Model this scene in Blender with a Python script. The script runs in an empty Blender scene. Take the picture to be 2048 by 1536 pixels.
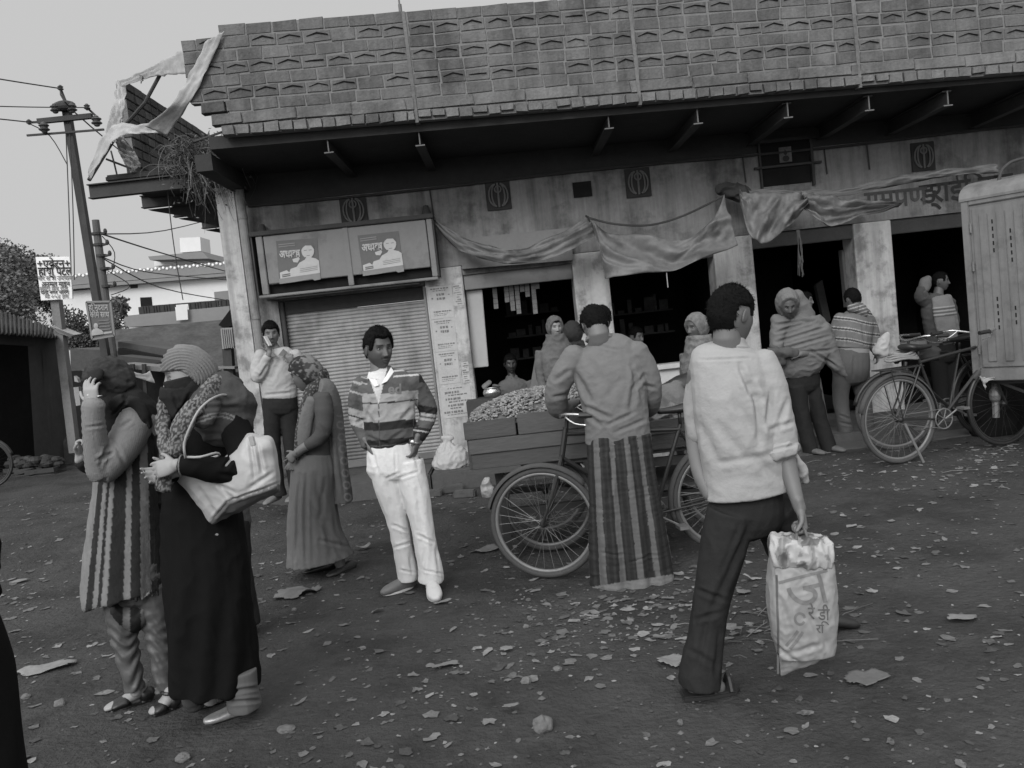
import bpy, bmesh, math, random
import numpy as np
from mathutils import Vector, Matrix, noise
from mathutils.bvhtree import BVHTree
random.seed(7)
R = math.radians
sc = bpy.context.scene
COL = sc.collection

# ---------------------------------------------------------------- camera
FOC, ROLL, PITCH, EYE = 1650.0, R(6.3), R(3.9), 1.6
_F = np.array([0, math.cos(PITCH), -math.sin(PITCH)]); _U0 = np.array([0, math.sin(PITCH), math.cos(PITCH)]); _R0 = np.array([1., 0, 0])
_RC = math.cos(ROLL)*_R0 - math.sin(ROLL)*_U0
_UC = math.sin(ROLL)*_R0 + math.cos(ROLL)*_U0
_C = np.array([0, 0, EYE])
cd = bpy.data.cameras.new('camera'); cam = bpy.data.objects.new('camera', cd); COL.objects.link(cam)
cd.sensor_width = 36; cd.lens = 36*FOC/2048; cd.clip_start = 0.05; cd.clip_end = 2000
cam.matrix_world = Matrix(((_RC[0], _UC[0], -_F[0], 0), (_RC[1], _UC[1], -_F[1], 0), (_RC[2], _UC[2], -_F[2], EYE), (0, 0, 0, 1)))
sc.camera = cam

def ray(x, y): return _F*FOC + (x-1024)*_RC - (y-768)*_UC
def P(x, y, Y):                       # the point at depth Y seen at photo position x, y
    d = ray(x, y); return Vector(_C + d*(Y/d[1]))
def G(x, y, z=0.0):                   # the point at height z seen at photo position x, y
    d = ray(x, y); return Vector(_C + d*((z-EYE)/d[2]))

# ---------------------------------------------------------------- world: overcast sky, brighter overhead
SUN_EL, SUN_AZ = R(31), R(200)
w = bpy.data.worlds.new('World'); sc.world = w; w.use_nodes = True
nt = w.node_tree; nt.nodes.clear()
out = nt.nodes.new('ShaderNodeOutputWorld'); bg = nt.nodes.new('ShaderNodeBackground')
sky = nt.nodes.new('ShaderNodeTexSky'); sky.sky_type = 'NISHITA'; sky.sun_disc = False
sky.sun_elevation = SUN_EL; sky.sun_rotation = SUN_AZ; sky.dust_density = 6
bw = nt.nodes.new('ShaderNodeRGBToBW'); nt.links.new(sky.outputs[0], bw.inputs[0])
tc = nt.nodes.new('ShaderNodeTexCoord'); sx = nt.nodes.new('ShaderNodeSeparateXYZ'); nt.links.new(tc.outputs['Generated'], sx.inputs[0])
mr = nt.nodes.new('ShaderNodeMapRange'); mr.inputs[1].default_value = 0.42; mr.inputs[2].default_value = 0.95
mr.inputs[3].default_value = 5.7; mr.inputs[4].default_value = 11.0; nt.links.new(sx.outputs['Z'], mr.inputs[0])
ad = nt.nodes.new('ShaderNodeMath'); ad.operation = 'MULTIPLY_ADD'; ad.inputs[1].default_value = 0.02
nt.links.new(bw.outputs[0], ad.inputs[0]); nt.links.new(mr.outputs[0], ad.inputs[2])
dt = nt.nodes.new('ShaderNodeVectorMath'); dt.operation = 'DOT_PRODUCT'; nt.links.new(tc.outputs['Generated'], dt.inputs[0])
dt.inputs[1].default_value = (math.sin(SUN_AZ)*math.cos(SUN_EL), math.cos(SUN_AZ)*math.cos(SUN_EL), math.sin(SUN_EL))
gl = nt.nodes.new('ShaderNodeMapRange'); gl.interpolation_type = 'SMOOTHSTEP'; gl.inputs[1].default_value = 0.15; gl.inputs[2].default_value = 1.0; gl.inputs[3].default_value = 0.0; gl.inputs[4].default_value = 11.0
nt.links.new(dt.outputs['Value'], gl.inputs[0]); a2 = nt.nodes.new('ShaderNodeMath'); a2.operation = 'ADD'; nt.links.new(ad.outputs[0], a2.inputs[0]); nt.links.new(gl.outputs[0], a2.inputs[1])   # cloud glowing round the hidden sun
nt.links.new(a2.outputs[0], bg.inputs['Color']); bg.inputs['Strength'].default_value = 0.1
nt.links.new(bg.outputs[0], out.inputs[0])
sd = bpy.data.lights.new('sun', 'SUN'); sd.energy = 1.65; sd.angle = R(24); sd.color = (1, 1, 1)
so = bpy.data.objects.new('sun', sd); COL.objects.link(so)
so.rotation_euler = Vector((math.sin(SUN_AZ)*math.cos(SUN_EL), math.cos(SUN_AZ)*math.cos(SUN_EL), math.sin(SUN_EL))).to_track_quat('Z', 'Y').to_euler()
so.location = (0, 0, 30)
sc.view_settings.view_transform = 'Standard'; sc.view_settings.look = 'None'; sc.view_settings.exposure = 0; sc.view_settings.gamma = 1

# ---------------------------------------------------------------- materials (all grey: the photo is black and white)
_M = {}
def mat(name, v, rough=0.85, var=0.25, sc1=3.0, sc2=30.0, bump=0.2, bscale=60.0, vcol=False, dark=None, dscale=1.5, dth=0.55, stretch=(1, 1, 1), metal=0.0, bdist=0.01, streak=0.0):
    if name in _M: return _M[name]
    m = bpy.data.materials.new(name); m.use_nodes = True; n = m.node_tree; L = n.links
    b = n.nodes['Principled BSDF']; b.inputs['Roughness'].default_value = rough; b.inputs['Metallic'].default_value = metal
    b.inputs['Specular IOR Level'].default_value = (0.06 if v < 0.03 else 0.25) if rough > 0.6 else 0.5
    tc = n.nodes.new('ShaderNodeTexCoord'); mp = n.nodes.new('ShaderNodeMapping'); mp.inputs['Scale'].default_value = stretch
    L.new(tc.outputs['Object'], mp.inputs[0])
    def nz(s, det=6, rg=0.6):
        t = n.nodes.new('ShaderNodeTexNoise'); t.inputs['Scale'].default_value = s; t.inputs['Detail'].default_value = det; t.inputs['Roughness'].default_value = rg
        L.new(mp.outputs[0], t.inputs['Vector']); return t.outputs['Fac']
    def mth(op, a, bb, clamp=False):
        t = n.nodes.new('ShaderNodeMath'); t.operation = op; t.use_clamp = clamp
        for i, q in enumerate((a, bb)):
            if isinstance(q, (int, float)): t.inputs[i].default_value = q
            else: L.new(q, t.inputs[i])
        return t.outputs[0]
    f = mth('ADD', mth('MULTIPLY', nz(sc1), 0.6), mth('MULTIPLY', nz(sc2), 0.4))
    f = mth('MULTIPLY', mth('SUBTRACT', f, 0.5), 4*var)
    f = mth('ADD', f, 1.0)
    c = mth('MULTIPLY', f, v)
    if vcol:
        a = n.nodes.new('ShaderNodeVertexColor'); a.layer_name = 'Col'
        c = mth('MULTIPLY', f, a.outputs['Color'])
    if dark is not None:                # stains and worn patches of their own shape
        k = n.nodes.new('ShaderNodeMapRange'); L.new(nz(dscale, 8, 0.65), k.inputs[0])
        k.inputs[1].default_value = dth-0.04; k.inputs[2].default_value = dth+0.07
        mx = n.nodes.new('ShaderNodeMix'); mx.data_type = 'FLOAT'
        L.new(k.outputs[0], mx.inputs[0]); L.new(c, mx.inputs[2])
        L.new(mth('MULTIPLY', c, dark/v), mx.inputs[3]); c = mx.outputs[0]
    if streak:                          # rain streaks and grime running down
        m2 = n.nodes.new('ShaderNodeMapping'); m2.inputs['Scale'].default_value = (7, 7, 0.55); L.new(tc.outputs['Object'], m2.inputs[0])
        t2 = n.nodes.new('ShaderNodeTexNoise'); t2.inputs['Scale'].default_value = 1.0; t2.inputs['Detail'].default_value = 7; t2.inputs['Roughness'].default_value = 0.7; L.new(m2.outputs[0], t2.inputs['Vector'])
        k2 = n.nodes.new('ShaderNodeMapRange'); L.new(t2.outputs['Fac'], k2.inputs[0]); k2.inputs[1].default_value = 0.42; k2.inputs[2].default_value = 0.68; k2.inputs[3].default_value = 1.0; k2.inputs[4].default_value = 1.0-streak
        c = mth('MULTIPLY', c, k2.outputs[0])
    c = mth('MAXIMUM', c, 0.002)
    L.new(c, b.inputs['Base Color'])
    if bump:
        bp = n.nodes.new('ShaderNodeBump'); bp.inputs['Strength'].default_value = bump; bp.inputs['Distance'].default_value = bdist
        L.new(nz(bscale, 5), bp.inputs['Height']); L.new(bp.outputs[0], b.inputs['Normal'])
    _M[name] = m; return m

# ---------------------------------------------------------------- object helpers
def tag(o, label=None, cat=None, group=None, kind=None):
    if label: o['label'] = label
    if cat: o['category'] = cat
    if group: o['group'] = group
    if kind: o['kind'] = kind
    return o
def thing(name, label, cat, loc=(0, 0, 0), group=None, rz=0):
    o = bpy.data.objects.new(name, None); COL.objects.link(o); o.location = loc; o.rotation_euler.z = rz
    o.empty_display_size = 0.1
    bpy.context.view_layer.update()
    return tag(o, label, cat, group)
def wloc(p):
    v = Vector((0, 0, 0))
    while p: v = v+p.location; p = p.parent
    return v
def link(name, me, m, parent=None, local=False):   # mesh in world coordinates (parents are unrotated empties), or local=True
    o = bpy.data.objects.new(name, me); COL.objects.link(o)
    if m: me.materials.append(m)
    if parent:
        o.parent = parent
        if not local:
            me.transform(Matrix.Translation(-wloc(parent)))
    return o
def mesh(verts, faces, smooth=False, cols=None):
    me = bpy.data.meshes.new('m'); me.from_pydata([tuple(v) for v in verts], [], faces); me.update()
    if smooth: me.polygons.foreach_set('use_smooth', [True]*len(me.polygons))
    if cols is not None: setcol(me, cols)
    return me
def setcol(me, c):
    a = me.color_attributes.new('Col', 'FLOAT_COLOR', 'POINT'); c = np.asarray(c, float)
    buf = np.ones((len(me.vertices), 4)); buf[:, :3] = c[:, None]; a.data.foreach_set('color', buf.ravel())
class MB:
    """collects boxes, tubes and lofts, then links them as ONE mesh"""
    def __init__(s): s.v = []; s.f = []; s.c = []; s.cc = 0.5
    def add(s, vs, fs):
        k = len(s.v); s.v += [Vector(q) for q in vs]; s.f += [tuple(i+k for i in f) for f in fs]; s.c += [s.cc]*len(vs)
    def box(s, lo, hi):
        x0, y0, z0 = lo; x1, y1, z1 = hi
        s.hexa([(x0, y0, z0), (x1, y0, z0), (x1, y1, z0), (x0, y1, z0)], [(x0, y0, z1), (x1, y0, z1), (x1, y1, z1), (x0, y1, z1)])
    def hexa(s, b, t):
        s.add(list(b)+list(t), [(3, 2, 1, 0), (4, 5, 6, 7), (0, 1, 5, 4), (1, 2, 6, 5), (2, 3, 7, 6), (3, 0, 4, 7)])
    def slab(s, front, dv):            # polygon 'front' extruded along dv
        n = len(front); dv = Vector(dv); a = [Vector(q) for q in front]; b = [q+dv for q in a]
        s.add(a+b, [tuple(range(n)), tuple(range(2*n-1, n-1, -1))]+[(i, i+n, (i+1) % n+n, (i+1) % n) for i in range(n)])
    def bar(s, a, b, w, h=None, up=(0, 0, 1)):
        a = Vector(a); b = Vector(b); h = h or w; t = (b-a).normalized(); u = Vector(up)
        if abs(t.dot(u)) > 0.98: u = Vector((0, 1, 0))
        x = t.cross(u).normalized()*w/2; y = x.cross(t).normalized()*h/2
        s.hexa([a-x-y, a+x-y, b+x-y, b-x-y], [a-x+y, a+x+y, b+x+y, b-x+y])
    def tube(s, pts, r, seg=8, closed=False, sub=0):
        pts = [Vector(q) for q in pts]
        if not hasattr(r, '__len__'): r = [r]*len(pts)
        if sub: pts, r = resample(pts, r, sub, closed)
        n = len(pts); k = len(s.v); prev = None; vs = []; fs = []
        for i, q in enumerate(pts):
            a = pts[(i-1) % n] if (closed or i > 0) else q; b = pts[(i+1) % n] if (closed or i < n-1) else q
            t = (b-a).normalized() if (b-a).length > 1e-9 else Vector((0, 0, 1))
            if prev is None: prev = t.orthogonal().normalized()
            prev = (prev-t*prev.dot(t)); prev = prev.normalized() if prev.length > 1e-6 else t.orthogonal().normalized()
            y = t.cross(prev)
            for j in range(seg):
                an = 2*math.pi*j/seg; vs.append(q+(prev*math.cos(an)+y*math.sin(an))*r[i])
        m = n if closed else n-1
        for i in range(m):
            for j in range(seg):
                i2 = (i+1) % n; fs.append((i*seg+j, i*seg+(j+1) % seg, i2*seg+(j+1) % seg, i2*seg+j))
        if not closed: fs += [tuple(range(seg-1, -1, -1)), tuple(range((n-1)*seg, n*seg))]
        s.add(vs, fs)
    def ell(s, c, r, seg=16, rot=None):
        vs = []; fs = []; nr = seg//2
        for i in range(nr+1):
            th = math.pi*i/nr
            for j in range(seg):
                ph = 2*math.pi*j/seg; q = Vector((r[0]*math.sin(th)*math.cos(ph), r[1]*math.sin(th)*math.sin(ph), r[2]*math.cos(th)))
                if rot: q = rot @ q
                vs.append(Vector(c)+q)
        for i in range(nr):
            for j in range(seg): fs.append((i*seg+j, (i+1)*seg+j, (i+1)*seg+(j+1) % seg, i*seg+(j+1) % seg))
        s.add(vs, fs)
    def loft(s, rings, side=(1, 0, 0), seg=28, sub=3, rnd=True, expo=2.0, closed_ends=True):
        """rings: (point, a, b) half widths along 'side' and along the third axis"""
        pts = [Vector(q[0]) for q in rings]; ab = [(q[1], q[2]) for q in rings]
        if sub: pts, ab = resample(pts, ab, sub)
        n = len(pts)
        tn = [((pts[min(i+1, n-1)]-pts[max(i-1, 0)]).normalized()) for i in range(n)]
        if rnd:                         # rounded ends
            for e in (0, 1):
                q, t, (a, b) = (pts[0], -tn[0], ab[0]) if e == 0 else (pts[-1], tn[-1], ab[-1])
                r = min(a, b)*0.8; ex = [(q+t*r*math.sin(k), (a*math.cos(k), b*math.cos(k))) for k in (0.5, 1.0, 1.4)]
                if e == 0:
                    pts = [z[0] for z in ex[::-1]]+pts; ab = [z[1] for z in ex[::-1]]+ab; tn = [tn[0]]*3+tn
                else:
                    pts = pts+[z[0] for z in ex]; ab = ab+[z[1] for z in ex]; tn = tn+[tn[-1]]*3
        n = len(pts); vs = []; fs = []; S = Vector(side)
        for i in range(n):
            x = (S-tn[i]*S.dot(tn[i])).normalized(); y = tn[i].cross(x)
            for j in range(seg):
                an = 2*math.pi*j/seg; c = math.cos(an); d = math.sin(an)
                if expo != 2: c = math.copysign(abs(c)**(2/expo), c); d = math.copysign(abs(d)**(2/expo), d)
                vs.append(pts[i]+x*c*ab[i][0]+y*d*ab[i][1])
        for i in range(n-1):
            for j in range(seg): fs.append((i*seg+j, i*seg+(j+1) % seg, (i+1)*seg+(j+1) % seg, (i+1)*seg+j))
        if closed_ends: fs += [tuple(range(seg-1, -1, -1)), tuple(range((n-1)*seg, n*seg))]
        s.add(vs, fs)
    def build(s, name, m, parent=None, smooth=False, bevel=0.0, colf=False, local=False):
        me = mesh(s.v, s.f, smooth, s.c if colf else None)
        if bevel:
            b = bmesh.new(); b.from_mesh(me)
            bmesh.ops.bevel(b, geom=list(b.edges), offset=bevel, segments=2, affect='EDGES', clamp_overlap=True)
            b.to_mesh(me); b.free()
        return link(name, me, m, parent, local)
def resample(pts, r, sub, closed=False):
    A = [np.array(list(q)+list(rr if hasattr(rr, '__len__') else [rr])) for q, rr in zip(pts, r)]; o = []; n = len(A)
    for i in range(n if closed else n-1):
        g = (lambda k: A[k % n]) if closed else (lambda k: A[min(max(k, 0), n-1)])
        a, b, c, d = g(i-1), g(i), g(i+1), g(i+2)
        for k in range(sub):
            t = k/sub; o.append(0.5*((2*b)+(-a+c)*t+(2*a-5*b+4*c-d)*t*t+(-a+3*b-3*c+d)*t**3))
    if not closed: o.append(A[-1])
    multi = hasattr(r[0], '__len__')
    return [Vector(q[:3]) for q in o], [(tuple(abs(z) for z in q[3:]) if multi else float(abs(q[3]))) for q in o]
def remesh(mb, vox, smooth=4, fac=0.5):
    me = mesh(mb.v, mb.f); bm = bmesh.new(); bm.from_mesh(me); bmesh.ops.recalc_face_normals(bm, faces=bm.faces); bm.to_mesh(me); bm.free()
    o = bpy.data.objects.new('tmp', me); COL.objects.link(o)
    md = o.modifiers.new('r', 'REMESH'); md.mode = 'VOXEL'; md.voxel_size = vox; md.use_smooth_shade = True
    if smooth: s = o.modifiers.new('s', 'SMOOTH'); s.factor = fac; s.iterations = smooth
    dg = bpy.context.evaluated_depsgraph_get(); e = o.evaluated_get(dg); r = bpy.data.meshes.new_from_object(e)
    bpy.data.objects.remove(o); bpy.data.meshes.remove(me); r.materials.clear()
    return r
def arr(me):
    n = len(me.vertices); a = np.empty(n*3); me.vertices.foreach_get('co', a); b = np.empty(n*3)
    me.vertices.foreach_get('normal', b); return a.reshape(n, 3), b.reshape(n, 3)
def proj(V):
    d = V-_C; z = d@_F; return np.stack([1024+FOC*(d@_RC)/z, 768-FOC*(d@_UC)/z], 1)
def setv(me, V): me.vertices.foreach_set('co', V.ravel()); me.update()
def nse(V, f, off=0.0):
    fx, fy, fz = f if hasattr(f, '__len__') else (f, f, f)
    return np.array([noise.noise((x*fx+off, y*fy, z*fz)) for x, y, z in V])
def folds(me, ns=(), cr=()):
    """cloth relief: ns = (amp, freq, kind) noise terms; cr = creases ((x1,y1),(x2,y2),width px,depth m) where the photo has folds"""
    V, N = arr(me); D = np.zeros(len(V))
    for k, t in enumerate(ns):
        v = nse(V, t[1], 3.7*k)
        if len(t) > 2 and t[2] == 'r': v = 1-2*np.abs(v)-0.6
        D += t[0]*v
    if cr:
        uv = proj(V); to = _C-V; to /= np.linalg.norm(to, axis=1)[:, None]; fr = np.clip((N*to).sum(1)*2, 0, 1)
        for c in cr:
            a = np.array(c[0], float); b = np.array(c[1], float); ab = b-a; L = np.linalg.norm(ab); t = (uv-a)@ab/L/L
            tt = np.clip(t, 0, 1); off = uv-(a+tt[:, None]*ab); nrm = np.array([-ab[1], ab[0]])/L; sgn = off@nrm
            dd = np.linalg.norm(off, axis=1); q = dd/c[2]; taper = np.clip(np.minimum(tt, 1-tt)*4+0.35, 0, 1)
            D += -c[3]*fr*taper*(np.exp(-q*q)-0.55*np.exp(-((dd-1.6*c[2])/c[2])**2))
    setv(me, V+N*D[:, None]); return me
# ================================================================ setting
WA, WB = 9.45, 0.04
def PY(x, y, a=WA, b=WB):             # the point of the plane Y = a + b*X seen at x, y
    d = ray(x, y); return Vector(_C + d*(a/(d[1]-b*d[0])))
def wy(X, off=0.0): return WA+WB*X+off
def sm(t): t = min(max(t, 0), 1); return t*t*(3-2*t)
def gz(x, y):                          # the lane's height
    z = 0.012*noise.noise((x*0.6, y*0.6, 1))+0.010*noise.noise((x*2.3, y*2.3, 5))
    z *= 1.0
    z += 0.17*sm((-x-2.0)/1.2)*sm((y-6.6)/1.3)
    if x > 0: z += 0.05*sm((x-1.8)/1.5)*sm((y-6.2)/1.0)
    return z
def gzz(x, y):                         # the lane's height with its small lumps and trodden hollows
    q = noise.noise((x*9, y*9, 2)); r = noise.noise((x*1.7, y*2.2, 30))
    return gz(x, y)+0.004*q+0.0025*noise.noise((x*26, y*26, 9))+0.012*max(0, noise.noise((x*3.1, y*3.1, 20))-0.35)-0.010*max(0, r-.25)
M_ground = mat('packed_dirt', 0.050, 0.95, 0.42, 1.7, 16, 1.0, 30, dark=0.034, dscale=1.3, dth=0.52, bdist=0.03)
xs = np.concatenate([-np.geomspace(300, 8, 26), np.linspace(-7.5, 7.0, 330), np.geomspace(7.6, 300, 26)])
ys = np.concatenate([[-200, -60, -20, -6, -1, 0.5], np.linspace(1.2, 10.2, 280), np.geomspace(10.6, 500, 34)])
vs = []; 
for y in ys:
    for x in xs:
        z = gz(x, y)
        if 1 < y < 10.3 and -7.6 < x < 7.1:
            z = gzz(x, y)
        vs.append((x, y, z))
nx = len(xs); fs = [(j*nx+i, j*nx+i+1, (j+1)*nx+i+1, (j+1)*nx+i) for j in range(len(ys)-1) for i in range(nx-1)]
tag(link('ground', mesh(vs, fs, True), M_ground), kind='structure')

# loose litter: leaf scraps, peanut shells and grit nobody could count
M_leaf = mat('dry_leaf', 0.15, 0.9, 0.35, 8, 60, 0.4, 80, vcol=True)
rg = random.Random(3)
vs, fs, cs = [], [], []
def scrap(x, y, r, c, k=6, lift=0.3, el=1.0):
    z = gzz(x, y)+0.002; a0 = rg.uniform(0, 6.28); tx, ty = rg.uniform(-lift, lift), rg.uniform(-lift, lift); b = len(vs)
    vs.append((x, y, z+r*0.05)); cs.append(c)
    e = rg.uniform(0.45, 1)*el; ca, sa = math.cos(a0), math.sin(a0)
    for i in range(k):
        a = 6.283*i/k; rr = r*rg.uniform(0.5, 1.15); px, py = rr*math.cos(a), rr*math.sin(a)*e
        qx, qy = px*ca-py*sa, px*sa+py*ca
        vs.append((x+qx, y+qy, gzz(x+qx, y+qy)+0.0015+max(0, qx*tx+qy*ty)+rg.uniform(0, r*0.16))); cs.append(c*rg.uniform(0.8, 1.15))
    for i in range(k): fs.append((b, b+1+i, b+1+(i+1) % k))
def dens(x, y):
    d = (0.22+0.6*max(0, noise.noise((x*0.9, y*0.9, 7))+0.2))*(0.35+0.65*sm((y-2.5)/1.3))
    d += 2.6*math.exp(-((x-0.55)/0.55)**2-((y-4.35)/0.42)**2)+0.8*math.exp(-((x-0.9)/0.35)**2-((y-4.9)/0.4)**2)+1.0*math.exp(-((x-4.2)/1.6)**2-((y-7.0)/0.6)**2)
    return d
n = 0
while n < 6500:
    y = 1.9+8.2*rg.random()**1.0; x = rg.uniform(-0.75*y-0.3, 0.72*y+0.3)
    if rg.random()*2.2 > dens(x, y) or (y > 8.3 and x > -2): continue
    if rg.random() < 0.62: scrap(x, y, rg.uniform(0.005, 0.014), rg.choice([0.06, 0.08, 0.1, 0.15, 0.22]), 6, 0.15)
    else: scrap(x, y, 0.016+0.03*rg.random()**2, rg.choice([0.06, 0.08, 0.10, 0.11, 0.13, 0.16, 0.21]), 10, 0.12)
    n += 1
tag(link('leaf_litter', mesh(vs, fs, False, cs), M_leaf), kind='stuff')
g = MB(); rg = random.Random(9)
for i in range(1500):                  # pebbles
    y = 1.9+7.5*rg.random(); x = rg.uniform(-0.75*y, 0.72*y); r = rg.uniform(0.003, 0.011) if rg.random() < 0.9 else rg.uniform(0.012, 0.02)
    g.cc = rg.choice([0.045, 0.06, 0.08, 0.11]); c = Vector((x, y, gz(x, y)+r*0.3))
    g.add([c+Vector((r*rg.uniform(.7, 1.3), 0, 0)), c+Vector((0, r*rg.uniform(.7, 1.3), 0)), c-Vector((r*rg.uniform(.7, 1.3), 0, 0)), c-Vector((0, r*rg.uniform(.7, 1.3), 0)), c+Vector((0, 0, r*rg.uniform(.5, .9)))],
          [(0, 1, 4), (1, 2, 4), (2, 3, 4), (3, 0, 4)])
tag(g.build('gravel', mat('grit', 0.1, 0.95, 0.2, 20, 90, 0, vcol=True), smooth=True, colf=True), kind='stuff')
g = MB(); rg = random.Random(5)
for i in range(60):                    # straw and stalks by the walking man and at the right
    if i < 42: x, y = rg.gauss(1.05, 0.22), rg.gauss(3.95, 0.16)
    else: x, y = rg.gauss(4.1, 1.0), rg.gauss(7.0, 0.35)
    a = rg.gauss(0.1, 0.5); L = rg.uniform(0.06, 0.22); z = gz(x, y)+0.008
    g.cc = rg.choice([0.05, 0.08, 0.12, 0.18]); g.tube([(x, y, z), (x+L*.5*math.cos(a), y+L*.5*math.sin(a), z+rg.uniform(0, .012)), (x+L*math.cos(a), y+L*math.sin(a), z)], 0.0022, 4)
tag(g.build('straw', mat('straw', 0.1, 0.9, 0.2, vcol=True), colf=True), kind='stuff')

# single scraps and stones that can be told apart
M_paper = mat('waste_paper', 0.2, 0.9, 0.3, 6, 40, 0.4, 30)
M_stone = mat('stone', 0.13, 0.9, 0.3, 8, 60, 0.6, 50)
def sheet(px, py, w, h, rot, label, v=0.2, seed=0, nn=16, cr=0.02):
    c = G(px, py, 0.0); rr = random.Random(seed); vv = []; ff = []; hd = 1-0.25*rr.random()
    for j in range(nn+1):
        for i in range(nn+1):
            u, t = i/nn-0.5, j/nn-0.5
            jx = 0.10*noise.noise((u*3, t*3, seed)); jy = 0.10*noise.noise((u*3, t*3, seed+9))
            x, y = (u+jx)*w, (t+jy)*h; ca, sa = math.cos(rot), math.sin(rot); X, Y = c.x+x*ca-y*sa, c.y+x*sa+y*ca
            vv.append((X, Y, gz(X, Y)+0.012+cr*max(0, 0.35+noise.noise((X*9, Y*9, seed)))))
    for j in range(nn):
        for i in range(nn):
            u, t = (i+.5)/nn-0.5, (j+.5)/nn-0.5
            if math.hypot(u, t) > 0.42+0.16*noise.noise((u*4, t*4, seed+3)): continue
            k = j*(nn+1)+i; ff.append((k, k+1, k+nn+2, k+nn+1))
    me = mesh(vv, ff, True); b = bmesh.new(); b.from_mesh(me); bmesh.ops.delete(b, geom=[q for q in b.verts if not q.link_faces], context='VERTS'); b.to_mesh(me); b.free()
    o = link('paper_scrap', me, mat('paper_%03d' % int(v*1000), v, 0.9, 0.3, 6, 40, 0.4, 30))
    s = o.modifiers.new('s', 'SOLIDIFY'); s.thickness = 0.0015
    tag(o, label, 'litter', 'paper and leaf scraps on the lane')
sheet(95, 1343, 0.36, 0.17, 0.35, 'long pale torn paper lying on the dirt at the far left', 0.2, 1)
sheet(592, 1190, 0.36, 0.22, 0.1, 'big crumpled grey sheet on the dirt behind the black robe', 0.13, 2, cr=0.05)
sheet(975, 1103, 0.26, 0.16, 0.2, 'grey sheet of card beside the front bicycle wheel', 0.15, 3)
sheet(727, 1101, 0.12, 0.07, 0.2, 'crumpled pale scrap on the dirt right of the sari hem', 0.2, 4, cr=0.06)
sheet(1345, 1325, 0.18, 0.13, 0.5, 'pale scrap on the dirt just left of the dark trouser leg', 0.2, 5)
sheet(1735, 1360, 0.22, 0.15, 0.4, 'faded dirty patch of paper right of the carried sack', 0.12, 6, cr=0.005)
sheet(755, 1225, 0.09, 0.05, 0.6, 'small curled pale scrap below the white trousers', 0.24, 7, cr=0.05)
sheet(885, 1208, 0.13, 0.05, 0.1, 'thin folded scrap right below the white shoe', 0.18, 8)
sheet(1013, 1305, 0.07, 0.05, 0.1, 'round flat leaf lying alone in the middle foreground', 0.17, 9)
sheet(895, 1335, 0.16, 0.06, 0.3, 'long thin torn scrap in the middle foreground', 0.16, 10)
sheet(1925, 1238, 0.17, 0.09, 0.0, 'ragged pale leaf at the right of the sack', 0.17, 11)
sheet(1022, 1423, 0.08, 0.05, 0.2, 'curled leaf near the bottom centre stone', 0.17, 12, cr=0.05)
sheet(1488, 1186, 0.10, 0.08, 0.2, 'round dry leaf between the trouser leg and the sack', 0.15, 13)
sheet(1505, 1160, 0.12, 0.04, 0.1, 'crushed shiny wrapper behind the dark trouser leg', 0.3, 14, cr=0.08)
sheet(40, 1165, 0.16, 0.09, 0.2, 'pale crumpled scrap at the left edge of the lane', 0.17, 15)
sheet(250, 1110, 0.01, 0.01, 0.2, 'x', 0.17, 16) if False else None
def stone(px, py, r, label, seed, hs=0.8):
    c = G(px, py, r*0.5); me = bpy.data.meshes.new('m'); b = bmesh.new(); bmesh.ops.create_icosphere(b, subdivisions=3, radius=1)
    for v in b.verts:
        d = 1+0.28*noise.noise(v.co*1.3+Vector((seed, 0, 0)))+0.12*noise.noise(v.co*3.1+Vector((0, seed, 0)))
        v.co = Vector((v.co.x*r*1.15, v.co.y*r, v.co.z*r*hs))*d
    b.to_mesh(me); b.free(); me.transform(Matrix.Translation((c.x, c.y, gz(c.x, c.y)+r*hs*0.55)))
    tag(link('stone', me, M_stone), label, 'stone', 'stones lying on the lane')
stone(1085, 1452, 0.036, 'largest pale pointed stone at the bottom centre of the lane', 1, 1.0)
stone(365, 1512, 0.026, 'pale lump at the bottom left in front of the silver shoes', 2)
stone(120, 1410, 0.024, 'grey stone left of the open toed black shoes', 3)
stone(52, 1395, 0.020, 'small dark stone at the far left foreground', 4)
stone(1052, 1362, 0.020, 'round stone above the largest stone in the middle foreground', 5, 0.9)
stone(1115, 1338, 0.019, 'flat stone with a light top in the middle foreground', 6, 0.6)
stone(572, 1452, 0.034, 'flat elongated pebble right of the silver shoes', 7, 0.35)
stone(588, 1218, 0.014, 'small stone on the crumpled grey sheet edge', 8)
stone(1052, 1255, 0.014, 'little round pebble below the bicycle front wheel', 9)

# ---------------------------------------------------------------- the shop building
BASE = Vector((0, 9.45, 0))
bld = thing('shop_building', 'long low shop building with brick parapet, deep shaded overhang and open shopfronts', 'building', BASE)
M_plas = mat('old_plaster', 0.225, 0.92, 0.28, 1.3, 16, 0.6, 35, dark=0.12, dscale=1.6, dth=0.52, streak=.45)
M_plasl = mat('worn_whitewash', 0.45, 0.92, 0.25, 2.2, 18, 0.4, 35, dark=0.25, dscale=3.2, dth=0.54, streak=.4)
M_soot_shade = mat('sooty_shaded_plaster', 0.042, 0.95, 0.3, 1.5, 14, 0.3, 30)  # soot tone, with the shade of the overhang put into the colour
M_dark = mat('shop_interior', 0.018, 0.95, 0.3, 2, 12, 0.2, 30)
M_iron = mat('rusty_iron', 0.045, 0.7, 0.35, 4, 40, 0.3, 60)
M_paint = mat('painted_sheet', 0.17, 0.6, 0.15, 2, 20, 0.15, 20, dark=0.11, dscale=2.5, dth=0.56)
OPS = [(-2.52, -0.86, 2.18, 0.2), (-0.42, 0.83, 2.25, 0.2), (1.24, 2.47, 2.32, 0.2), (2.93, 4.12, 2.36, 0.2), (4.57, 5.95, 2.36, 0.2)]
TH = 0.22
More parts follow.
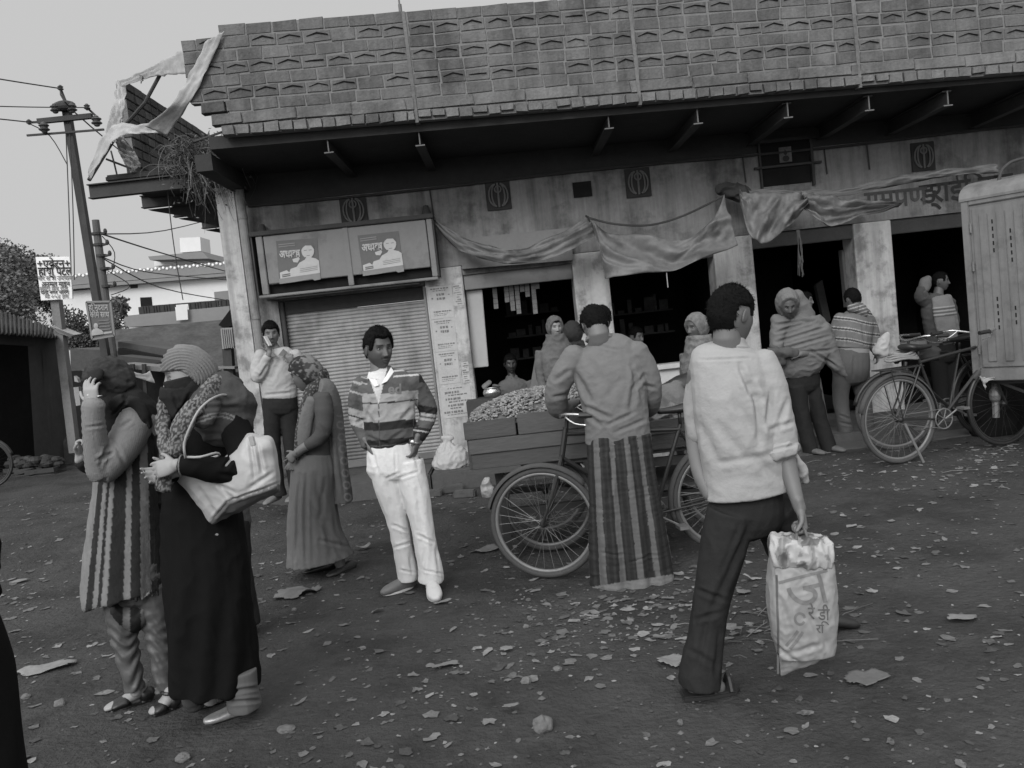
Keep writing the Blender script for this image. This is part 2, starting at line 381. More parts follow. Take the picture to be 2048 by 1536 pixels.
def wallbox(mb, x0, x1, z0, z1, f=0.0, b=TH):
    mb.hexa([(x0, wy(x0, f), z0), (x1, wy(x1, f), z0), (x1, wy(x1, b), z0), (x0, wy(x0, b), z0)],
            [(x0, wy(x0, f), z1), (x1, wy(x1, f), z1), (x1, wy(x1, b), z1), (x0, wy(x0, b), z1)])
mb = MB()
wallbox(mb, -2.78, 9.0, 2.36, 3.27)
for (a, b, z, _) in OPS[:3]: wallbox(mb, a, b, z, 2.357)
mb.build('wall', M_plas, bld)
mb = MB(); wallbox(mb, -2.78, 9.0, 3.273, 3.62); mb.build('wall', M_soot_shade, bld)  # strip under the eave, coloured darker for soot and overhang shade together
edges = [-2.78]+[q for o in OPS for q in o[:2]]+[9.0]
for i in range(0, len(edges), 2):
    if i in (2,): a, b = edges[i]+0.003, edges[i+1]-0.003
    else: a, b = edges[i], edges[i+1]
    mb = MB(); wallbox(mb, a, b, 0.0, 2.357, -0.002 if i else 0.0, TH+0.12)
    o = mb.build('pillar', M_plasl if i else M_plas, bld)
    if i > 0:
        d = o.modifiers.new('b', 'BEVEL'); d.width = 0.015; d.segments = 2
# corner column at the left and its weathered face
mb = MB(); mb.hexa([(-3.03, 9.24, -0.1), (-2.80, 9.24, -0.1), (-2.80, 9.6, -0.1), (-3.03, 9.6, -0.1)], [(-3.03, 9.24, 3.5), (-2.80, 9.24, 3.5), (-2.80, 9.6, 3.5), (-3.03, 9.6, 3.5)])
o = mb.build('column', M_plasl, bld, bevel=0.02); tag(o, 'peeling stained corner column')
mb = MB(); mb.box((-3.0, 9.6, 0), (-2.8, 16, 3.6)); mb.build('side_wall', M_plas, bld)
# drain pipe
mb = MB(); mb.tube([(-2.73, 9.17, 3.56), (-2.73, 9.17, 2.4), (-2.735, 9.18, 1.2), (-2.72, 9.17, 0.1)], 0.045, 14)
for z in (3.1, 2.0, 0.9): mb.tube([(-2.73, 9.17, z), (-2.73, 9.17, z+0.035)], 0.052, 14)
mb.build('drain_pipe', mat('pipe', 0.2, 0.7, 0.25, 3, 25, 0.2, dark=0.11, dscale=3), bld, smooth=False)
# conduit line along the wall below the darkened strip
mb = MB(); mb.tube([(x, wy(x, -0.03), 3.255+0.012*math.sin(x*1.3)) for x in np.linspace(-2.7, 8.9, 30)], 0.014, 8)
for x in (-0.68, 2.9, 3.85, 4.35): mb.tube([(x, wy(x, -0.02), 3.25), (x+0.01, wy(x, -0.02), 2.95)], 0.008, 6)
mb.build('conduit', M_iron, bld)
# slab, beams
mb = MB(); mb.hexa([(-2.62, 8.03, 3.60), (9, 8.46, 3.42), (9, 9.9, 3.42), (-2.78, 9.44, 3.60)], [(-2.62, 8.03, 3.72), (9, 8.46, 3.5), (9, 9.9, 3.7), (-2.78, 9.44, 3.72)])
mb.build('overhang_slab', M_soot_shade, bld)
mb = MB(); mb.box((-4.3, 9.45, 3.72), (-2.79, 13.2, 3.80)); mb.box((-3.9, 9.7, 3.803), (-3.2, 12.2, 3.90)); mb.build('broken_slab', mat('broken_concrete', 0.05, 0.95, 0.3, 4, 20, 0.7, 20), bld, bevel=0.02)
def ibeam(a, b, h=0.15, w=0.085):
    a = Vector(a); b = Vector(b); q = MB(); u = Vector((0, 0, h/2-0.006))
    q.bar(a+u, b+u, w, 0.012); q.bar(a-u, b-u, w, 0.012); q.bar(a, b, 0.010, h-0.026); return q.build('beam', M_iron, bld)
M_tip = mat('beam_tip', 0.14, 0.8, 0.2)
for x, z in ((-1.51, 3.55), (-0.63, 3.53), (1.22, 3.51), (2.10, 3.47), (3.0, 3.44), (3.82, 3.43), (4.62, 3.40), (5.6, 3.38)):
    bm_ = ibeam((x, 8.17+0.04*x, z-0.012), (x, 9.44+0.04*x, z-0.012), 0.15, 0.09)
    q = MB(); y = 8.165+0.04*x; q.box((x-0.006, y-0.006, z-0.075), (x+0.006, y, z+0.06)); q.box((x-0.045, y-0.006, z-0.09), (x+0.045, y, z-0.078)); q.build('flange', M_tip, bm_)
for Y, z, xe in ((9.3, 3.60, -4.42), (10.6, 3.68, -4.40), (11.6, 3.70, -4.40), (12.6, 3.66, -4.38), (13.7, 3.64, -4.35)):
    ibeam((xe, Y, z), (-2.9, Y, z), 0.155, 0.1)
    if Y > 9.5:
        q = MB(); q.slab([(-4.38, Y+0.09, z-0.08), (-2.95, Y+0.09, z-0.08), (-2.95, Y+0.09, z-0.42), (-3.55, Y+0.09, z-0.36), (-3.95, Y+0.09, z-0.2)], (0, 0.12, 0)); q.build('bracket', M_soot_shade, bld)
mb = MB(); mb.bar((-2.72, 8.1, 3.5), (-2.75, 9.3, 3.5), 0.16, 0.16); mb.build('beam', M_soot_shade, bld)

# brick parapet: real bricks, chevron-stamped courses
M_brick = mat('parapet_brick', 0.11, 0.95, 0.4, 3.5, 34, 0.9, 40, vcol=True, dark=0.07, dscale=1.4, dth=0.55, streak=.35)
M_mort = mat('mortar', 0.18, 0.95, 0.2, 5, 40, 0.6, 50)
M_groove_shade = mat('groove_shade', 0.012, 0.95, 0.1)  # raised dark strips; the shade of the grooves is in their colour
rg = random.Random(21); bk = MB(); gv = MB()
PBL = lambda x: 3.665-0.0205*(x+2.5)          # parapet foot
PTL = lambda x: 4.71-0.021*(x+2.5)+0.05*sm((x)/6)
def py_(x): return 8.02+0.04*x
rows = [('dent', -2.45), ('flat', -2.53), ('plain', -2.62), ('chev', -2.72), ('plain', -2.72), ('chev', -2.72), ('plain', -2.72), ('chev', -2.71), ('plain', -2.70), ('cap', -2.37), ('cap2', -2.37)]
joints = [-0.62, 1.52, 3.68]
nr = 9
H1 = 0.116
for r in range(12):
    kind = 'dent' if r == 0 else 'flat' if r == 1 else ('chev' if r in (3, 5, 7, 9) else 'plain')
    xst = -2.45 if r == 0 else -2.53 if r == 1 else -2.62 if r == 2 else -2.72 if r < 8 else -2.36
    bw_ = 0.135 if r == 0 else 0.52 if r == 1 else 0.243
    x = xst; first = True
    while x < 9.0:
        L = bw_*rg.uniform(0.94, 1.05)
        if first and r % 2: L *= 0.55
        first = False
        nxt = [j for j in joints if x < j-0.01]
        lim = nxt[0] if nxt else 99
        if x+L > lim-0.07: L = lim-x-0.012
        x1 = x+L
        if L > 0.03:
            z0 = PBL(x)+r*H1+(0.02 if r == 0 else 0.004); z1 = PBL(x)+(r+1)*H1-0.010+rg.uniform(-0.004, 0.004)
            ztop = (4.63 if x < -2.36 else 4.72-0.018*(x+2.4)) if x < 1.5 else 99
            if r == 0 and rg.random() < 0.12: z0 += 0.025
            if (z0 < 4.68-0.02*(x+2.5) if x < 1.6 else True) and not (rg.random() < 0.0):
                o = rg.uniform(-0.003, 0.002) - (0.03 if r == 0 else 0.012 if r == 1 else 0)
                y = py_(x)+o; bk.cc = 0.13*rg.uniform(0.84, 1.16)*(1.2 if r <= 1 else 1); g_ = 0.007 if kind != 'flat' else 0.003
                j = lambda: rg.uniform(-0.0065, 0.0065)
                A = [(x+g_+j(), y, z0+j()), (x1-g_+j(), y+WB*L, z0+j()), (x1-g_+j(), y+WB*L, z1+j()), (x+g_+j(), y, z1+j())]
                # bevelled brick front
                cx = sum(p[0] for p in A)/4; cz = sum(p[2] for p in A)/4
                B = [(cx+(p[0]-cx)*0.965, p[1]-0.007, cz+(p[2]-cz)*0.93) for p in A]; Cc = [(p[0], p[1]+0.09, p[2]) for p in A]
                bk.add(A+B+Cc, [(4, 5, 6, 7), (0, 1, 5, 4), (1, 2, 6, 5), (2, 3, 7, 6), (3, 0, 4, 7), (1, 0, 8, 9), (2, 1, 9, 10), (3, 2, 10, 11), (0, 3, 11, 8)])
                if kind == 'chev' and L > 0.15 and rg.random() < 0.96:
                    h = (z1-z0); w_ = L*0.40*rg.uniform(0.9, 1.05); yy = y-0.017+WB*L/2; zc = z0+h*0.52; t = 0.009*rg.uniform(0.6, 1.3)
                    flatc = rg.random() < 0.06
                    ap = 0 if flatc else h*0.22*rg.uniform(0.8, 1.2)
                    gv.hexa([(cx-w_, yy, zc), (cx, yy, zc+ap), (cx, yy+0.02, zc+ap), (cx-w_, yy+0.02, zc)], [(cx-w_, yy, zc+t*0.5), (cx, yy, zc+ap+t), (cx, yy+0.02, zc+ap+t), (cx-w_, yy+0.02, zc+t*0.5)])
                    gv.hexa([(cx, yy, zc+ap), (cx+w_, yy, zc), (cx+w_, yy+0.02, zc), (cx, yy+0.02, zc+ap)], [(cx, yy, zc+ap+t), (cx+w_, yy, zc+t*0.5), (cx+w_, yy+0.02, zc+t*0.5), (cx, yy+0.02, zc+ap+t)])
                    if not flatc and rg.random() < .45: bk.ell((cx, y-0.004+WB*L/2, zc-h*0.12), (w_*0.36, 0.006, h*0.09), 8)
        x = x1 if x1 < lim-0.03 else lim+0.012
par = bk.build('parapet', M_brick, bld, colf=True)
gv.build('stamped_pattern', M_groove_shade, par)['kind'] = 'stuff'
mo = MB()
def mortar(x0, x1, z0, z1a, z1b):
    mo.hexa([(x0, py_(x0)+0.001, z0-0.02*(x0+2.5)), (x1, py_(x1)+0.001, z0-0.0205*(x1+2.5)), (x1, py_(x1)+0.085, z0-0.0205*(x1+2.5)), (x0, py_(x0)+0.085, z0-0.02*(x0+2.5))],
            [(x0, py_(x0)+0.001, z1a), (x1, py_(x1)+0.001, z1b), (x1, py_(x1)+0.085, z1b), (x0, py_(x0)+0.085, z1a)])
mortar(-2.45, 9.0, 3.685, 3.78, 3.56)
mo.cc = 1
mo2 = [(-2.70, -2.36, 4.0, 4.58, 4.58), (-2.36, 1.4, 3.79, 4.69, 4.62), (1.403, 9.0, 3.79, 4.78, 4.6)]
for a in mo2: mortar(*a)
mo.build('mortar_bed', M_mort, par)
for j in joints: q = MB(); q.hexa([(j-0.018, py_(j)-0.012, PBL(j)), (j+0.014, py_(j)-0.012, PBL(j)), (j+0.02, py_(j)+0.08, PBL(j)), (j-0.02, py_(j)+0.08, PBL(j))], [(j-0.03, py_(j)-0.012, 4.66), (j+0.0, py_(j)-0.012, 4.66), (j+0.0, py_(j)+0.08, 4.66), (j-0.03, py_(j)+0.08, 4.66)]); q.build('mortar_joint', mat('pale_mortar', 0.14, 0.95, 0.5, 4, 30, 0.7, 30), par)
q = MB(); q.tube([(-0.66, 8.03, 4.45), (-0.665, 8.03, 4.86)], 0.009, 6); q.tube([(-0.66, 8.02, 4.62), (-0.66, 8.02, 4.74)], 0.018, 6); q.build('steel_rod', M_tip, par)
# rear left piece of parapet along the side
bk = MB(); rg = random.Random(4)
for r in range(11):
    y = 10.35+rg.uniform(-0.02, 0.02)-(0.03 if r < 2 else 0)
    while y < 14.2:
        L = 0.24*rg.uniform(0.95, 1.05); z0 = 3.85+r*0.116; bk.cc = 0.07*rg.uniform(0.7, 1.3)
        bk.box((-4.42+rg.uniform(-.004, .004), y+0.006, z0), (-4.30+rg.uniform(-.006, .006), y+L-0.006, z0+0.106)); y += L
o = bk.build('parapet', M_brick, bld, colf=True, bevel=0.008); tag(o, 'broken side parapet of dark brick')
q = MB(); q.box((-4.40, 10.36, 3.83), (-4.32, 14.2, 5.12)); q.build('mortar_bed', M_mort, o)
# lintel ledges over the openings, rolled shutters
def band(x0, x1, z0, z1, m, name, f=-0.05, b=0.0, parent=None, bev=0.006):
    q = MB(); wallbox(q, x0, x1, z0, z1, f, b); return q.build(name, m, parent or bld, bevel=bev)
for i, (a, b, z, _) in enumerate(OPS):
    if i == 0: continue
    band(a+0.003, b-0.003, z-0.17, z-0.003, M_paint if i == 1 else M_iron, 'rolled_shutter', -0.03+0.06, 0.10)
# closed roller shutter: wavy slats
q = MB(); x0, x1 = OPS[0][0]+0.05, OPS[0][1]-0.03; n = 44; zt, zb = 2.02, 0.2; prof = []
for i in range(n*8+1):
    ph = (i % 8)/8; z = zt-(zt-zb)*i/(n*8); prof.append((0.014*abs(math.sin(math.pi*ph))**0.8, z))
vs = [(x, wy(x, 0.10)-d, z) for (d, z) in prof for x in np.linspace(x0, x1, 12)]
fs = [(j*12+i, j*12+i+1, (j+1)*12+i+1, (j+1)*12+i) for j in range(len(prof)-1) for i in range(11)]
q.add(vs, fs); sh = q.build('roller_shutter', mat('shutter_steel', 0.27, 0.55, 0.2, 1.6, 14, 0.15, 15, dark=0.15, dscale=1.4, dth=0.54, streak=.3), bld, smooth=True)
band(x0, x1, 0.2, 0.275, M_paint, 'bottom_rail', 0.045, 0.085, sh)
band(OPS[0][0]+0.003, OPS[0][0]+0.05, 0.2, 2.17, M_iron, 'guide_rail', 0.02, 0.12, sh); band(OPS[0][1]-0.03, OPS[0][1]-0.003, 0.2, 2.17, M_paint, 'guide_rail', 0.02, 0.12, sh)
band(x0, x1, 2.025, 2.175, M_soot_shade, 'shutter_hood', 0.06, 0.12, sh)
# boarded sign box above the shutter
bx = thing('sign_box', 'boarded sheet metal box with two posters above the closed shutter', 'sign box', (-1.67, 9.2, 2.2)); bx.parent = bld; bx.location = Vector((-1.67, 9.2, 2.2))-BASE
bx['label'] = 'boarded sheet metal box above the closed shutter'; del bx['category']
bf = -0.26
band(-2.52, -0.75, 2.36, 2.88, M_paint, 'panel', bf, bf+0.02, bx)
band(-2.66, -0.66, 2.885, 2.935, M_iron, 'top_rail', bf-0.03, -0.01, bx)
band(-2.64, -0.68, 2.215, 2.245, M_paint, 'bottom_rail', bf-0.02, bf+0.03, bx)
band(-2.60, -0.75, 2.25, 2.355, M_dark, 'gap_board', bf+0.08, bf+0.1, bx)
for a, b in ((-2.60, -2.53), (-0.74, -0.68)): band(a, b, 2.25, 2.882, M_paint, 'side_post', bf-0.01, bf+0.05, bx)
band(-1.66, -1.60, 2.25, 2.882, M_paint, 'centre_post', bf-0.012, bf-0.002, bx)
for X in (-2.655, -0.675): q = MB(); q.slab([(X, wy(X, bf), 2.25), (X, wy(X, bf), 2.9), (X, wy(X, -0.01), 2.9), (X, wy(X, -0.01), 2.25)], (0.012, 0, 0)); q.build('side_panel', M_iron, bx)
band(-2.6, -0.9, 2.19, 2.208, M_iron, 'ledge', -0.16, -0.01, bx)
# shop interiors
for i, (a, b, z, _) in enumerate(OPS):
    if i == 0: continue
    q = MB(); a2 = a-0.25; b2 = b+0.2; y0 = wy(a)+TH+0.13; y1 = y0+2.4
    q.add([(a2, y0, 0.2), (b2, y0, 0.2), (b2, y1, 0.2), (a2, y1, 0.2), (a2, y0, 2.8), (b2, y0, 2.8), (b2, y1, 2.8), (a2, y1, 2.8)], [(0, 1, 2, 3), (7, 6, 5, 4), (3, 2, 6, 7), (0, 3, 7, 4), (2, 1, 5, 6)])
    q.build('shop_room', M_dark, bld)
# carved ventilator screens
def vent(x, z, w, h, lab):
    o = band(x, x+w, z, z+h, M_soot_shade, 'ventilator', -0.02, -0.003)
    tag(o, lab); q = MB(); cx, cz, yy = x+w/2, z+h/2, wy(x, -0.03)
    for s in (-1, 1):
        for k, (r1, r2) in enumerate(((0.30, 0.10), (0.18, 0.30))):
            pts = [(cx+s*w*(0.08+r1*math.sin(t)), yy, cz+h*0.38*math.cos(t)) for t in np.linspace(0.1, 3.0, 9)]; q.tube(pts, 0.010, 5)
    q.tube([(cx, yy, z+0.03), (cx, yy, z+h-0.03)], 0.012, 5); q.tube([(cx+w*0.13*math.cos(t), yy, cz+h*0.2+w*0.13*math.sin(t)) for t in np.linspace(0, 6.28, 10)], 0.01, 5)
    q.build('tracery', mat('old_plaster_dim', 0.13, 0.9, 0.2), o)
vent(-1.70, 2.93, 0.30, 0.33, 'carved screen above the closed shutter')
vent(-0.06, 2.93, 0.28, 0.33, 'carved screen above the first open shop')
vent(1.53, 2.91, 0.29, 0.33, 'carved screen above the middle shop')
vent(4.86, 2.87, 0.28, 0.33, 'carved screen at the right end')
q = MB(); q.box((0.93, wy(0.93, -0.02), 2.98), (1.14, wy(0.93, -0.004), 3.15)); o = q.build('ventilator', M_dark, bld); tag(o, 'broken hole between two carved screens')
# recessed loft window with a small picture
o = band(3.10, 3.68, 2.88, 3.36, M_dark, 'loft_window', -0.012, 0.0); q = MB()
for a in ((3.08, 3.10, 2.84, 3.40), (3.68, 3.71, 2.84, 3.40), (3.05, 3.75, 3.362, 3.40), (3.02, 3.80, 3.08, 3.105)): wallbox(q, *a, f=-0.05, b=-0.002)
q.build('frame', M_iron, o)
q = MB(); q.box((3.32, wy(3.3, -0.035), 3.13), (3.46, wy(3.3, -0.02), 3.30)); pc = q.build('picture', mat('picture_card', 0.13, 0.8, 0.5, 30, 90), o)
q = MB(); q.ell((3.39, wy(3.3, -0.037), 3.235), (0.02, 0.004, 0.028), 10); q.ell((3.39, wy(3.3, -0.037), 3.17), (0.04, 0.004, 0.035), 10); q.build('portrait', M_soot_shade, pc)
# lamp fittings and soot marks
for x, z in ((-2.56, 2.98), (-0.74, 3.0)):
    q = MB(); q.tube([(x, wy(x, 0), z+0.04), (x, wy(x, -0.1), z+0.05)], 0.012, 6); q.loft([((x, wy(x, -0.10), z+0.05), 0.03, 0.03), ((x, wy(x, -0.11), z-0.06), 0.06, 0.06)], rnd=False, sub=0, seg=12); q.build('lamp_bracket', M_soot_shade, bld)
# plinth, steps
M_conc = mat('worn_concrete', 0.085, 0.95, 0.25, 2, 20, 0.6, 30, dark=0.05, dscale=2)
def plinth(pts, z0, z1, name='plinth'):
    q = MB(); q.hexa([(x, y, z0) for x, y in pts], [(x, y, z1) for x, y in pts]); return q.build(name, M_conc, bld, bevel=0.015)
plinth([(-3.4, 8.3), (-0.95, 8.45), (-0.95, 9.8), (-3.4, 9.7)], -0.1, 0.195)
plinth([(-0.93, 8.42), (2.5, 8.8), (2.5, 9.95), (-0.93, 9.8)], -0.1, 0.19)
plinth([(2.52, 8.35), (9, 8.6), (9, 10.3), (2.52, 9.95)], -0.1, 0.14)
plinth([(2.0, 7.95), (9, 8.15), (9, 8.58), (2.0, 8.32)], -0.1, 0.06, 'kerb')
# loose bricks along the plinth
rg = random.Random(8)
q = MB()
for px, py in ((880, 965), (905, 975), (935, 962), (860, 985), (930, 985), (1000, 950)):
    q = MB(); c = G(px, py, 0.05); a = rg.uniform(-.3, .3); dx, dy = Vector((math.cos(a), math.sin(a), 0))*0.11, Vector((-math.sin(a), math.cos(a), 0))*0.05
    b0 = [c-dx-dy, c+dx-dy, c+dx+dy, c-dx+dy]; q.hexa([(v.x, v.y, 0.0) for v in b0], [(v.x, v.y, 0.075) for v in b0]); q.build('kerb_brick', M_conc, bld, bevel=0.012)
# counter of the second open shop
q = MB(); wallbox(q, 1.24, 2.47, 0.93, 0.985, -0.06, 0.2); wallbox(q, 1.28, 2.43, 0.2, 0.928, 0.0, 0.16)
q.build('counter', mat('white_counter', 0.5, 0.5, 0.2, 3, 20, 0.1), bld, bevel=0.004)
q = MB(); wallbox(q, 4.6, 5.95, 0.85, 0.90, 0.25, 0.6); q.build('counter', M_paint, bld)
# big painted letters on the wall above the last shop
M_ink = mat('faded_lettering', 0.035, 0.9, 0.4, 6, 40, 0.1)
M_ink2 = mat('ghost_lettering', 0.075, 0.9, 0.4, 6, 40, 0.1)
def text_mesh(tokens, size=1.0, bold=0.0, ext=0.0):
    """tokens: glyph or (glyph, extra shift in em). Returns verts in x right / z up plane, and faces"""
    V, F, x = [], [], 0.0
    for t in tokens:
        ch, shp = (t, 0.0) if isinstance(t, str) else t
        c = bpy.data.curves.new('t', 'FONT'); c.body = ch+'|'; c.offset = bold; c.resolution_u = 3
        def wid(s):
            c.body = s; o_ = bpy.data.objects.new('t', c); COL.objects.link(o_); dg = bpy.context.evaluated_depsgraph_get()
            m_ = bpy.data.meshes.new_from_object(o_.evaluated_get(dg)); vv = [v.co.copy() for v in m_.vertices]; ff = [tuple(p.vertices) for p in m_.polygons]
            bpy.data.objects.remove(o_); bpy.data.meshes.remove(m_); return vv, ff
        x += shp
        if ch == ' ': x += 0.25; continue
        v2, _ = wid(ch+'|'); v1, _ = wid('|'); vv, ff = wid(ch)
        adv = max(p.x for p in v2)-max(p.x for p in v1)
        k = len(V); V += [((p.x+x)*size, p.y*size) for p in vv]; F += [tuple(i+k for i in f) for f in ff]; x += adv
        bpy.data.curves.remove(c)
    return V, F, x*size
def text_on(name, tokens, origin, xdir, zdir, size, m, parent, bold=0.0, off=0.003, center=False, maxw=None):
    V, F, wd = text_mesh(tokens, size, bold)
    if maxw and wd > maxw: V = [(a*maxw/wd, b) for a, b in V]; wd = maxw
    o = Vector(origin); xd = Vector(xdir).normalized(); zd = Vector(zdir).normalized(); n = xd.cross(zd)
    if center: o = o-xd*wd/2
    return link(name, mesh([o+xd*a+zd*b+n*off for a, b in V], F), m, parent)
text_on('lettering', [('ड', 0), ('्', -0.0), ('र', -0.15), 'ा', 'ई', ('ि', 0.0), 'क', ('ल', -0.2)], (4.93, wy(4.93, -0.006), 2.50), (1, WB, 0.03), (0, 0, 1), 0.33, M_ink, bld, 0.015)
text_on('lettering', ['ग', 'म', 'प', 'ण'], (4.28, wy(4.28, -0.006), 2.50), (1, WB, 0.0), (0, 0, 1), 0.30, M_ink2, bld, 0.02)
# ================================================================ background at the left
M_white = mat('white_limewash', 0.62, 0.9, 0.08, 0.4, 4, 0.2, 10, dark=0.5, dscale=0.8, dth=0.66)
M_grey = mat('grey_render', 0.2, 0.9, 0.15, 0.6, 6, 0.2, 10)
def quadslab(mb, pts, Y, depth=0.3):
    mb.slab([P(x, y, Y) for x, y in pts], (0, depth, 0))
def qp(name, pts, Y, m, parent, depth=0.3, label=None):
    q = MB(); quadslab(q, pts, Y, depth); o = q.build(name, m, parent)
    if label: o['label'] = label
    return o
hs = thing('white_house', 'long white two storey house with perforated roof parapet and rooftop tank, far left', 'house', (-20, 34, 0))
qp('wall', [(120, 585), (470, 548), (490, 660), (130, 700)], 34, M_white, hs, 6)
pr = qp('roof_parapet', [(120, 552), (462, 522), (464, 544), (122, 572)], 33.75, M_grey, hs, 0.3)
qp('roof_slab', [(120, 573), (466, 545), (467, 551), (121, 580)], 33.6, M_grey, hs, 4)
q = MB()
for i in range(44):
    t = i/43; x = 128+t*328; y = 553-t*27+(1.2 if i % 2 else -1.0); c = P(x, y, 33.73); q.ell(c, (0.055, 0.02, 0.055), 8)
q.build('perforation', mat('sky_hole', 0.75, 0.9, 0.05), pr)
qp('penthouse', [(308, 519), (414, 512), (416, 524), (309, 532)], 36, M_white, hs, 3)
qp('penthouse_roof', [(296, 513), (404, 503), (417, 517), (300, 520)], 35, M_grey, hs, 3.5)
qp('water_tank', [(359, 476), (400, 474), (402, 502), (361, 505)], 36.5, M_white, hs, 1.2)
wn = qp('window', [(280, 595), (303, 594), (305, 616), (282, 618)], 33.98, M_dark, hs, 0.015); qp('window', [(428, 584), (457, 581), (459, 602), (430, 605)], 33.98, M_grey, hs, 0.015)
qp('vent', [(260, 568), (275, 567), (275, 576), (261, 577)], 33.98, M_soot_shade, hs, 0.015)
bal = qp('balcony', [(246, 632), (458, 612), (462, 640), (248, 655)], 32.5, M_grey, hs, 1.2)
q = MB()
for i in range(26):
    t = i/25; x = 284+t*172; y = 621-t*14
    if 346 < x < 378: continue
    c = P(x, y, 32.7); q.bar(c-Vector((0, 0, 0.16)), c+Vector((0, 0, 0.14)), 0.10 if i % 3 else 0.22, 0.1)
for s in (-7, 7): q.bar(P(284, 621+s, 32.7), P(456, 607+s, 32.7), 0.05)
q.build('balustrade', M_soot_shade, bal)
o = qp('drying_cloth', [(350, 614), (374, 612), (376, 639), (353, 641)], 32.3, M_white, None, 0.03); tag(o, 'white cloth hung over the balcony wall of the white house', 'cloth')
bw_ = qp('brick_wall', [(225, 660), (480, 636), (500, 790), (225, 830)], 21, mat('rubble_brick', 0.10, 0.95, 0.5, 2.2, 9, 0.8, 12, stretch=(1, 1, 2.4)), None, 0.4)
tag(bw_, 'mottled old brick yard wall below the white house', 'wall')
# trees: trunk with limbs, leaf clumps
M_bark = mat('bark', 0.06, 0.95, 0.3); M_fol = mat('foliage', 0.05, 0.8, 0.3, 2, 9, 0, vcol=True)
def tree(px, py, Y, w_, h_, n, label, seed, zoff=0.0, ls=0.20, tone=0.055, nm='tree', group=None):
    rr = random.Random(seed); c = P(px, py, Y); base = Vector((c.x, Y, 0.0))
    t = thing(nm, label, 'tree', base, group)
    q = MB(); q.tube([base, base+Vector((0.1, 0, c.z*0.45)), c-Vector((0.1, 0, h_*0.2))], [0.22*w_/4, 0.16*w_/4, 0.08*w_/4], 8, sub=3)
    lob = []
    for i in range(14):
        a = rr.uniform(0, 6.28); e = Vector((math.cos(a)*w_*rr.uniform(.05, .42), math.sin(a)*w_*rr.uniform(.15, .35), rr.uniform(-.4, .42)*h_))
        q.tube([c-Vector((0, 0, h_*0.4)), c+e*0.5-Vector((0, 0, h_*.15)), c+e], [0.06, 0.04, 0.015], 6, sub=2); lob.append((c+e, rr.uniform(.17, .30)*min(w_, h_)))
    q.build('trunk', M_bark, t)
    vs, fs, cs = [], [], []
    for i in range(n):
        lc, lr = rr.choice(lob); d = Vector((rr.gauss(0, 1), rr.gauss(0, 1), rr.gauss(0, .8))); d = d.normalized()*lr*rr.uniform(.35, 1.25)**0.7
        p = lc+d
        if noise.noise(p*(1.6/ls*0.2)) < -0.42: continue
        a = Vector((rr.gauss(0, 1), rr.gauss(0, 1), rr.gauss(0, 1))).normalized()*ls*rr.uniform(.5, 1.1); b = a.orthogonal().normalized()*ls*rr.uniform(.25, .5)
        k = len(vs); vs += [p-a*.5, p+b, p+a*.5, p-b]; fs.append((k, k+1, k+2, k+3)); cs += [tone*rr.uniform(.6, 1.5)]*4
    link('crown', mesh(vs, fs, False, cs), M_fol, t)
tree(25, 568, 42, 5.2, 3.9, 26000, 'wide dim leafy tree at the far left behind the hospital sign', 1, ls=0.14, tone=0.10)  # this crown and the next are paler, distance haze put into the leaf tone
tree(-60, 590, 38, 5.0, 4.5, 14000, 'second dim tree cut by the left photo edge', 2, ls=0.17, tone=0.11)
tree(180, 690, 26, 1.7, 1.9, 14000, 'dark bushy tree behind the two roadside signs', 3, ls=0.085, tone=0.07)
tree(238, 615, 30, .8, .8, 700, 'small thin bush top beside the white house wall', 4, ls=0.14, tone=0.10)
# shed with corrugated roof
shd = thing('tin_roof_shed', 'dark open fronted shed with sloping corrugated tin roof at the left edge', 'shed', (-9, 14, 0))
M_mud = mat('mud_wall', 0.075, 0.95, 0.3, 1.5, 10, 0.5, 20); M_tin = mat('old_tin', 0.055, 0.75, 0.3, 2, 14, 0.3, 20)
Ysh = 13.9
q = MB(); q.slab([P(54, 668, 12.6), P(120, 672, 13.6), P(141, 946, 13.7), P(73, 966, 12.7)], (0, .22, 0)); q.slab([P(-90, 652, 10.6), P(53.5, 667, 12.6), P(56, 692, 12.6), P(-90, 684, 10.6)], (0, .2, 0)); q.build('wall', M_mud, shd)
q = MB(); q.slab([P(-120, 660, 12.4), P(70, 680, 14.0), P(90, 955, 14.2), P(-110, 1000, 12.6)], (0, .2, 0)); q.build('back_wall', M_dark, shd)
q = MB(); q.slab([P(84, 700, 12.98), P(90, 700, 13.08), P(108, 948, 13.2), P(100, 950, 13.1)], (0, .1, 0)); q.build('pilaster', mat('mud_light', .08, .95, .3), shd)
q = MB(); n = 110; e0, e1 = P(-120, 655, 9.8), P(124, 675, 13.3); r0, r1 = P(-120, 585, 12.2), P(130, 662, 14.8); vs = []
for i in range(n+1):
    for s in range(2):
        vs.append((e0.lerp(e1, i/n) if s == 0 else r0.lerp(r1, i/n))+Vector((0, 0, 0.026*math.sin(i*1.6)+(0.02*noise.noise((i*.2, 0, 0))))))
q.add(vs, [(2*i, 2*i+2, 2*i+3, 2*i+1) for i in range(n)]); o = q.build('roof', M_tin, shd, smooth=True); s = o.modifiers.new('s', 'SOLIDIFY'); s.thickness = 0.015
q = MB(); q.slab([P(100, 652, 13.0), P(148, 670, 13.2), P(140, 674, 13.2), P(118, 667, 13.1)], (0, 0.25, 0.02)); q.build('roof_flap', mat('new_tin', 0.35, 0.5, 0.2), shd)
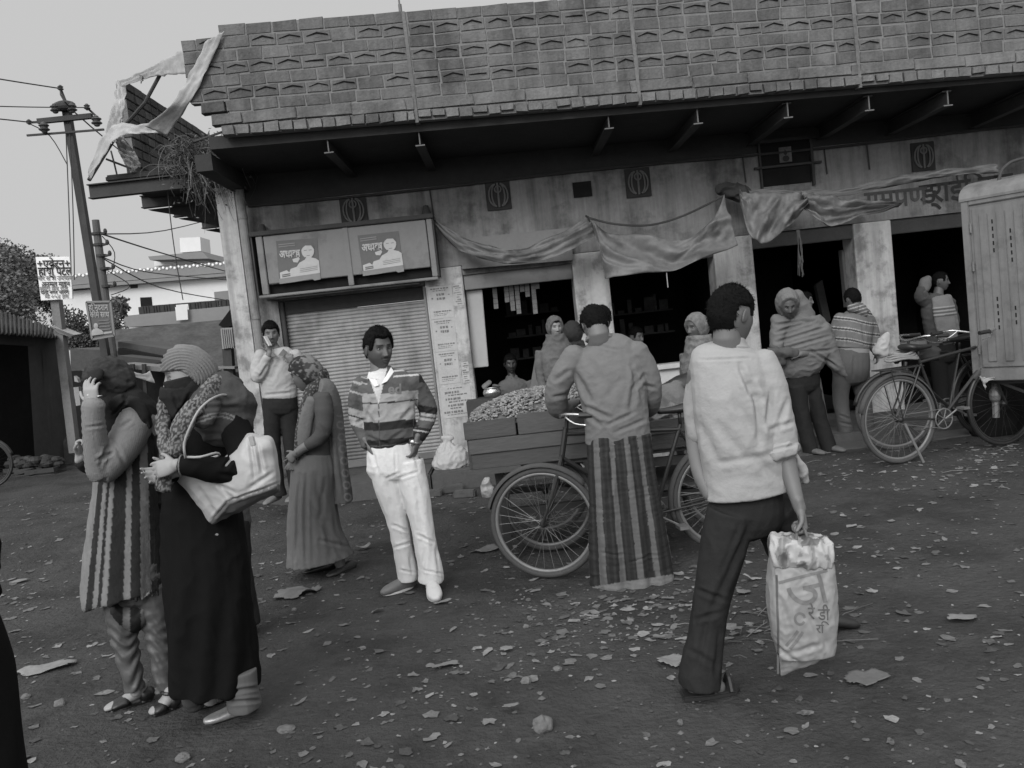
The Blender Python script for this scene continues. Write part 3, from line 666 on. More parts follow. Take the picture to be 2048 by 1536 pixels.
# hospital sign on its post
hp = thing('hospital_sign', 'white board sign with dark Hindi hospital lettering on a post above the tin shed', 'sign', (P(150, 900, 13.2).x, 13.2, 0))
q = MB(); q.bar(P(113, 600, 13.2), P(150, 905, 13.2), 0.13, 0.13); q.build('post', mat('pale_post', 0.2, 0.9, 0.3, dark=0.1), hp)
M_board = mat('white_board', 0.75, 0.7, 0.12, 3, 30, 0.05)
brd = qp('board', [(71, 514), (139, 513), (145, 597), (82, 601)], 13.05, M_board, hp, 0.03)
xd = (P(139, 513, 13.04)-P(71, 514, 13.04)); zd = Vector((0, 0, 1)); M_letter = mat('sign_ink', 0.04, 0.8, 0.1); M_letter2 = mat('faded_ink', 0.2, 0.8, 0.2)
xd2 = xd.normalized()
def tline(tokens, x, y, h, m=M_letter, b=0.02): text_on('lettering', tokens, P(x, y, 13.04), xd2, zd, h, m, brd, b, 0.004, maxw=(0.52 if x < 80 else 0.44))
tline(['+', 'ए', 'वे', 'र', 'न', '+'], 75, 535, 0.17)
tline(['ह', 'ा', 'स', '्', 'ि', 'प', 'ट', 'ल'], 78, 551, 0.19, b=0.025)
tline(['स', 'र', ' ', 'स', 'भ', 'ी', ' ', 'उ', 'प', 'च', 'ा', 'र'], 77, 561, 0.10, M_letter2)
tline(['अ', 'न', 'म', 'ल', ' ', 'म', 'ा', 'ई', 'न'], 84, 573, 0.11)
tline(['स', 'ी', 'ट', 'ी', ' ', 'म', 'े', 'न', ' ', 'र', 'ो', 'ड'], 80, 582, 0.10, M_letter2)
tline(['प', 'त', 'ा', ' ', 'न', 'ग', 'र', ' ', 'म', 'ा', 'र', 'ग'], 82, 589, 0.09)
tline(['म', 'ो', ' ', '०', '५', '४', ' ', 'ह', 'म'], 90, 597, 0.09, M_letter2)
# poles
p1 = thing('steel_power_pole', 'dark leaning steel power pole with two crossarms and round insulators', 'pole', (P(240, 870, 16).x, 16, 0))
q = MB(); t0, t1 = P(131, 205, 16), P(214, 725, 16); d = (t1-t0)/(t0.z-t1.z); q.bar(t0, t0+d*t0.z, 0.13, 0.13); q.build('pole', M_iron, p1)
q = MB(); q.bar(P(76, 243, 15.9), P(184, 232, 15.9), 0.09, 0.09); q.build('crossarm', M_iron, p1)
q = MB(); q.bar(P(54, 271, 15.88), P(208, 259, 15.88), 0.035, 0.035); q.build('crossarm', M_iron, p1)
for a_, b_ in (((121, 177), (133, 207)), ((175, 216), (194, 234)), ((58, 245), (78, 244))): q = MB(); q.bar(P(*a_, 15.9), P(*b_, 15.9), 0.035, 0.035); q.build('pin', M_iron, p1)
for x, y, r in ((88, 255, 0.10), (193, 242, 0.10), (58, 244, 0.05), (121, 176, 0.055), (174, 214, 0.06), (110, 217, 0.09), (144, 216, 0.09)):
    q = MB(); c = P(x, y, 15.82)
    for k, rr_ in enumerate((0.55, 1.0, 0.7, 0.95, 0.5)): q.ell(c+Vector((0, 0, (k-2)*r*0.38)), (r*rr_, r*rr_, r*0.3), 12)
    q.build('insulator', mat('brown_glaze', 0.07, 0.3, 0.2), p1)
q = MB(); c = P(128, 212, 15.9); q.ell(c, (0.22, 0.12, 0.10), 14); q.build('pole_cap', M_iron, p1)
p2 = thing('concrete_power_pole', 'pale round concrete pole with cable clamps beside the steel power pole', 'pole', (P(225, 850, 17).x, 17, 0))
t0, t1 = P(191, 440, 17), P(224, 712, 17); d = (t1-t0)/(t0.z-t1.z); q = MB(); q.tube([t0, t0+d*t0.z*.5, t0+d*t0.z], [0.07, 0.1, 0.12], 12); q.build('pole', mat('pole_concrete', 0.11, 0.9, 0.3, dark=0.06), p2)
for x, y in ((194, 470), (198, 492), (203, 514), (210, 540), (213, 575)):
    q = MB(); c = P(x, y, 17); q.tube([c, c+Vector((0, 0, 0.05))], 0.105, 12); q.bar(c, c+Vector((0.2, -0.05, 0.02)), 0.04); q.ell(c+Vector((0.2, -0.05, 0.05)), (.04, .04, .06), 8); q.build('clamp', M_iron, p2)
sg = thing('poster_sign', 'grey framed sign with pale Hindi lines and a small white figure, on the poles', 'sign', P(205, 690, 15.6))
brd = qp('board', [(175, 606), (219, 605), (227, 669), (187, 677)], 15.6, mat('sign_grey', 0.11, 0.7, 0.2), sg, 0.03)
q = MB(); c4 = [P(x, y, 15.59) for x, y in ((173, 604), (221, 603), (229, 671), (185, 679))]
for i in range(4): q.bar(c4[i], c4[(i+1) % 4], 0.035, 0.035)
q.build('frame', M_grey, sg)
xd2 = (P(219, 605, 15.6)-P(175, 606, 15.6)).normalized(); M_pale = mat('pale_ink', 0.32, 0.8, 0.2)
def tl2(tk, x, y, h): text_on('lettering', tk, P(x, y, 15.59), xd2, (0, 0, 1), h, M_pale, brd, 0.02, 0.004, maxw=0.36)
tl2(['ह', 'ि', 'न', 'द', 'र', 'ा', 'न'], 178, 621, 0.16); tl2(['क', 'ी', 'म', 'े', ' ', 'स', 'ा', 'थ'], 181, 635, 0.15)
for k in range(4): qp('text_line', [(196+k, 641+k*6), (218+k, 639+k*6), (218+k, 641+k*6), (196+k, 643+k*6)], 15.585, mat('pale_ink2', 0.17, 0.8), brd, 0.006)
qp('text_line', [(201, 665), (224, 662), (224, 666), (202, 669)], 15.585, M_pale, brd, 0.006)
q = MB(); c = P(192, 652, 15.58); q.ell(c, (0.045, 0.012, 0.055), 12); q.loft([(P(192, 657, 15.58), 0.04, 0.01), (P(193, 664, 15.58), 0.12, 0.012), (P(194, 670, 15.58), 0.12, 0.012)], rnd=False, seg=14); q.build('figure', M_pale, brd)
# overhead wires
def wire(pts, r, label, cat='wire', sag=0):
    q = MB(); q.tube([P(*a) for a in pts], r, 5, sub=4); tag(q.build('overhead_wire', M_iron, None), label, cat, 'overhead wires at the left')
wire([(-60, 148, 14), (30, 163, 15), (121, 177, 15.9)], 0.012, 'top wire running off the left edge from the pole tip')
wire([(-60, 211, 14), (60, 214, 15), (174, 215, 15.8)], 0.010, 'middle wire running off the left edge below the pole tip')
wire([(-60, 233, 14), (0, 238, 15), (56, 244, 15.9)], 0.012, 'lowest wire running off the left edge to the crossarm end')
wire([(120, 178, 15.9), (150, 225, 16), (300, 350, 22), (470, 487, 30)], 0.014, 'long wire slanting from the pole tip down behind the beams')
wire([(56, 246, 15.9), (100, 272, 16), (135, 330, 15.9)], 0.010, 'short slack wire under the crossarm of the steel pole')
wire([(132, 268, 15.8), (138, 420, 15.8), (143, 560, 15.8)], 0.010, 'left one of two cables hanging beside the steel pole')
wire([(140, 268, 15.8), (146, 420, 15.8), (149, 560, 15.8)], 0.010, 'right one of two cables hanging beside the steel pole')
wire([(204, 468, 17), (330, 461, 22), (460, 428, 30)], 0.014, 'wire rising right from the concrete pole above the white house')
wire([(204, 468, 17), (320, 505, 22), (460, 545, 30)], 0.018, 'highest wire falling right from the concrete pole across the white house')
wire([(204, 514, 17), (300, 545, 22), (460, 560, 30)], 0.014, 'wire sagging across the white house parapet')
wire([(204, 516, 17), (320, 575, 20), (450, 600, 26)], 0.014, 'lowest sagging wire in front of the white house wall')
wire([(216, 542, 17), (260, 572, 17.5), (222, 590, 17)], 0.010, 'loose wire loop on the concrete pole')
wire([(204, 472, 17), (229, 505, 17.2), (224, 545, 17)], 0.010, 'small wire tail hanging from the concrete pole top')
wire([(330, 318, 9.4), (340, 430, 9.4), (352, 520, 9.4), (366, 600, 9.4)], 0.006, 'thin cord hanging from the projecting steel beam')
wire([(455, 490, 9.6), (452, 560, 9.7)], 0.005, 'short cord hanging at the corner column')
# stalls beyond the women
st = thing('market_stall', 'low dark stall with tin sheets and a pale cloth edge behind the women', 'stall', P(300, 830, 14))
qp('roof', [(236, 683), (345, 700), (345, 716), (236, 695)], 16, M_mud, st, 1.5, 'mud topped roof'); qp('roof_beam', [(236, 696), (345, 717), (345, 731), (236, 708)], 15.8, M_dark, st, 0.2)
qp('tin_sheet', [(236, 711), (335, 722), (300, 729), (236, 726)], 15.2, M_tin, st, 0.6); qp('tin_sheet', [(240, 727), (420, 742), (420, 752), (240, 736)], 14.5, mat('pale_tin', 0.16, 0.6, 0.3), st, 0.6)
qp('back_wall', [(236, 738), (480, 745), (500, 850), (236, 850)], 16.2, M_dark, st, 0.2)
for x0, x1 in ((265, 269), (288, 296), (232, 236)): q = MB(); q.bar(P(x0, 728, 14.4), P(x1, 850, 14.4), 0.06); q.build('post', M_iron, st)
def cloth(name, A, B, nu, nv, m, label=None, cat=None, amp=0.02, seed=0, freq=3.0, thick=0.004, parent=None, group=None, bulge=0.0, ridge=0.0, rdir=None):
    """cloth between two edge curves (x, y, depth) with wrinkles running along rdir"""
    a = [P(*p) for p in A]; b = [P(*p) for p in B]
    def ev(pts, t):
        s = t*(len(pts)-1); i = min(int(s), len(pts)-2); f = s-i; g = lambda k: pts[min(max(k, 0), len(pts)-1)]
        p0, p1, p2, p3 = g(i-1), g(i), g(i+1), g(i+2); return 0.5*((2*p1)+(-p0+p2)*f+(2*p0-5*p1+4*p2-p3)*f*f+(-p0+3*p1-3*p2+p3)*f**3)
    vs = []
    for i in range(nu+1):
        for j in range(nv+1):
            u, v = i/nu, j/nv; p = ev(a, u).lerp(ev(b, u), v)
            w_ = amp*noise.noise((u*freq*2.2+seed, v*freq, seed))*1.6+amp*0.5*noise.noise((u*freq*6, v*freq*2.2, seed+5))
            if ridge:
                a_ = rdir[0]*u+rdir[1]*v; b_ = -rdir[1]*u*.25+rdir[0]*v*.25; w_ += ridge*(0.9-2.6*abs(noise.noise((a_*1.15+.4*noise.noise((u*2, v*2, seed+8)), b_*.6, seed+2)))+0.5*noise.noise((a_*3.1, b_*1.3, seed+4)))*math.sin(math.pi*min(max(v*0.8+0.12, 0), 1))
            vs.append(p+Vector((0, -1, 0))*(w_+bulge*math.sin(math.pi*v)*math.sin(math.pi*u))+Vector((0, 0, w_*0.35)))
    fs = [(i*(nv+1)+j, i*(nv+1)+j+1, (i+1)*(nv+1)+j+1, (i+1)*(nv+1)+j) for i in range(nu) for j in range(nv)]
    o = link(name, mesh(vs, fs, True), m, parent); s = o.modifiers.new('s', 'SOLIDIFY'); s.thickness = thick
    if label: tag(o, label, cat, group)
    return o
M_cloth = mat('pale_cloth', 0.3, 0.9, 0.2, 3, 20, 0.2)
cloth('hanging_cloth', [(262, 741, 14.2), (285, 748, 14.2), (300, 741, 14.2)], [(264, 752, 14.2), (288, 760, 14.2), (311, 767, 14.2)], 12, 6, M_cloth, 'small pale cloth corner hanging from the stall roof', 'cloth', 0.03, 3)
hm = qp('thatched_lean_to', [(140, 697), (235, 702), (240, 735), (142, 742)], 17, mat('thatch', 0.07, 0.95, 0.4, 5, 30, 0.6, 20), None, 2); tag(hm, 'low rough lean-to roof between the shed and the poles', 'lean-to')
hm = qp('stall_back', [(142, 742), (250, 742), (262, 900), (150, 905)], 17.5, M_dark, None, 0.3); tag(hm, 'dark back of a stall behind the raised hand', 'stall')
q = MB()
for pts, Y in (([(146, 775), (157, 774), (161, 810), (152, 812)], 15.5), ([(148, 752), (154, 757), (157, 765), (149, 763)], 15.4)): quadslab(q, pts, Y, 0.1)
tag(q.build('hanging_goods', M_cloth, None), 'pale goods hanging in the dark stall behind the raised hand', 'goods')
# box shrine on a post beside the column
kb = thing('post_box_shrine', 'small roofed wooden box with ribbed pale front on a post left of the corner column', 'box', (P(455, 800, 11).x, 11, 0))
qp('roof', [(437, 650), (460, 619), (466, 652), (445, 655)], 11, M_dark, kb, 0.4)
bx2 = qp('box', [(441, 657), (464, 655), (470, 694), (445, 698)], 11, mat('ribbed_tin', 0.3, 0.7, 0.3, 3, 20, stretch=(14, 1, 1)), kb, 0.3)
q = MB()
for k in range(6): q.bar(P(443+k*4, 658, 10.98), P(447+k*4, 696, 10.98), 0.012, 0.012)
q.build('rib', M_cloth, bx2)
q = MB(); q.bar(P(456, 697, 11.1), P(468, 860, 11.1), 0.12, 0.12); q.build('post', M_bark, kb); qp('shelf', [(434, 733), (469, 733), (469, 738), (434, 737)], 10.9, M_grey, kb, 0.3)
# stump, vegetables and crates by the shed
q = MB(); c = G(152, 945); q.loft([((c.x, c.y, 0), .2, .16), ((c.x-.02, c.y, .25), .17, .14), ((c.x-.05, c.y, .5), .19, .15)], seg=14, expo=3); o = q.build('stone_block', mat('block_stone', 0.1, .95, .3, 3, 20, .6, 20), None, smooth=True); tag(o, 'rough pale block standing at the shed corner', 'block')
rr = random.Random(12)
for i, (px, py) in enumerate(((52, 958), (74, 960), (96, 962))):
    c = G(px, py+8); cr = thing('wooden_crate', ['left', 'middle', 'right'][i]+'most'*(i != 1)+' low crate of greens by the shed', 'crate', c, 'crates of vegetables by the shed')
    q = MB()
    for k in range(3):
        z = 0.03+k*0.09; q.box((c.x-.22, c.y-.18, z), (c.x+.22, c.y-.16, z+.065)); q.box((c.x-.22, c.y+.16, z), (c.x+.22, c.y+.18, z+.065)); q.box((c.x-.22, c.y-.157, z), (c.x-.2, c.y+.157, z+.065)); q.box((c.x+.2, c.y-.157, z), (c.x+.22, c.y+.157, z+.065))
    q.build('slats', M_bark, cr)
    q = MB()
    for k in range(16): q.ell((c.x+rr.uniform(-.2, .2), c.y+rr.uniform(-.12, .12), .3+rr.uniform(0, .1)), (.08, .08, .06), 8)
    o = q.build('greens', M_fol, None, colf=True); o.data.color_attributes['Col'].data.foreach_set('color', [z for v in o.data.vertices for z in ([.03+.06*abs(noise.noise(v.co*9))]*3+[1])])
    tag(o, 'leafy greens heaped on the '+['left', 'middle', 'right'][i]+' crate by the shed', 'vegetables', 'heaps of greens'); o['kind'] = 'stuff'
# torn banner on its bamboo frame over the missing corner
M_torn = mat('torn_tarpaulin', 0.33, 0.8, 0.3, 4, 25, 0.3, 30); M_torn.node_tree.nodes['Principled BSDF'].inputs['Subsurface Weight'].default_value = 0.0
tb = thing('torn_banner', 'torn pale banner hanging in strips from a frame over the broken left roof corner', 'banner', P(178, 360, 9.25))
q = MB(); q.tube([P(178, 360, 9.22), P(233, 270, 9.6), P(240, 262, 9.7)], 0.022, 7); q.tube([P(322, 146, 9.3), P(290, 205, 9.4), P(250, 250, 9.6)], 0.02, 7); q.tube([P(212, 318, 9.3), P(262, 337, 9.35)], 0.012, 6); q.tube([P(222, 302, 9.35), P(228, 325, 9.3), P(234, 350, 9.3)], 0.010, 6); q.tube([P(370, 290, 9.3), P(450, 262, 8.3)], 0.012, 6)
q.build('frame', M_bark, tb)
def strip(A, B, seed, nu=30, nv=8, amp=0.035): return cloth('strip', A, B, nu, nv, M_torn, amp=amp, seed=seed, freq=5, parent=tb, thick=0.003)
strip([(448, 62, 7.88), (416, 135, 7.88), (380, 205, 7.9), (334, 272, 8.2)], [(412, 82, 7.88), (378, 150, 7.88), (340, 212, 7.9), (288, 252, 8.2)], 1, amp=.014)
strip([(326, 266, 8.6), (280, 268, 8.8), (236, 274, 9.0), (205, 315, 9.1), (180, 360, 9.2)], [(318, 236, 8.6), (280, 250, 8.8), (240, 246, 9.1), (204, 275, 9.15), (176, 345, 9.2)], 2, amp=.018)
strip([(238, 163, 10.2), (290, 140, 9.4), (330, 118, 8.9), (372, 96, 8.1)], [(242, 174, 10.2), (296, 156, 9.4), (335, 150, 8.9), (374, 148, 8.1)], 3, amp=.02)
strip([(233, 160, 10.2), (228, 200, 10.0), (218, 235, 9.7), (200, 290, 9.3)], [(252, 168, 10.2), (250, 215, 10.0), (240, 250, 9.8), (230, 285, 9.4)], 4, amp=0.03)
strip([(232, 282, 9.3), (240, 310, 9.4), (262, 346, 9.4)], [(244, 270, 9.35), (270, 305, 9.5), (282, 332, 9.5)], 5, amp=0.06)
strip([(278, 150, 9.5), (282, 168, 9.5)], [(284, 150, 9.5), (286, 160, 9.5)], 6, 8, 3)
# weeds on the ledge
gw = thing('dry_weeds', 'shaggy dry creeper hanging from the broken ledge at the corner', 'plant', P(420, 340, 9.1))
q = MB(); rr = random.Random(6)
for i in range(420):
    a = P(rr.uniform(345, 462), rr.uniform(285, 345)-abs(rr.gauss(0, 5)), rr.uniform(9.0, 9.5)); b = a+Vector((rr.gauss(0.0, 0.10), rr.gauss(0, 0.07), rr.uniform(-0.02, 0.1)))
    t = (a.x+2.9)/0.7; L = rr.uniform(0.1, 0.62)*(0.45+0.75*math.exp(-((a.x+3.05)/0.22)**2)); c = b+Vector((rr.gauss(0.03, 0.09), rr.gauss(-.03, 0.05), -L*0.5)); d = c+Vector((rr.gauss(0.02, 0.06), 0, -L*0.5))
    q.cc = rr.choice([0.04, 0.07, 0.11, 0.16]); q.tube([a, b, c, d], [0.004, 0.004, 0.003, 0.0015], 3, sub=2)
q.build('stems', M_straw if 'M_straw' in globals() else mat('dry_stem', 0.1, 0.9, 0.2, vcol=True), gw, colf=True)
vs, fs, cs = [], [], []
for i in range(1500):
    p = P(rr.gauss(410, 32), rr.gauss(325, 24)+abs(rr.gauss(0, 14)), rr.uniform(9.0, 9.5)); a = Vector((rr.gauss(0, 1), rr.gauss(0, 1), rr.gauss(0, 1))).normalized()*0.022; b = a.orthogonal().normalized()*0.01
    k = len(vs); vs += [p-a, p+b, p+a, p-b]; fs.append((k, k+1, k+2, k+3)); cs += [rr.uniform(.03, .13)]*4
link('leaves', mesh(vs, fs, False, cs), M_fol, gw)
# ================================================================ things on the street
M_black = mat('black_enamel', 0.02, 0.45, 0.3, 6, 40, 0.1); M_tyre = mat('dusty_tyre', 0.062, 0.9, 0.25, 6, 50, 0.3, 60)
M_rim = mat('dull_rim', 0.16, 0.5, 0.3, 6, 40, 0.1, metal=0.3); M_chrome = mat('chrome', 0.55, 0.25, 0.2, metal=0.9)
def wheel(c, ax, r, parent, tr=0.019, spokes=30, seed=0, mt=None):
    M_rim = mt if mt else globals()['M_rim']
    c = Vector(c); ax = Vector(ax).normalized(); up = Vector((0, 0, 1)); u = ax.cross(up).normalized(); v = u.cross(ax).normalized()
    pt = lambda t, rr, o=0.0: c+(u*math.cos(t)+v*math.sin(t))*rr+ax*o
    T = np.linspace(0, 2*math.pi, 56, endpoint=False)
    q = MB(); q.tube([pt(t, r-tr) for t in T], tr, 10, closed=True); wo = q.build('wheel', mt or M_tyre, parent, smooth=True)
    q = MB(); q.tube([pt(t, r-2.2*tr) for t in T], tr*0.72, 8, closed=True); q.build('rim', M_rim, wo, smooth=True)
    q = MB(); q.tube([c-ax*0.05, c-ax*0.03, c+ax*0.03, c+ax*0.05], [0.011, 0.026, 0.026, 0.011], 10); hb = q.build('hub', M_black, wo)
    q = MB()
    for k in range(spokes):
        t = 2*math.pi*k/spokes; s = 1 if k % 2 else -1; q.tube([pt(t+0.55*(1 if k % 4 < 2 else -1), 0.024, s*0.025), pt(t, r-2.2*tr, 0)], 0.0014, 3)
    q.build('spokes', M_rim, wo); return wo
def fender(c, ax, r, a0, a1, parent, m, w_=0.03):
    c = Vector(c); ax = Vector(ax).normalized(); u = ax.cross(Vector((0, 0, 1))).normalized(); v = u.cross(ax).normalized(); vs = []; n = 24
    for i in range(n+1):
        t = a0+(a1-a0)*i/n
        for o, dr in ((-w_, -.018), (-w_*.6, 0), (0, .006), (w_*.6, 0), (w_, -.018)): vs.append(c+(u*math.cos(t)+v*math.sin(t))*(r+dr)+ax*o)
    o = link('mudguard', mesh(vs, [(i*5+j, i*5+j+1, i*5+j+6, i*5+j+5) for i in range(n) for j in range(4)], True), m, parent); s = o.modifiers.new('s', 'SOLIDIFY'); s.thickness = 0.002; return o
def bicycle(label, rear, front, r, steer=0.0, mt=None, dark='', carrier=True, stand=True, grip_up=0.0, parts=True, mg=None, bar_px=None, group=None):
    rear, front = Vector(rear), Vector(front); u = (front-rear); wb = u.length; u.z = 0; u.normalize(); z = Vector((0, 0, 1)); ax = u.cross(z)
    t = thing('bicycle', label, 'bicycle', Vector(((rear.x+front.x)/2, (rear.y+front.y)/2, rear.z-r)), group)
    ux = (u*math.cos(steer)+ax*math.sin(steer)); axf = ux.cross(z)
    wheel(rear, ax, r, t, mt=M_black if 'r' in dark else mt); wheel(front, axf, r, t, mt=M_black if 'f' in dark else mt)  # wheels listed in dark are blackened, standing in for shade by the tin box
    bb = rear+u*0.44*wb/1.1-z*0.05; seat = rear+u*0.25+z*0.50; hd = front-u*0.20+z*0.56; hl = front-u*0.15+z*0.40
    q = MB(); R_ = 0.014
    q.tube([bb, seat], R_, 8); q.tube([seat-z*0.03, hd-z*0.02], R_, 8); q.tube([bb, hl], R_, 8); q.tube([hd+z*0.02, hl-z*0.02], 0.018, 8)
    for s in (-1, 1):
        q.tube([rear+ax*0.05*s, bb+ax*0.02*s], 0.008, 6); q.tube([rear+ax*0.05*s, seat+ax*0.02*s-z*0.05], 0.008, 6)
    q.build('frame', M_black, t)
    q = MB()
    for s in (-1, 1): q.tube([front+axf*0.05*s, front-ux*0.07+z*0.16+axf*0.05*s, hl-z*0.03+axf*0.045*s, hl+z*0.01], [0.008, 0.010, 0.012, 0.012], 7, sub=4)
    q.tube([hd, hd+z*0.10-u*0.02], 0.012, 8); q.build('fork', M_black, t)
    hc = hd+z*0.10-u*0.02; q = MB()
    q.tube([hc-axf*0.27-ux*0.17+z*0.02, hc-axf*0.24-ux*0.04+z*0.03, hc-axf*0.08+ux*0.03, hc+axf*0.08+ux*0.03, hc+axf*0.24-ux*0.04+z*0.03, hc+axf*0.27-ux*0.17+z*0.02], 0.011, 8, sub=4); hb = q.build('handlebar', M_chrome, t, smooth=True)
    for s in (-1, 1):
        q = MB(); q.tube([hc+axf*0.268*s-ux*0.13+z*0.022, hc+axf*0.272*s-ux*0.24+z*0.018], 0.018, 10); q.build('grip', M_black, hb)
        q = MB(); q.tube([hc+axf*0.20*s-ux*0.02+z*0.02, hc+axf*0.23*s-ux*0.09-z*0.03, hc+axf*0.25*s-ux*0.19-z*0.045], 0.005, 6, sub=3); q.build('brake_lever', M_chrome, hb)
    q = MB(); q.loft([(seat+u*0.13+z*0.10, .018, .018), (seat+u*0.02+z*0.10, .04, .025), (seat-u*0.09+z*0.11, .10, .035), (seat-u*0.13+z*0.12, .09, .03)], side=ax, seg=16); q.tube([seat, seat+z*0.09], 0.012, 8); q.build('saddle', M_black, t, smooth=True)
    q = MB(); T = np.linspace(0, 2*math.pi, 28, endpoint=False); q.tube([bb+ax*0.03+(u*math.cos(a)+z*math.sin(a))*0.088 for a in T], 0.006, 6, closed=True)
    for k in range(5): a = 6.283*k/5; q.tube([bb+ax*0.03, bb+ax*0.03+(u*math.cos(a)+z*math.sin(a))*0.088], 0.005, 5)
    for s in (-1, 1): q.tube([bb+ax*0.045*s, bb+ax*0.06*s+(u*0.85+z*0.5)*0.165*s], 0.008, 6); q.bar(bb+ax*0.06*s+(u*0.85+z*0.5)*0.165*s, bb+ax*0.15*s+(u*0.85+z*0.5)*0.165*s, 0.06, 0.02)
    for s in (-1, 1): q.tube([bb+ax*0.03+z*0.088*s, rear+ax*0.03+z*0.04*s], 0.004, 4)
    q.build('crankset', M_rim, t)
    m = mg or M_black
    fender(rear, ax, r+0.022, R(15), R(200), t, m); fender(front, axf, r+0.022, R(40), R(165), t, m)
    if carrier:
        q = MB(); a = rear+z*(r+0.06)-u*0.18; b = rear+z*(r+0.06)+u*0.24
        for s in (-0.07, -0.025, 0.025, 0.07): q.tube([a+ax*s, b+ax*s], 0.005, 6)
        for f in (0, .33, .66, 1): q.tube([a.lerp(b, f)-ax*0.07, a.lerp(b, f)+ax*0.07], 0.005, 6)
        for s in (-1, 1): q.tube([a.lerp(b, .2)+ax*0.07*s, rear+ax*0.06*s], 0.005, 6)
        q.build('carrier', M_black, t)
    if stand:
        q = MB(); q.tube([rear+ax*0.05-z*0.03, rear-ax*0.20+u*0.07-z*(r-0.01)] if stand < 0 else [rear+ax*0.07-z*0.03, rear+ax*0.14+u*0.10-z*(r-0.01)], 0.012, 8); q.build('kickstand', M_rim, t)
    return t
# bicycle leaning beside the peanut cart
RW = 0.355
fh = P(1088, 1036, 5.12); rh = P(1452, 1022, 5.28); fh.z = gz(fh.x, fh.y)+RW+0.01; rh.z = gz(rh.x, rh.y)+RW+0.01
bicycle('dark bicycle parked beside the peanut cart, its handlebar at the lungi wearer\'s left elbow', rh, fh, RW, steer=0.42, stand=0, mg=M_tyre)
# peanut cart
ct = thing('peanut_cart', 'low wooden handcart with plank sides heaped with peanuts, in front of the shops', 'cart', (P(1180, 1000, 5.8).x, 5.85, 0))
M_plank = mat('cart_plank', 0.075, 0.9, 0.22, 2, 12, 0.4, 14, stretch=(1, 1, 5)); M_plank2 = mat('cart_plank_pale', 0.09, 0.9, 0.25, 2, 14, 0.4, 14, stretch=(1, 1, 4))
cy0, cy1 = 5.42, 6.35
A0 = P(946, 940, cy0); A1 = P(1440, 872, cy0); zb = A0.z; X0, X1 = A0.x, A1.x
zt = P(935, 848, cy0).z; zm = P(960, 905, cy0).z
def board(name, x0, x1, y, z0, z1, t=0.022, m=M_plank, bow=0.0):
    q = MB(); q.box((x0, y-t/2, z0), (x1, y+t/2, z1)); return q.build(name, m, ct, bevel=0.004)
zr = zb+0.035
board('side_board', X0, X1, cy0, zb, zb+0.10); board('side_board', X0-0.01, X1, cy0-0.012, zb+0.104, zt-0.11, m=M_plank2)
board('side_board', X0-0.03, P(1030, 830, cy0).x-0.004, cy0-0.008, zt-0.106, zt+0.012, m=M_plank); board('side_board', P(1033, 830, cy0).x, P(1300, 830, cy0).x, cy0-0.014, zt-0.106, zt+0.03, m=M_plank2)
board('side_board', X0, X1, cy1, zb, zt); 
for x in (X0-0.02, X1):
    q = MB(); q.box((x, cy0+0.02, zb), (x+0.022, cy1-0.02, zt-0.01)); q.build('end_board', M_plank, ct, bevel=0.004)
q = MB(); q.box((X0-0.05, cy0-0.03, zb-0.035), (X0+0.32, cy0+0.03, zb+0.0)); q.box((X0+0.003, cy0+0.03, zb-0.03), (X1, cy1, zb-0.005)); q.build('bed', M_plank, ct)
q = MB()
for x in (X0+0.16, X1-0.12):
    for y in (cy0+0.12, cy1-0.1): q.bar((x, y, zb-0.03), (x+0.02, y, 0.36 if x > 0.5 else 0.02), 0.05)
q.bar((X0+0.2, cy0+0.12, 0.36), (X1, cy0+0.12, 0.36), 0.045); q.bar((X0+0.2, cy1-0.1, 0.36), (X1, cy1-0.1, 0.36), 0.045); q.bar((X0+0.5, cy0+0.14, 0.5), (X1-0.2, cy0+0.14, 0.18), 0.03)
q.build('undercarriage', M_black, ct)
for x, y in ((P(1098, 1018, 5.75).x, 5.72), (P(1098, 1018, 5.75).x, 6.2), (P(1455, 980, 5.75).x, 5.72)):
    wheel((x, y, 0.345), (0, 1, 0), 0.335, ct, spokes=24)
q = MB(); q.box((X1-0.8, cy0+0.05, 0.42), (X1-0.1, cy1-0.2, 0.44)); q.box((X1-0.75, cy0+0.1, 0.56), (X1-0.12, cy0+0.13, 0.62)); q.build('shelf', M_plank, ct)
# peanut heap
rr = random.Random(31); q = MB()
hx, hy = (X0+P(1300, 830, cy0).x)/2, (cy0+cy1)/2; hw = (P(1300, 830, cy0).x-X0)/2; hd_ = (cy1-cy0)/2-0.04
def heapz(x, y): 
    a, b = abs(x-hx)/hw, abs(y-hy)/hd_
    e = 0.17*max(0, 1-a**2.2)**0.7*max(0, 1-b**2.2)**0.7; return zt-0.02+e+0.012*noise.noise((x*7, y*7, 0))
def peanut(x, y, z, s, q):
    a = rr.uniform(0, 6.28); el = rr.uniform(-.5, .5); d = Vector((math.cos(a)*math.cos(el), math.sin(a)*math.cos(el), math.sin(el))); c = Vector((x, y, z))
    q.tube([c-d*s, c-d*s*.6, c, c+d*s*.6, c+d*s], [s*.12, s*.42, s*.30, s*.42, s*.12], 6)
base = MB(); vs = []; n = 30
for i in range(n+1):
    for j in range(n+1): x = hx-hw+2*hw*i/n; y = hy-hd_+2*hd_*j/n; vs.append((x, y, heapz(x, y)-0.012))
q.cc = 0.10; q.add(vs, [(i*(n+1)+j, i*(n+1)+j+1, (i+1)*(n+1)+j+1, (i+1)*(n+1)+j) for i in range(n) for j in range(n)])
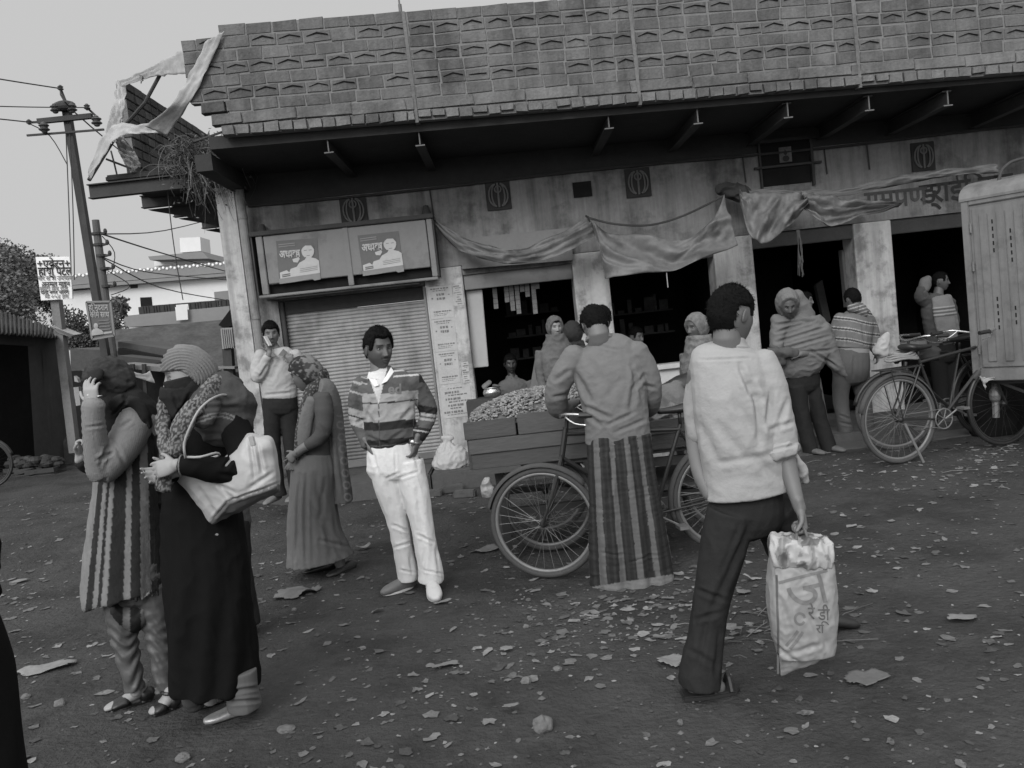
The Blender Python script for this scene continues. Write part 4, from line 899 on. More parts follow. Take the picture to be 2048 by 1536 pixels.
for i in range(2600):
    x, y = rr.uniform(hx-hw*.99, hx+hw*0.99), rr.uniform(hy-hd_, hy+hd_*.6); q.cc = rr.choice([0.12, 0.15, 0.18, 0.22, 0.26]); peanut(x, y, heapz(x, y)+rr.uniform(-.003, .008), rr.uniform(0.015, 0.022), q)
o = q.build('peanuts', mat('peanut_shell', 0.2, 0.9, 0.2, 20, 80, 0, vcol=True), None, smooth=True, colf=True); tag(o, 'heap of unshelled peanuts on the cart', 'peanuts', kind='stuff')
# bundles at the right end of the cart
def blob(name, rings, m, label, cat, fold=(), vox=0.008, side=(1, 0, 0), expo=2.2, parent=None, sm_=3, cr=()):
    q = MB(); q.loft(rings, side=side, expo=expo); me = remesh(q, vox, sm_); folds(me, fold, cr); o = link(name, me, m, parent)
    if label: tag(o, label, cat)
    return o
M_sack = mat('jute_sack', 0.12, 0.95, 0.2, 6, 60, 0.4, 70); M_plast = mat('pale_plastic', 0.24, 0.4, 0.35, 6, 30, 0.3, 20)
blob('cloth_sack', [(P(1345, 850, 5.9), .17, .15), (P(1347, 815, 5.9), .165, .14), (P(1350, 785, 5.9), .12, .1), (P(1355, 770, 5.9), .05, .05)], M_sack, 'brown rounded sack on the right end of the peanut cart', 'sack', [(0.02, (7, 7, 5)), (0.008, (18, 18, 14), 'r')])
blob('plastic_bundle', [(P(1298, 826, 5.5), .03, .05), (P(1325, 838, 5.5), .05, .1), (P(1360, 838, 5.5), .055, .11), (P(1398, 832, 5.5), .045, .1), (P(1420, 828, 5.5), .02, .05)], mat('dull_sheet', 0.13, 0.5, 0.4, 5, 30, 0.3), 'crumpled plastic sheet along the right edge of the cart', 'plastic sheet', [(0.03, (10, 10, 14), 'r'), (0.01, (30, 30, 30), 'r')], side=(0, 1, 0))
blob('paper_cone', [(P(1362, 826, 5.55), .03, .03), (P(1378, 820, 5.5), .04, .03), (P(1388, 808, 5.5), .03, .03)], M_plast, 'bright white crumpled paper beside the brown sack', 'paper', [(0.02, (16, 16, 18), 'r')])
blob('pale_sack', [(G(1345, 1000, 0.04)+Vector((0, .9, 0)), .17, .15), (G(1345, 1000, 0.04)+Vector((0, .9, .2)), .18, .16), (G(1345, 1000, 0.04)+Vector((0, .9, .5)), .15, .13)], mat('pale_sack_cloth', .3, .9, .2), 'pale stuffed sack standing behind the cart frame', 'sack', [(0.03, (6, 6, 9), 'r')])
blob('dark_bundle', [(P(1330, 795, 6.3), .08, .1), (P(1365, 775, 6.3), .10, .1), (P(1400, 765, 6.3), .08, .1)], M_black, 'dark bag beyond the brown sack on the cart', 'bag', [(0.02, (8, 8, 8))], side=(0, 1, 0))
# sack and bag on the plinth
c = G(903, 934, 0.19); c.z = .19
blob('white_sack', [(c+Vector((0, 0, .03)), .21, .14), (c+Vector((.0, 0, .10)), .19, .13), (c+Vector((-.02, 0, .20)), .13, .09), (c+Vector((-.02, 0, .27)), .05, .035), (c+Vector((-.01, 0, .32)), .07, .03)], mat('white_sackcloth', .36, .7, .12, 5, 40, .3), 'full white plastic sack standing against the notice covered pillar', 'sack', [(0.025, (7, 7, 7)), (0.012, (16, 16, 16), 'r')], vox=0.010)
c = P(973, 962, 7.9); c.z = gz(c.x, c.y)
blob('carrier_bag', [(c, .06, .05), (c+Vector((0, 0, .09)), .065, .05), (c+Vector((0.01, 0, .17)), .03, .02)], M_plast, 'small knotted white carrier bag on the ground behind the cart', 'bag', [(0.015, (14, 14, 14), 'r')])
# bicycles on the right
RB = 0.385
rA = P(1797, 832, 7.1); fA = rA+Vector((1.07, .28, 0)); rA.z = fA.z = gz(rA.x, 7.1)+RB
bicycle('black bicycle with carrier and kickstand parked nearest the striped sweater, rear wheel towards the camera', rA, fA, RB, dark='f', stand=1, mg=M_tyre)
fB = P(1792, 846, 7.75); rB = fB+Vector((1.02, .3, 0)); fB.z = rB.z = gz(fB.x, 7.7)+RB-0.02
bicycle('second black bicycle parked behind the one with the kickstand, chrome handlebar showing above', rB, fB, RB-0.01, dark='r', steer=0.3, stand=0)
q = MB(); c = P(1803, 718, 7.15)
for k in range(4): q.tube([c+Vector((.14*math.cos(t)*(1-.1*k), .07*math.sin(t), .016*k+.008*math.sin(3*t+k))) for t in np.linspace(0, 6.28, 22, endpoint=False)], 0.012, 7, closed=True)
tag(q.build('coiled_tube', mat('grey_tube', .2, .7, .3), None, smooth=True), 'coil of grey tubing on the bicycle carrier', 'coil')
c = P(1770, 703, 7.3)
blob('cloth_bundle', [(c+Vector((-.04, 0, 0)), .07, .07), (c+Vector((-.01, 0, .08)), .055, .05), (c+Vector((.03, 0, .15)), .025, .025)], M_cloth, 'small pale cloth bundle on the bicycle carrier', 'bundle', [(0.015, (14, 14, 14), 'r')])
blob('dark_bag', [(P(1790, 716, 7.3), .04, .05), (P(1825, 706, 7.3), .07, .07), (P(1870, 708, 7.3), .06, .06)], mat('dark_bag', .035, .8, .3), 'dark cloth bag lying over the parked bicycles', 'bag', [(0.02, (12, 12, 12), 'r')], side=(0, 1, 0))
# bicycle at the far left edge
fl = P(-24, 946, 11.4); rl = P(-150, 962, 11.9); fl.z = rl.z = gz(fl.x, fl.y)+.35
bicycle('black bicycle cut by the left photo edge in front of the tin shed', rl, fl, 0.35, steer=-0.5, stand=0, mt=M_black)
blob('gap_darkener', [(P(1985, 850, 8.0), .22, .2), (P(1982, 815, 8.0), .24, .2), (P(1980, 780, 8.0), .14, .12)], M_dark, 'dark blob added to darken the gap between the bicycles and the tin box', 'sack', [(0.03, (6, 6, 6))], vox=.012)  # this blob and the next are made up, added to darken the space
blob('underbox_darkener', [(P(2060, 860, 8.1), .4, .2), (P(2060, 815, 8.1), .4, .2), (P(2060, 775, 8.1), .3, .12)], M_dark, 'dark blob added to darken the space under the tin box at the right edge', 'heap', [(0.04, (5, 5, 5))], vox=.014)
# cargo rickshaw with a slotted tin box
cr_ = thing('cargo_rickshaw', 'cargo rickshaw with a pale slotted tin box body at the right edge', 'rickshaw', P(2100, 900, 7.0))
M_box = mat('cream_tin', 0.15, 0.6, 0.2, 3, 26, 0.2, 20, dark=0.11, dscale=4, dth=0.56, streak=.3)
bY = 0.0; cO = P(1950, 755, 7.35); YAW = R(-48); BM = Matrix.Translation((cO.x, cO.y, 0)) @ Matrix.Rotation(YAW, 4, 'Z')
bx0 = 0.0; bz0 = cO.z; bz1 = P(1925, 402, 7.35).z; bx1 = 1.9
_mbb = MB.build
def BB(q, *a, **k):
    q.v = [BM @ v for v in q.v]; return _mbb(q, *a, **k)
q = MB(); q.box((bx0, bY, bz0), (bx1, bY+1.0, bz1)); body = BB(q, 'box_body', M_box, cr_, bevel=0.012)
q = MB(); q.box((bx0-0.012, bY-0.02, bz0-0.02), (bx0+0.05, bY+0.02, bz1)); q.box((bx0+0.05, bY-0.02, bz0-0.03), (bx1, bY+0.02, bz0+0.07)); q.box((bx0+0.05, bY-0.02, bz1-0.05), (bx1, bY+0.02, bz1+0.005)); BB(q, 'edge_frame', M_box, body, bevel=0.006)
q = MB(); q.slab([(bx0+.075, bY-.018, bz0+.09), (bx1-.1, bY-.018, bz0+.09), (bx1-.1, bY-.018, bz1-.08), (bx0+.075, bY-.018, bz1-.08)], (0, .018, 0)); dr = BB(q, 'door', M_box, body, bevel=0.004)
q = MB()
for k in range(12): x = bx0+.13+k*.135; q.box((x, bY-.030, bz0+.14), (x+.065, bY-.019, bz1-.14))
BB(q, 'rib', M_box, dr, bevel=0.003)['kind'] = 'stuff'
q = MB(); rr = random.Random(3)
for k in range(12):
    x = bx0+.23+k*.135; zz = bz1-.2-(k*37 % 5)*.05
    for s in range(2):
        z = zz-s*rr.uniform(.65, .8)
        for m_ in range(rr.choice([3, 4, 5])): q.box((x-.0055, bY-.0205, z-.035-m_*.062), (x+.0055, bY-.0185, z-m_*.062))
BB(q, 'slots', M_dark, dr)['kind'] = 'stuff'
lz = bz0+.78; lx = .92
q = MB(); q.box((lx-.03, bY-.06, lz-.03), (lx+.03, bY-.03, lz+.03)); q.tube([(lx-.02, bY-.05, lz+.03), (lx-.02, bY-.05, lz+.07), (lx+.02, bY-.05, lz+.07), (lx+.02, bY-.05, lz+.03)], .006, 6, sub=3); BB(q, 'padlock', M_chrome, dr)
for z in (bz0+.25, (bz0+bz1)/2+.2, bz1-.25): q = MB(); q.tube([(bx0+.06, bY-.03, z-.04), (bx0+.06, bY-.03, z+.04)], .010, 8); BB(q, 'hinge', M_box, dr)
q = MB(); n = 12
for i in range(n):
    a0, a1 = math.pi*i/n, math.pi*(i+1)/n; y0, y1 = .5-.53*math.cos(a0), .5-.53*math.cos(a1); z0, z1 = bz1+.17*math.sin(a0), bz1+.17*math.sin(a1)
    q.hexa([(bx0-.02, y0, z0-.01), (bx0-.02, y1, z1-.01), (bx1, y1, z1-.01), (bx1, y0, z0-.01)][::-1], [(bx0-.02, y0, z0+.012), (bx0-.02, y1, z1+.012), (bx1, y1, z1+.012), (bx1, y0, z0+.012)][::-1])
rf_ = BB(q, 'roof', M_box, cr_)
q = MB(); q.slab([(bx0, .5-.52*math.cos(a), bz1+.165*math.sin(a)) for a in np.linspace(0, math.pi, 13)], (.02, 0, 0)); BB(q, 'end_panel', M_box, rf_)
q = MB(); q.tube([(bx0+.25, .15, bz1+.13), (bx0+.3, .2, bz1+.25), (bx0+.5, .3, bz1+.30), (bx0+1.5, .5, bz1+.30)], 0.014, 8, sub=4); BB(q, 'roof_rail', M_tin, cr_)
cloth('rag', [(1958, 752, 7.25), (1972, 756, 7.22), (1988, 754, 7.2)], [(1972, 780, 7.24), (1973, 764, 7.22), (1988, 760, 7.2)], 10, 6, M_cloth, 'pale rag hanging under the left corner of the tin box', 'rag', 0.02, 4)
axw = BM.to_3x3() @ Vector((0, 1, 0))
for yy in (-.04, 1.04): wheel(BM @ Vector((.75, yy, .40)), axw, .36, cr_)
q = MB(); q.bar((bx0+.1, bY+.1, bz0-.05), (bx1, bY+.1, bz0-.05), .04); q.bar((bx0+.1, bY+.9, bz0-.05), (bx1, bY+.9, bz0-.05), .04); q.bar((bx0+.75, bY, .40), (bx0+.75, bY+1, .40), .035)
for y in (bY+.1, bY+.9): q.bar((bx0+.7, y, bz0-.05), (bx0+.75, y, .40), .03); q.bar((bx0+.15, y, bz0-.05), (bx0+.65, y, .42), .025)
BB(q, 'chassis', M_black, cr_)
q = MB(); q.ell(P(1990, 790, 7.4), (.05, .05, .08), 12); q.tube([P(1990, 760, 7.4), P(1992, 835, 7.4)], .03, 8); q.build('lamp', M_rim, cr_)
# ---- posters and notices
pl_a = WA-0.26-0.004
def quad_on(name, pts, a, m, parent=None, thick=0.003, off=0.0):
    q = MB(); q.slab([PY(x, y, a-off) for x, y in pts], (0, thick, 0)); return q.build(name, m, parent)
M_pbg = mat('poster_grey', 0.10, 0.6, 0.15, 6, 30, 0.1); M_pw = mat('poster_white', 0.42, 0.6, 0.12, 6, 30, 0.1); M_pm = mat('poster_mid', 0.2, 0.6, 0.15)
def poster(pts, label):
    o = quad_on('poster', pts, pl_a, M_pbg); tag(o, label, 'poster')
    def uv(u, v, off=0.004):
        (x0, y0), (x1, y1), (x2, y2), (x3, y3) = pts; x = (x0*(1-u)+x1*u)*(1-v)+(x3*(1-u)+x2*u)*v; y = (y0*(1-u)+y1*u)*(1-v)+(y3*(1-u)+y2*u)*v; return PY(x, y, pl_a-off)
    def poly(name, P_, m, off, seed=None):
        q = MB(); q.slab([uv(a, b, off) for a, b in P_], (0, .0012, 0)); return q.build(name, m, o)
    poly('footer', [(0, .88), (1, .86), (1, 1.02), (.85, 1.03), (.8, .98), (.4, 1.0), (0, 1.0)], M_pm, .0045)
    poly('lower_band', [(0.03, .74), (.2, .70), (.26, .76), (.30, .68), (.5, .64), (1, .60), (1, .86), (0.03, .88)], M_pw, .006)
    poly('portrait', [(.44, .66), (.52, .56), (.66, .50), (.70, .44)]+[(.75+.155*math.cos(t), .29+.185*math.sin(t)) for t in np.linspace(2.2, 2*math.pi+0.9, 16)]+[(.82, .46), (.93, .50), (1, .56), (1, .66)], M_pw, .0075)
    poly('portrait_hair', [(.60, .25)]+[(.75+.16*math.cos(t), .28+.20*math.sin(t)) for t in np.linspace(math.pi*1.05, math.pi*1.95, 10)]+[(.90, .26), (.84, .17), (.70, .16), (.64, .2)], M_pbg, .0085)
    poly('name_bubble', [(.36, .46), (.52, .42), (.54, .47), (.48, .55), (.38, .53)], M_pw, .006)
    for ex, ey, ew in ((.69, .27, .035), (.81, .27, .035), (.75, .40, .04)): poly('face_mark', [(ex-ew, ey), (ex+ew, ey-.004), (ex+ew, ey+.014), (ex-ew, ey+.018)], M_pm, .0086)
    for k in (0.08, .13): poly('small_print', [(.05, k), (.45, k-.01), (.45, k+.015), (.05, k+.025)], M_pm, .005)
    for k in (.79, .83): poly('small_print', [(.08, k), (.28, k-.01), (.28, k+.015), (.08, k+.025)], M_pbg, .0085)
    for k in (.70, .74, .78): poly('small_print', [(.52, k), (.95, k-.02), (.95, k-.01), (.52, k+.01)], M_pm, .0095)
    xd = (uv(1, 0)-uv(0, 0)); w_ = xd.length; text_on('lettering', ['अ', 'ध', ('य', -.21), 'क', ('ष', -.30)], uv(.06, .40, .006), xd, (0, 0, 1), 0.115, M_pw, o, .03, .002, maxw=w_*.50)
    return o
poster([(552, 482), (634, 476), (641, 557), (559, 568)], 'election poster with a pale portrait, left one on the metal box')
poster([(715, 471), (797, 462), (808, 541), (726, 552)], 'election poster with a pale portrait, right one on the metal box')
na = WA-0.006
M_not = mat('notice_paper', 0.42, 0.85, 0.14, 8, 40, 0.15); M_prt = mat('notice_print', 0.17, 0.9, 0.3, 30, 80, 0)
rr = random.Random(17)
def notice(pts, label, kind, grp):
    o = quad_on('paper_notice', pts, na, M_not, None, .002); tag(o, label, 'notice', grp)
    q = MB(); 
    def uv(u, v):
        (x0, y0), (x1, y1), (x2, y2), (x3, y3) = pts; x = (x0*(1-u)+x1*u)*(1-v)+(x3*(1-u)+x2*u)*v; y = (y0*(1-u)+y1*u)*(1-v)+(y3*(1-u)+y2*u)*v; return PY(x, y, na-.0022)
    def ln(u0, u1, v, h):
        u = u0
        while u < u1:
            w_ = rr.uniform(.04, .12); e = min(u+w_, u1); q.slab([uv(u, v), uv(e, v), uv(e, v+h*rr.uniform(.7, 1)), uv(u, v+h*rr.uniform(.7, 1))], (0, .0008, 0)); u = e+rr.uniform(.015, .04)
    if kind == 0:
        ln(.12, .85, .05, .045); ln(.2, .75, .12, .03); ln(.34, .70, .22, .09); ln(.34, .70, .35, .09); ln(.12, .2, .34, .05); ln(.82, .9, .26, .04); ln(.14, .9, .76, .05); ln(.14, .8, .84, .02); ln(.14, .7, .89, .02)
    else:
        for k in range(9): ln(rr.uniform(.02, .4), rr.uniform(.6, .98), .05+k*.105, rr.choice([.03, .05, .08]))
    q.build('print', M_prt, o)['kind'] = 'stuff'
y = 0
for k in range(3):
    f = lambda t: (854+27*t, 905+18.5*t)
    t0, t1 = k/3, (k+1)/3-.006; a0, a1 = f(t0*.97), f(t1*.97); y0, y1 = 575+t0*196, 575+t1*196
    notice([(a0[0], y0), (a0[1]-2, y0-5), (a1[1]-2, y1-5), (a1[0], y1)], ['topmost', 'middle', 'lowest'][k]+' of the three repeated notices on the white pillar', 0, 'repeated notices on the pillar')
notice([(880, 776), (940, 768), (946, 830), (886, 838)], 'torn newspaper sheet pasted lowest on the white pillar', 1, None)
notice([(905, 570), (924, 567), (928, 610), (909, 612)], 'narrow paper scrap at the top right of the white pillar', 1, None)
notice([(922, 725), (936, 723), (941, 764), (926, 766)], 'narrow paper scrap just above the newspaper on the pillar', 1, None)
# ---- shop front goods
M_sach = mat('sachet_foil', 0.16, 0.35, 0.5, 12, 40, 0.2)
for i, (x, y0, y1) in enumerate(((988, 566, 618), (1011, 562, 605), (1021, 562, 622), (1032, 562, 628), (1043, 560, 584), (1053, 560, 594), (1065, 558, 628), (1073, 558, 578))):
    q = MB(); n = max(2, int((y1-y0)/9)); Y = 9.72
    for k in range(n):
        a, b = P(x+k*.9, y0+(y1-y0)*k/n, Y), P(x+(k+1)*.9, y0+(y1-y0)*(k+.94)/n, Y); w_ = .026; q.slab([a-Vector((w_, 0, 0)), b-Vector((w_, 0, 0)), b+Vector((w_, 0, 0)), a+Vector((w_, 0, 0))], (0, .006+.01*rr.random(), 0))
    q.tube([P(x, y0-6, Y), P(x, y0+2, Y)], .003, 4)
    tag(q.build('sachet_strip', M_sach), 'strip of foil sachets hanging in the first open shop, number of packets '+str(n) if False else ['leftmost short strip of foil sachets in the first open shop', 'second strip of foil sachets from the left in the open shop', 'third strip of foil sachets from the left in the open shop', 'longest middle strip of foil sachets in the open shop', 'very short sachet strip right of the longest one', 'medium sachet strip left of the right long strip', 'long sachet strip at the right of the open shop', 'tiny sachet strip hanging furthest right in the open shop'][i], 'sachets', 'sachet strips hanging in the shop')
q = MB(); a = [P(x, y, 9.55) for x, y in ((932, 582), (964, 579), (977, 733), (946, 736))]; q.slab(a, (0, .12, 0)); o = q.build('white_cabinet', mat('cream_panel', .36, .6, .1, 3, 20, .1), None, bevel=.006); tag(o, 'tall narrow cream cabinet at the left inside the first open shop', 'cabinet')
q = MB(); q.slab([P(x, y, 9.3) for x, y in ((1073, 700), (1080, 702), (1084, 800), (1056, 800))], (0, .03, 0)); tag(q.build('wooden_plank', mat('pale_wood', .16, .8, .3, stretch=(6, 1, 1)), None, bevel=.003), 'pale wooden plank leaning beside the seated shopkeeper', 'plank')
q = MB(); c = P(985, 792, 9.3); q.box((c.x-.3, 9.2, .2), (c.x+.55, 9.6, c.z-.02)); tag(q.build('low_table', M_bark, None, bevel=.01), 'dark low table under the steel pot in the first open shop', 'table')
q = MB(); z0 = c.z-.02; prof = [(.075, 0), (.10, .03), (.105, .07), (.09, .10), (.105, .115)]
q.loft([((c.x, 9.35, z0+h), r, r) for r, h in prof], seg=24, sub=3, rnd=False); tag(q.build('steel_pot', M_chrome, None, smooth=True), 'shiny steel pot in front of the seated shopkeeper', 'pot')
q = MB(); q.bar(P(965, 775, 9.4), P(982, 762, 9.4), .08, .05); tag(q.build('tin', M_rim, None, bevel=.01), 'grey tin lying beside the steel pot', 'tin')
# dim shelves inside the shops
for a, b, rows_, nm in ((0, .75, (1.15, 1.45, 1.75), 'first'), (1.4, 2.3, (1.3, 1.6), 'middle')):
    sh_ = thing('wall_shelf', 'dim shelf of goods deep inside the %s open shop' % nm, 'shelf', (a, 11.4, 1.1)); q = MB()
    for z in rows_: q.box((a, 11.3, z), (b, 11.6, z+.02))
    q.build('boards', M_bark, sh_)
    q = MB()
    for z in rows_:
        x = a+.03
        while x < b-.1: w_ = rr.uniform(.03, .13); q.box((x, 11.32+rr.uniform(0, .1), z+.023), (x+w_, 11.5, z+rr.uniform(.06, .26))); x += w_+rr.uniform(.0, .07)
    o = q.build('stacked_goods', mat('dim_goods', .05, .7, .9, 5, 30), None); tag(o, 'dim packets stacked on the shelf of the %s open shop' % nm, 'goods', kind='stuff')
# pale curtain-like post inside the third open shop
q = MB(); q.slab([P(x, y, 9.9) for x, y in ((1683, 500), (1697, 498), (1708, 612), (1694, 614))], (0, .1, 0)); tag(q.build('door_leaf', mat('pale_door', .12, .8, .3), None), 'narrow pale door leaf at the right inside the third open shop', 'door')
q = MB(); q.slab([P(x, y, 11.0) for x, y in ((1632, 570), (1645, 560), (1662, 640), (1650, 650))], (0, .1, 0)); tag(q.build('wooden_post', M_plank2, None), 'slanting wooden post deep inside the third open shop', 'post')
# shop awnings
M_tarp = mat('pale_tarpaulin', 0.125, 0.6, 0.4, 3, 16, 0.5, 14, dark=0.07, dscale=2.5, dth=0.55); M_tarp2 = mat('grey_tarpaulin', 0.09, 0.6, 0.3, 3, 16, 0.3, 18, dark=0.10, dscale=3, dth=0.52)
quad_on('shutter_housing', [(918, 478), (1142, 455), (1146, 520), (924, 538)], WA-.09, M_paint, bld, .09)
cloth('rolled_awning', [(862, 432, 9.3), (915, 470, 9.1), (980, 492, 9.0), (1040, 498, 9.0), (1110, 470, 9.0), (1178, 436, 9.05)], [(866, 446, 9.3), (915, 498, 9.1), (980, 522, 8.95), (1040, 528, 8.95), (1110, 514, 8.95), (1197, 472, 9.0)], 60, 12, M_tarp, 'long rolled pale tarpaulin sagging over the first open shop', 'tarpaulin', .03, 2, freq=4, bulge=.05, ridge=.05, rdir=(.8, 3.0))
cloth('awning', [(1180, 440, 9.0), (1210, 462, 8.95), (1290, 472, 8.9), (1370, 478, 8.85), (1425, 440, 8.8), (1447, 392, 8.8)], [(1212, 552, 8.85), (1218, 557, 8.85), (1290, 549, 8.8), (1334, 545, 8.8), (1400, 520, 8.75), (1474, 494, 8.75)], 70, 30, M_tarp, 'large sagging pale tarpaulin awning over the middle shop', 'tarpaulin', .04, 6, freq=2.6, ridge=.075, rdir=(2.6, -1.6))
q = MB(); q.tube([P(1178, 436, 9.0), P(1230, 448, 8.98), P(1300, 450, 8.95), P(1370, 430, 8.9), P(1446, 392, 8.8)], .012, 6, sub=4); q.tube([P(1178, 436, 9.0), P(1172, 432, 9.3)], .012, 6); tag(q.build('awning_rope', M_iron, None), 'dark rope holding the large awning over the middle shop', 'rope')
cloth('awning', [(1476, 384, 8.9), (1510, 388, 8.85), (1560, 385, 8.85), (1600, 392, 8.8), (1625, 400, 8.8)], [(1480, 400, 8.9), (1500, 470, 8.8), (1530, 487, 8.78), (1580, 452, 8.78), (1612, 412, 8.8)], 50, 24, M_tarp, 'crumpled V shaped tarpaulin hanging over the third open shop', 'tarpaulin', .05, 12, freq=3, ridge=.09, rdir=(3.2, .7))
cloth('awning', [(1600, 385, 8.8), (1650, 392, 8.8), (1720, 402, 8.85), (1800, 408, 8.95)], [(1612, 418, 8.8), (1660, 452, 8.72), (1715, 436, 8.8), (1800, 413, 8.95)], 50, 18, M_tarp, 'twisted tarpaulin tail stretched right over the third open shop', 'tarpaulin', .045, 20, freq=3, ridge=.08, rdir=(.6, 3.0))
cloth('awning', [(1450, 376, 9.2), (1560, 380, 9.1), (1680, 378, 9.05), (1800, 352, 9.0), (1900, 338, 8.9), (1995, 328, 8.8)], [(1460, 392, 9.2), (1560, 398, 9.1), (1680, 392, 9.05), (1800, 370, 9.0), (1900, 352, 8.9), (1998, 345, 8.8)], 70, 8, M_tarp2, 'long thin strip of rolled tarpaulin running right to the tin box', 'tarpaulin', .03, 30, freq=5, bulge=.04)
blob('black_bundle', [(P(1440, 378, 9.2), .05, .06), (P(1475, 384, 9.2), .10, .09), (P(1500, 400, 9.2), .06, .07)], M_soot_shade, 'dark tangled bundle where the awnings meet above the pillar', 'bundle', [(.04, (9, 9, 9), 'r')], side=(0, 1, 0))
q = MB(); rr = random.Random(5)
for k in range(10): a = P(1596+rr.uniform(-3, 3), 460, 8.85); q.tube([a, P(1600+rr.uniform(-5, 5), 500, 8.85), P(1602+rr.uniform(-6, 6), 520+rr.uniform(0, 35), 8.85)], .004, 4, sub=3)
tag(q.build('frayed_rope', M_bark, None), 'frayed rope ends hanging under the crumpled tarpaulin', 'rope')
q = MB(); q.tube([P(1333, 545, 8.8), P(1336, 575, 8.8)], .006, 5); tag(q.build('awning_string', M_cloth, None), 'short pale string at the awning lower edge', 'string')
# ================================================================ people
RCV, UCV = Vector(_RC), Vector(_UC)
M_skin = mat('skin', 0.1, 0.55, 0.10, 8, 40, 0.05, 60, vcol=True)
M_hair = mat('hair', 0.007, 0.75, 0.3, 20, 90, 0.5, 160)
def hp_(dl, df, du):
    """surface of a head for a unit direction: lateral, forward, up (metres, centre between crown and chin)"""
    t = max(0, -du); jw = 1-0.27*t**1.6; l = dl*0.075*jw; z = du*0.118
    if df > 0: f = 0.090*df**0.82*(1+0.05*t)
    else: f = df*0.100*(1-0.55*t*t)
    if t > 0: f += 0.012*t*t
    if df > 0:
        x = abs(l); E = math.exp
        wn_ = 0.0085+0.007*min(max((0.018-z)/0.05, 0), 1); pr = 0
        if z > -0.030: pr = min(max((0.026-z)/0.056, 0), 1)**1.1
        elif z > -0.044: pr = (z+0.044)/0.014
        f += 0.025*pr*E(-(x/wn_)**2)+0.004*E(-((x-0.013)/0.006)**2-((z+0.034)/0.008)**2)
        f += -0.011*E(-((x-0.031)/0.015)**2-((z-0.012)/0.012)**2)+0.005*E(-((x-0.026)/0.02)**2-((z-0.033)/0.009)**2)
        f += 0.005*E(-((x-0.040)/0.016)**2-((z+0.018)/0.018)**2)+0.0065*E(-(x/0.020)**2-((z+0.057)/0.0055)**2)+0.007*E(-(x/0.018)**2-((z+0.070)/0.006)**2)
        f += -0.004*E(-(x/0.018)**2-((z+0.082)/0.006)**2)+0.007*E(-(x/0.018)**2-((z+0.103)/0.014)**2)
    return l, f, z
def hgrid(nu, nv):
    for i in range(nu+1):
        th = math.pi*i/nu
        for j in range(nv):
            ph = 2*math.pi*j/nv; ph2 = ph-0.35*math.sin(ph)           # denser towards the face
            yield math.sin(th)*math.sin(ph2), math.sin(th)*math.cos(ph2), math.cos(th)
def hfaces(nu, nv): return [(i*nv+j, (i+1)*nv+j, (i+1)*nv+(j+1) % nv, i*nv+(j+1) % nv) for i in range(nu) for j in range(nv)]
def sstep(a, b, x): return sm((x-a)/(b-a))
def mkv_(s, v, mk):
    c, L, F_, U, S = s.hf; d = (Vector(v)-c)/S; l, f, z = d.dot(L), d.dot(F_), d.dot(U); dl, df, du = l/.08, f/.10, z/.12; n = math.sqrt(dl*dl+df*df+du*du)+1e-6
    return mk(l*.9, f*.9, z*.92, dl/n, df/n, du/n) > .8
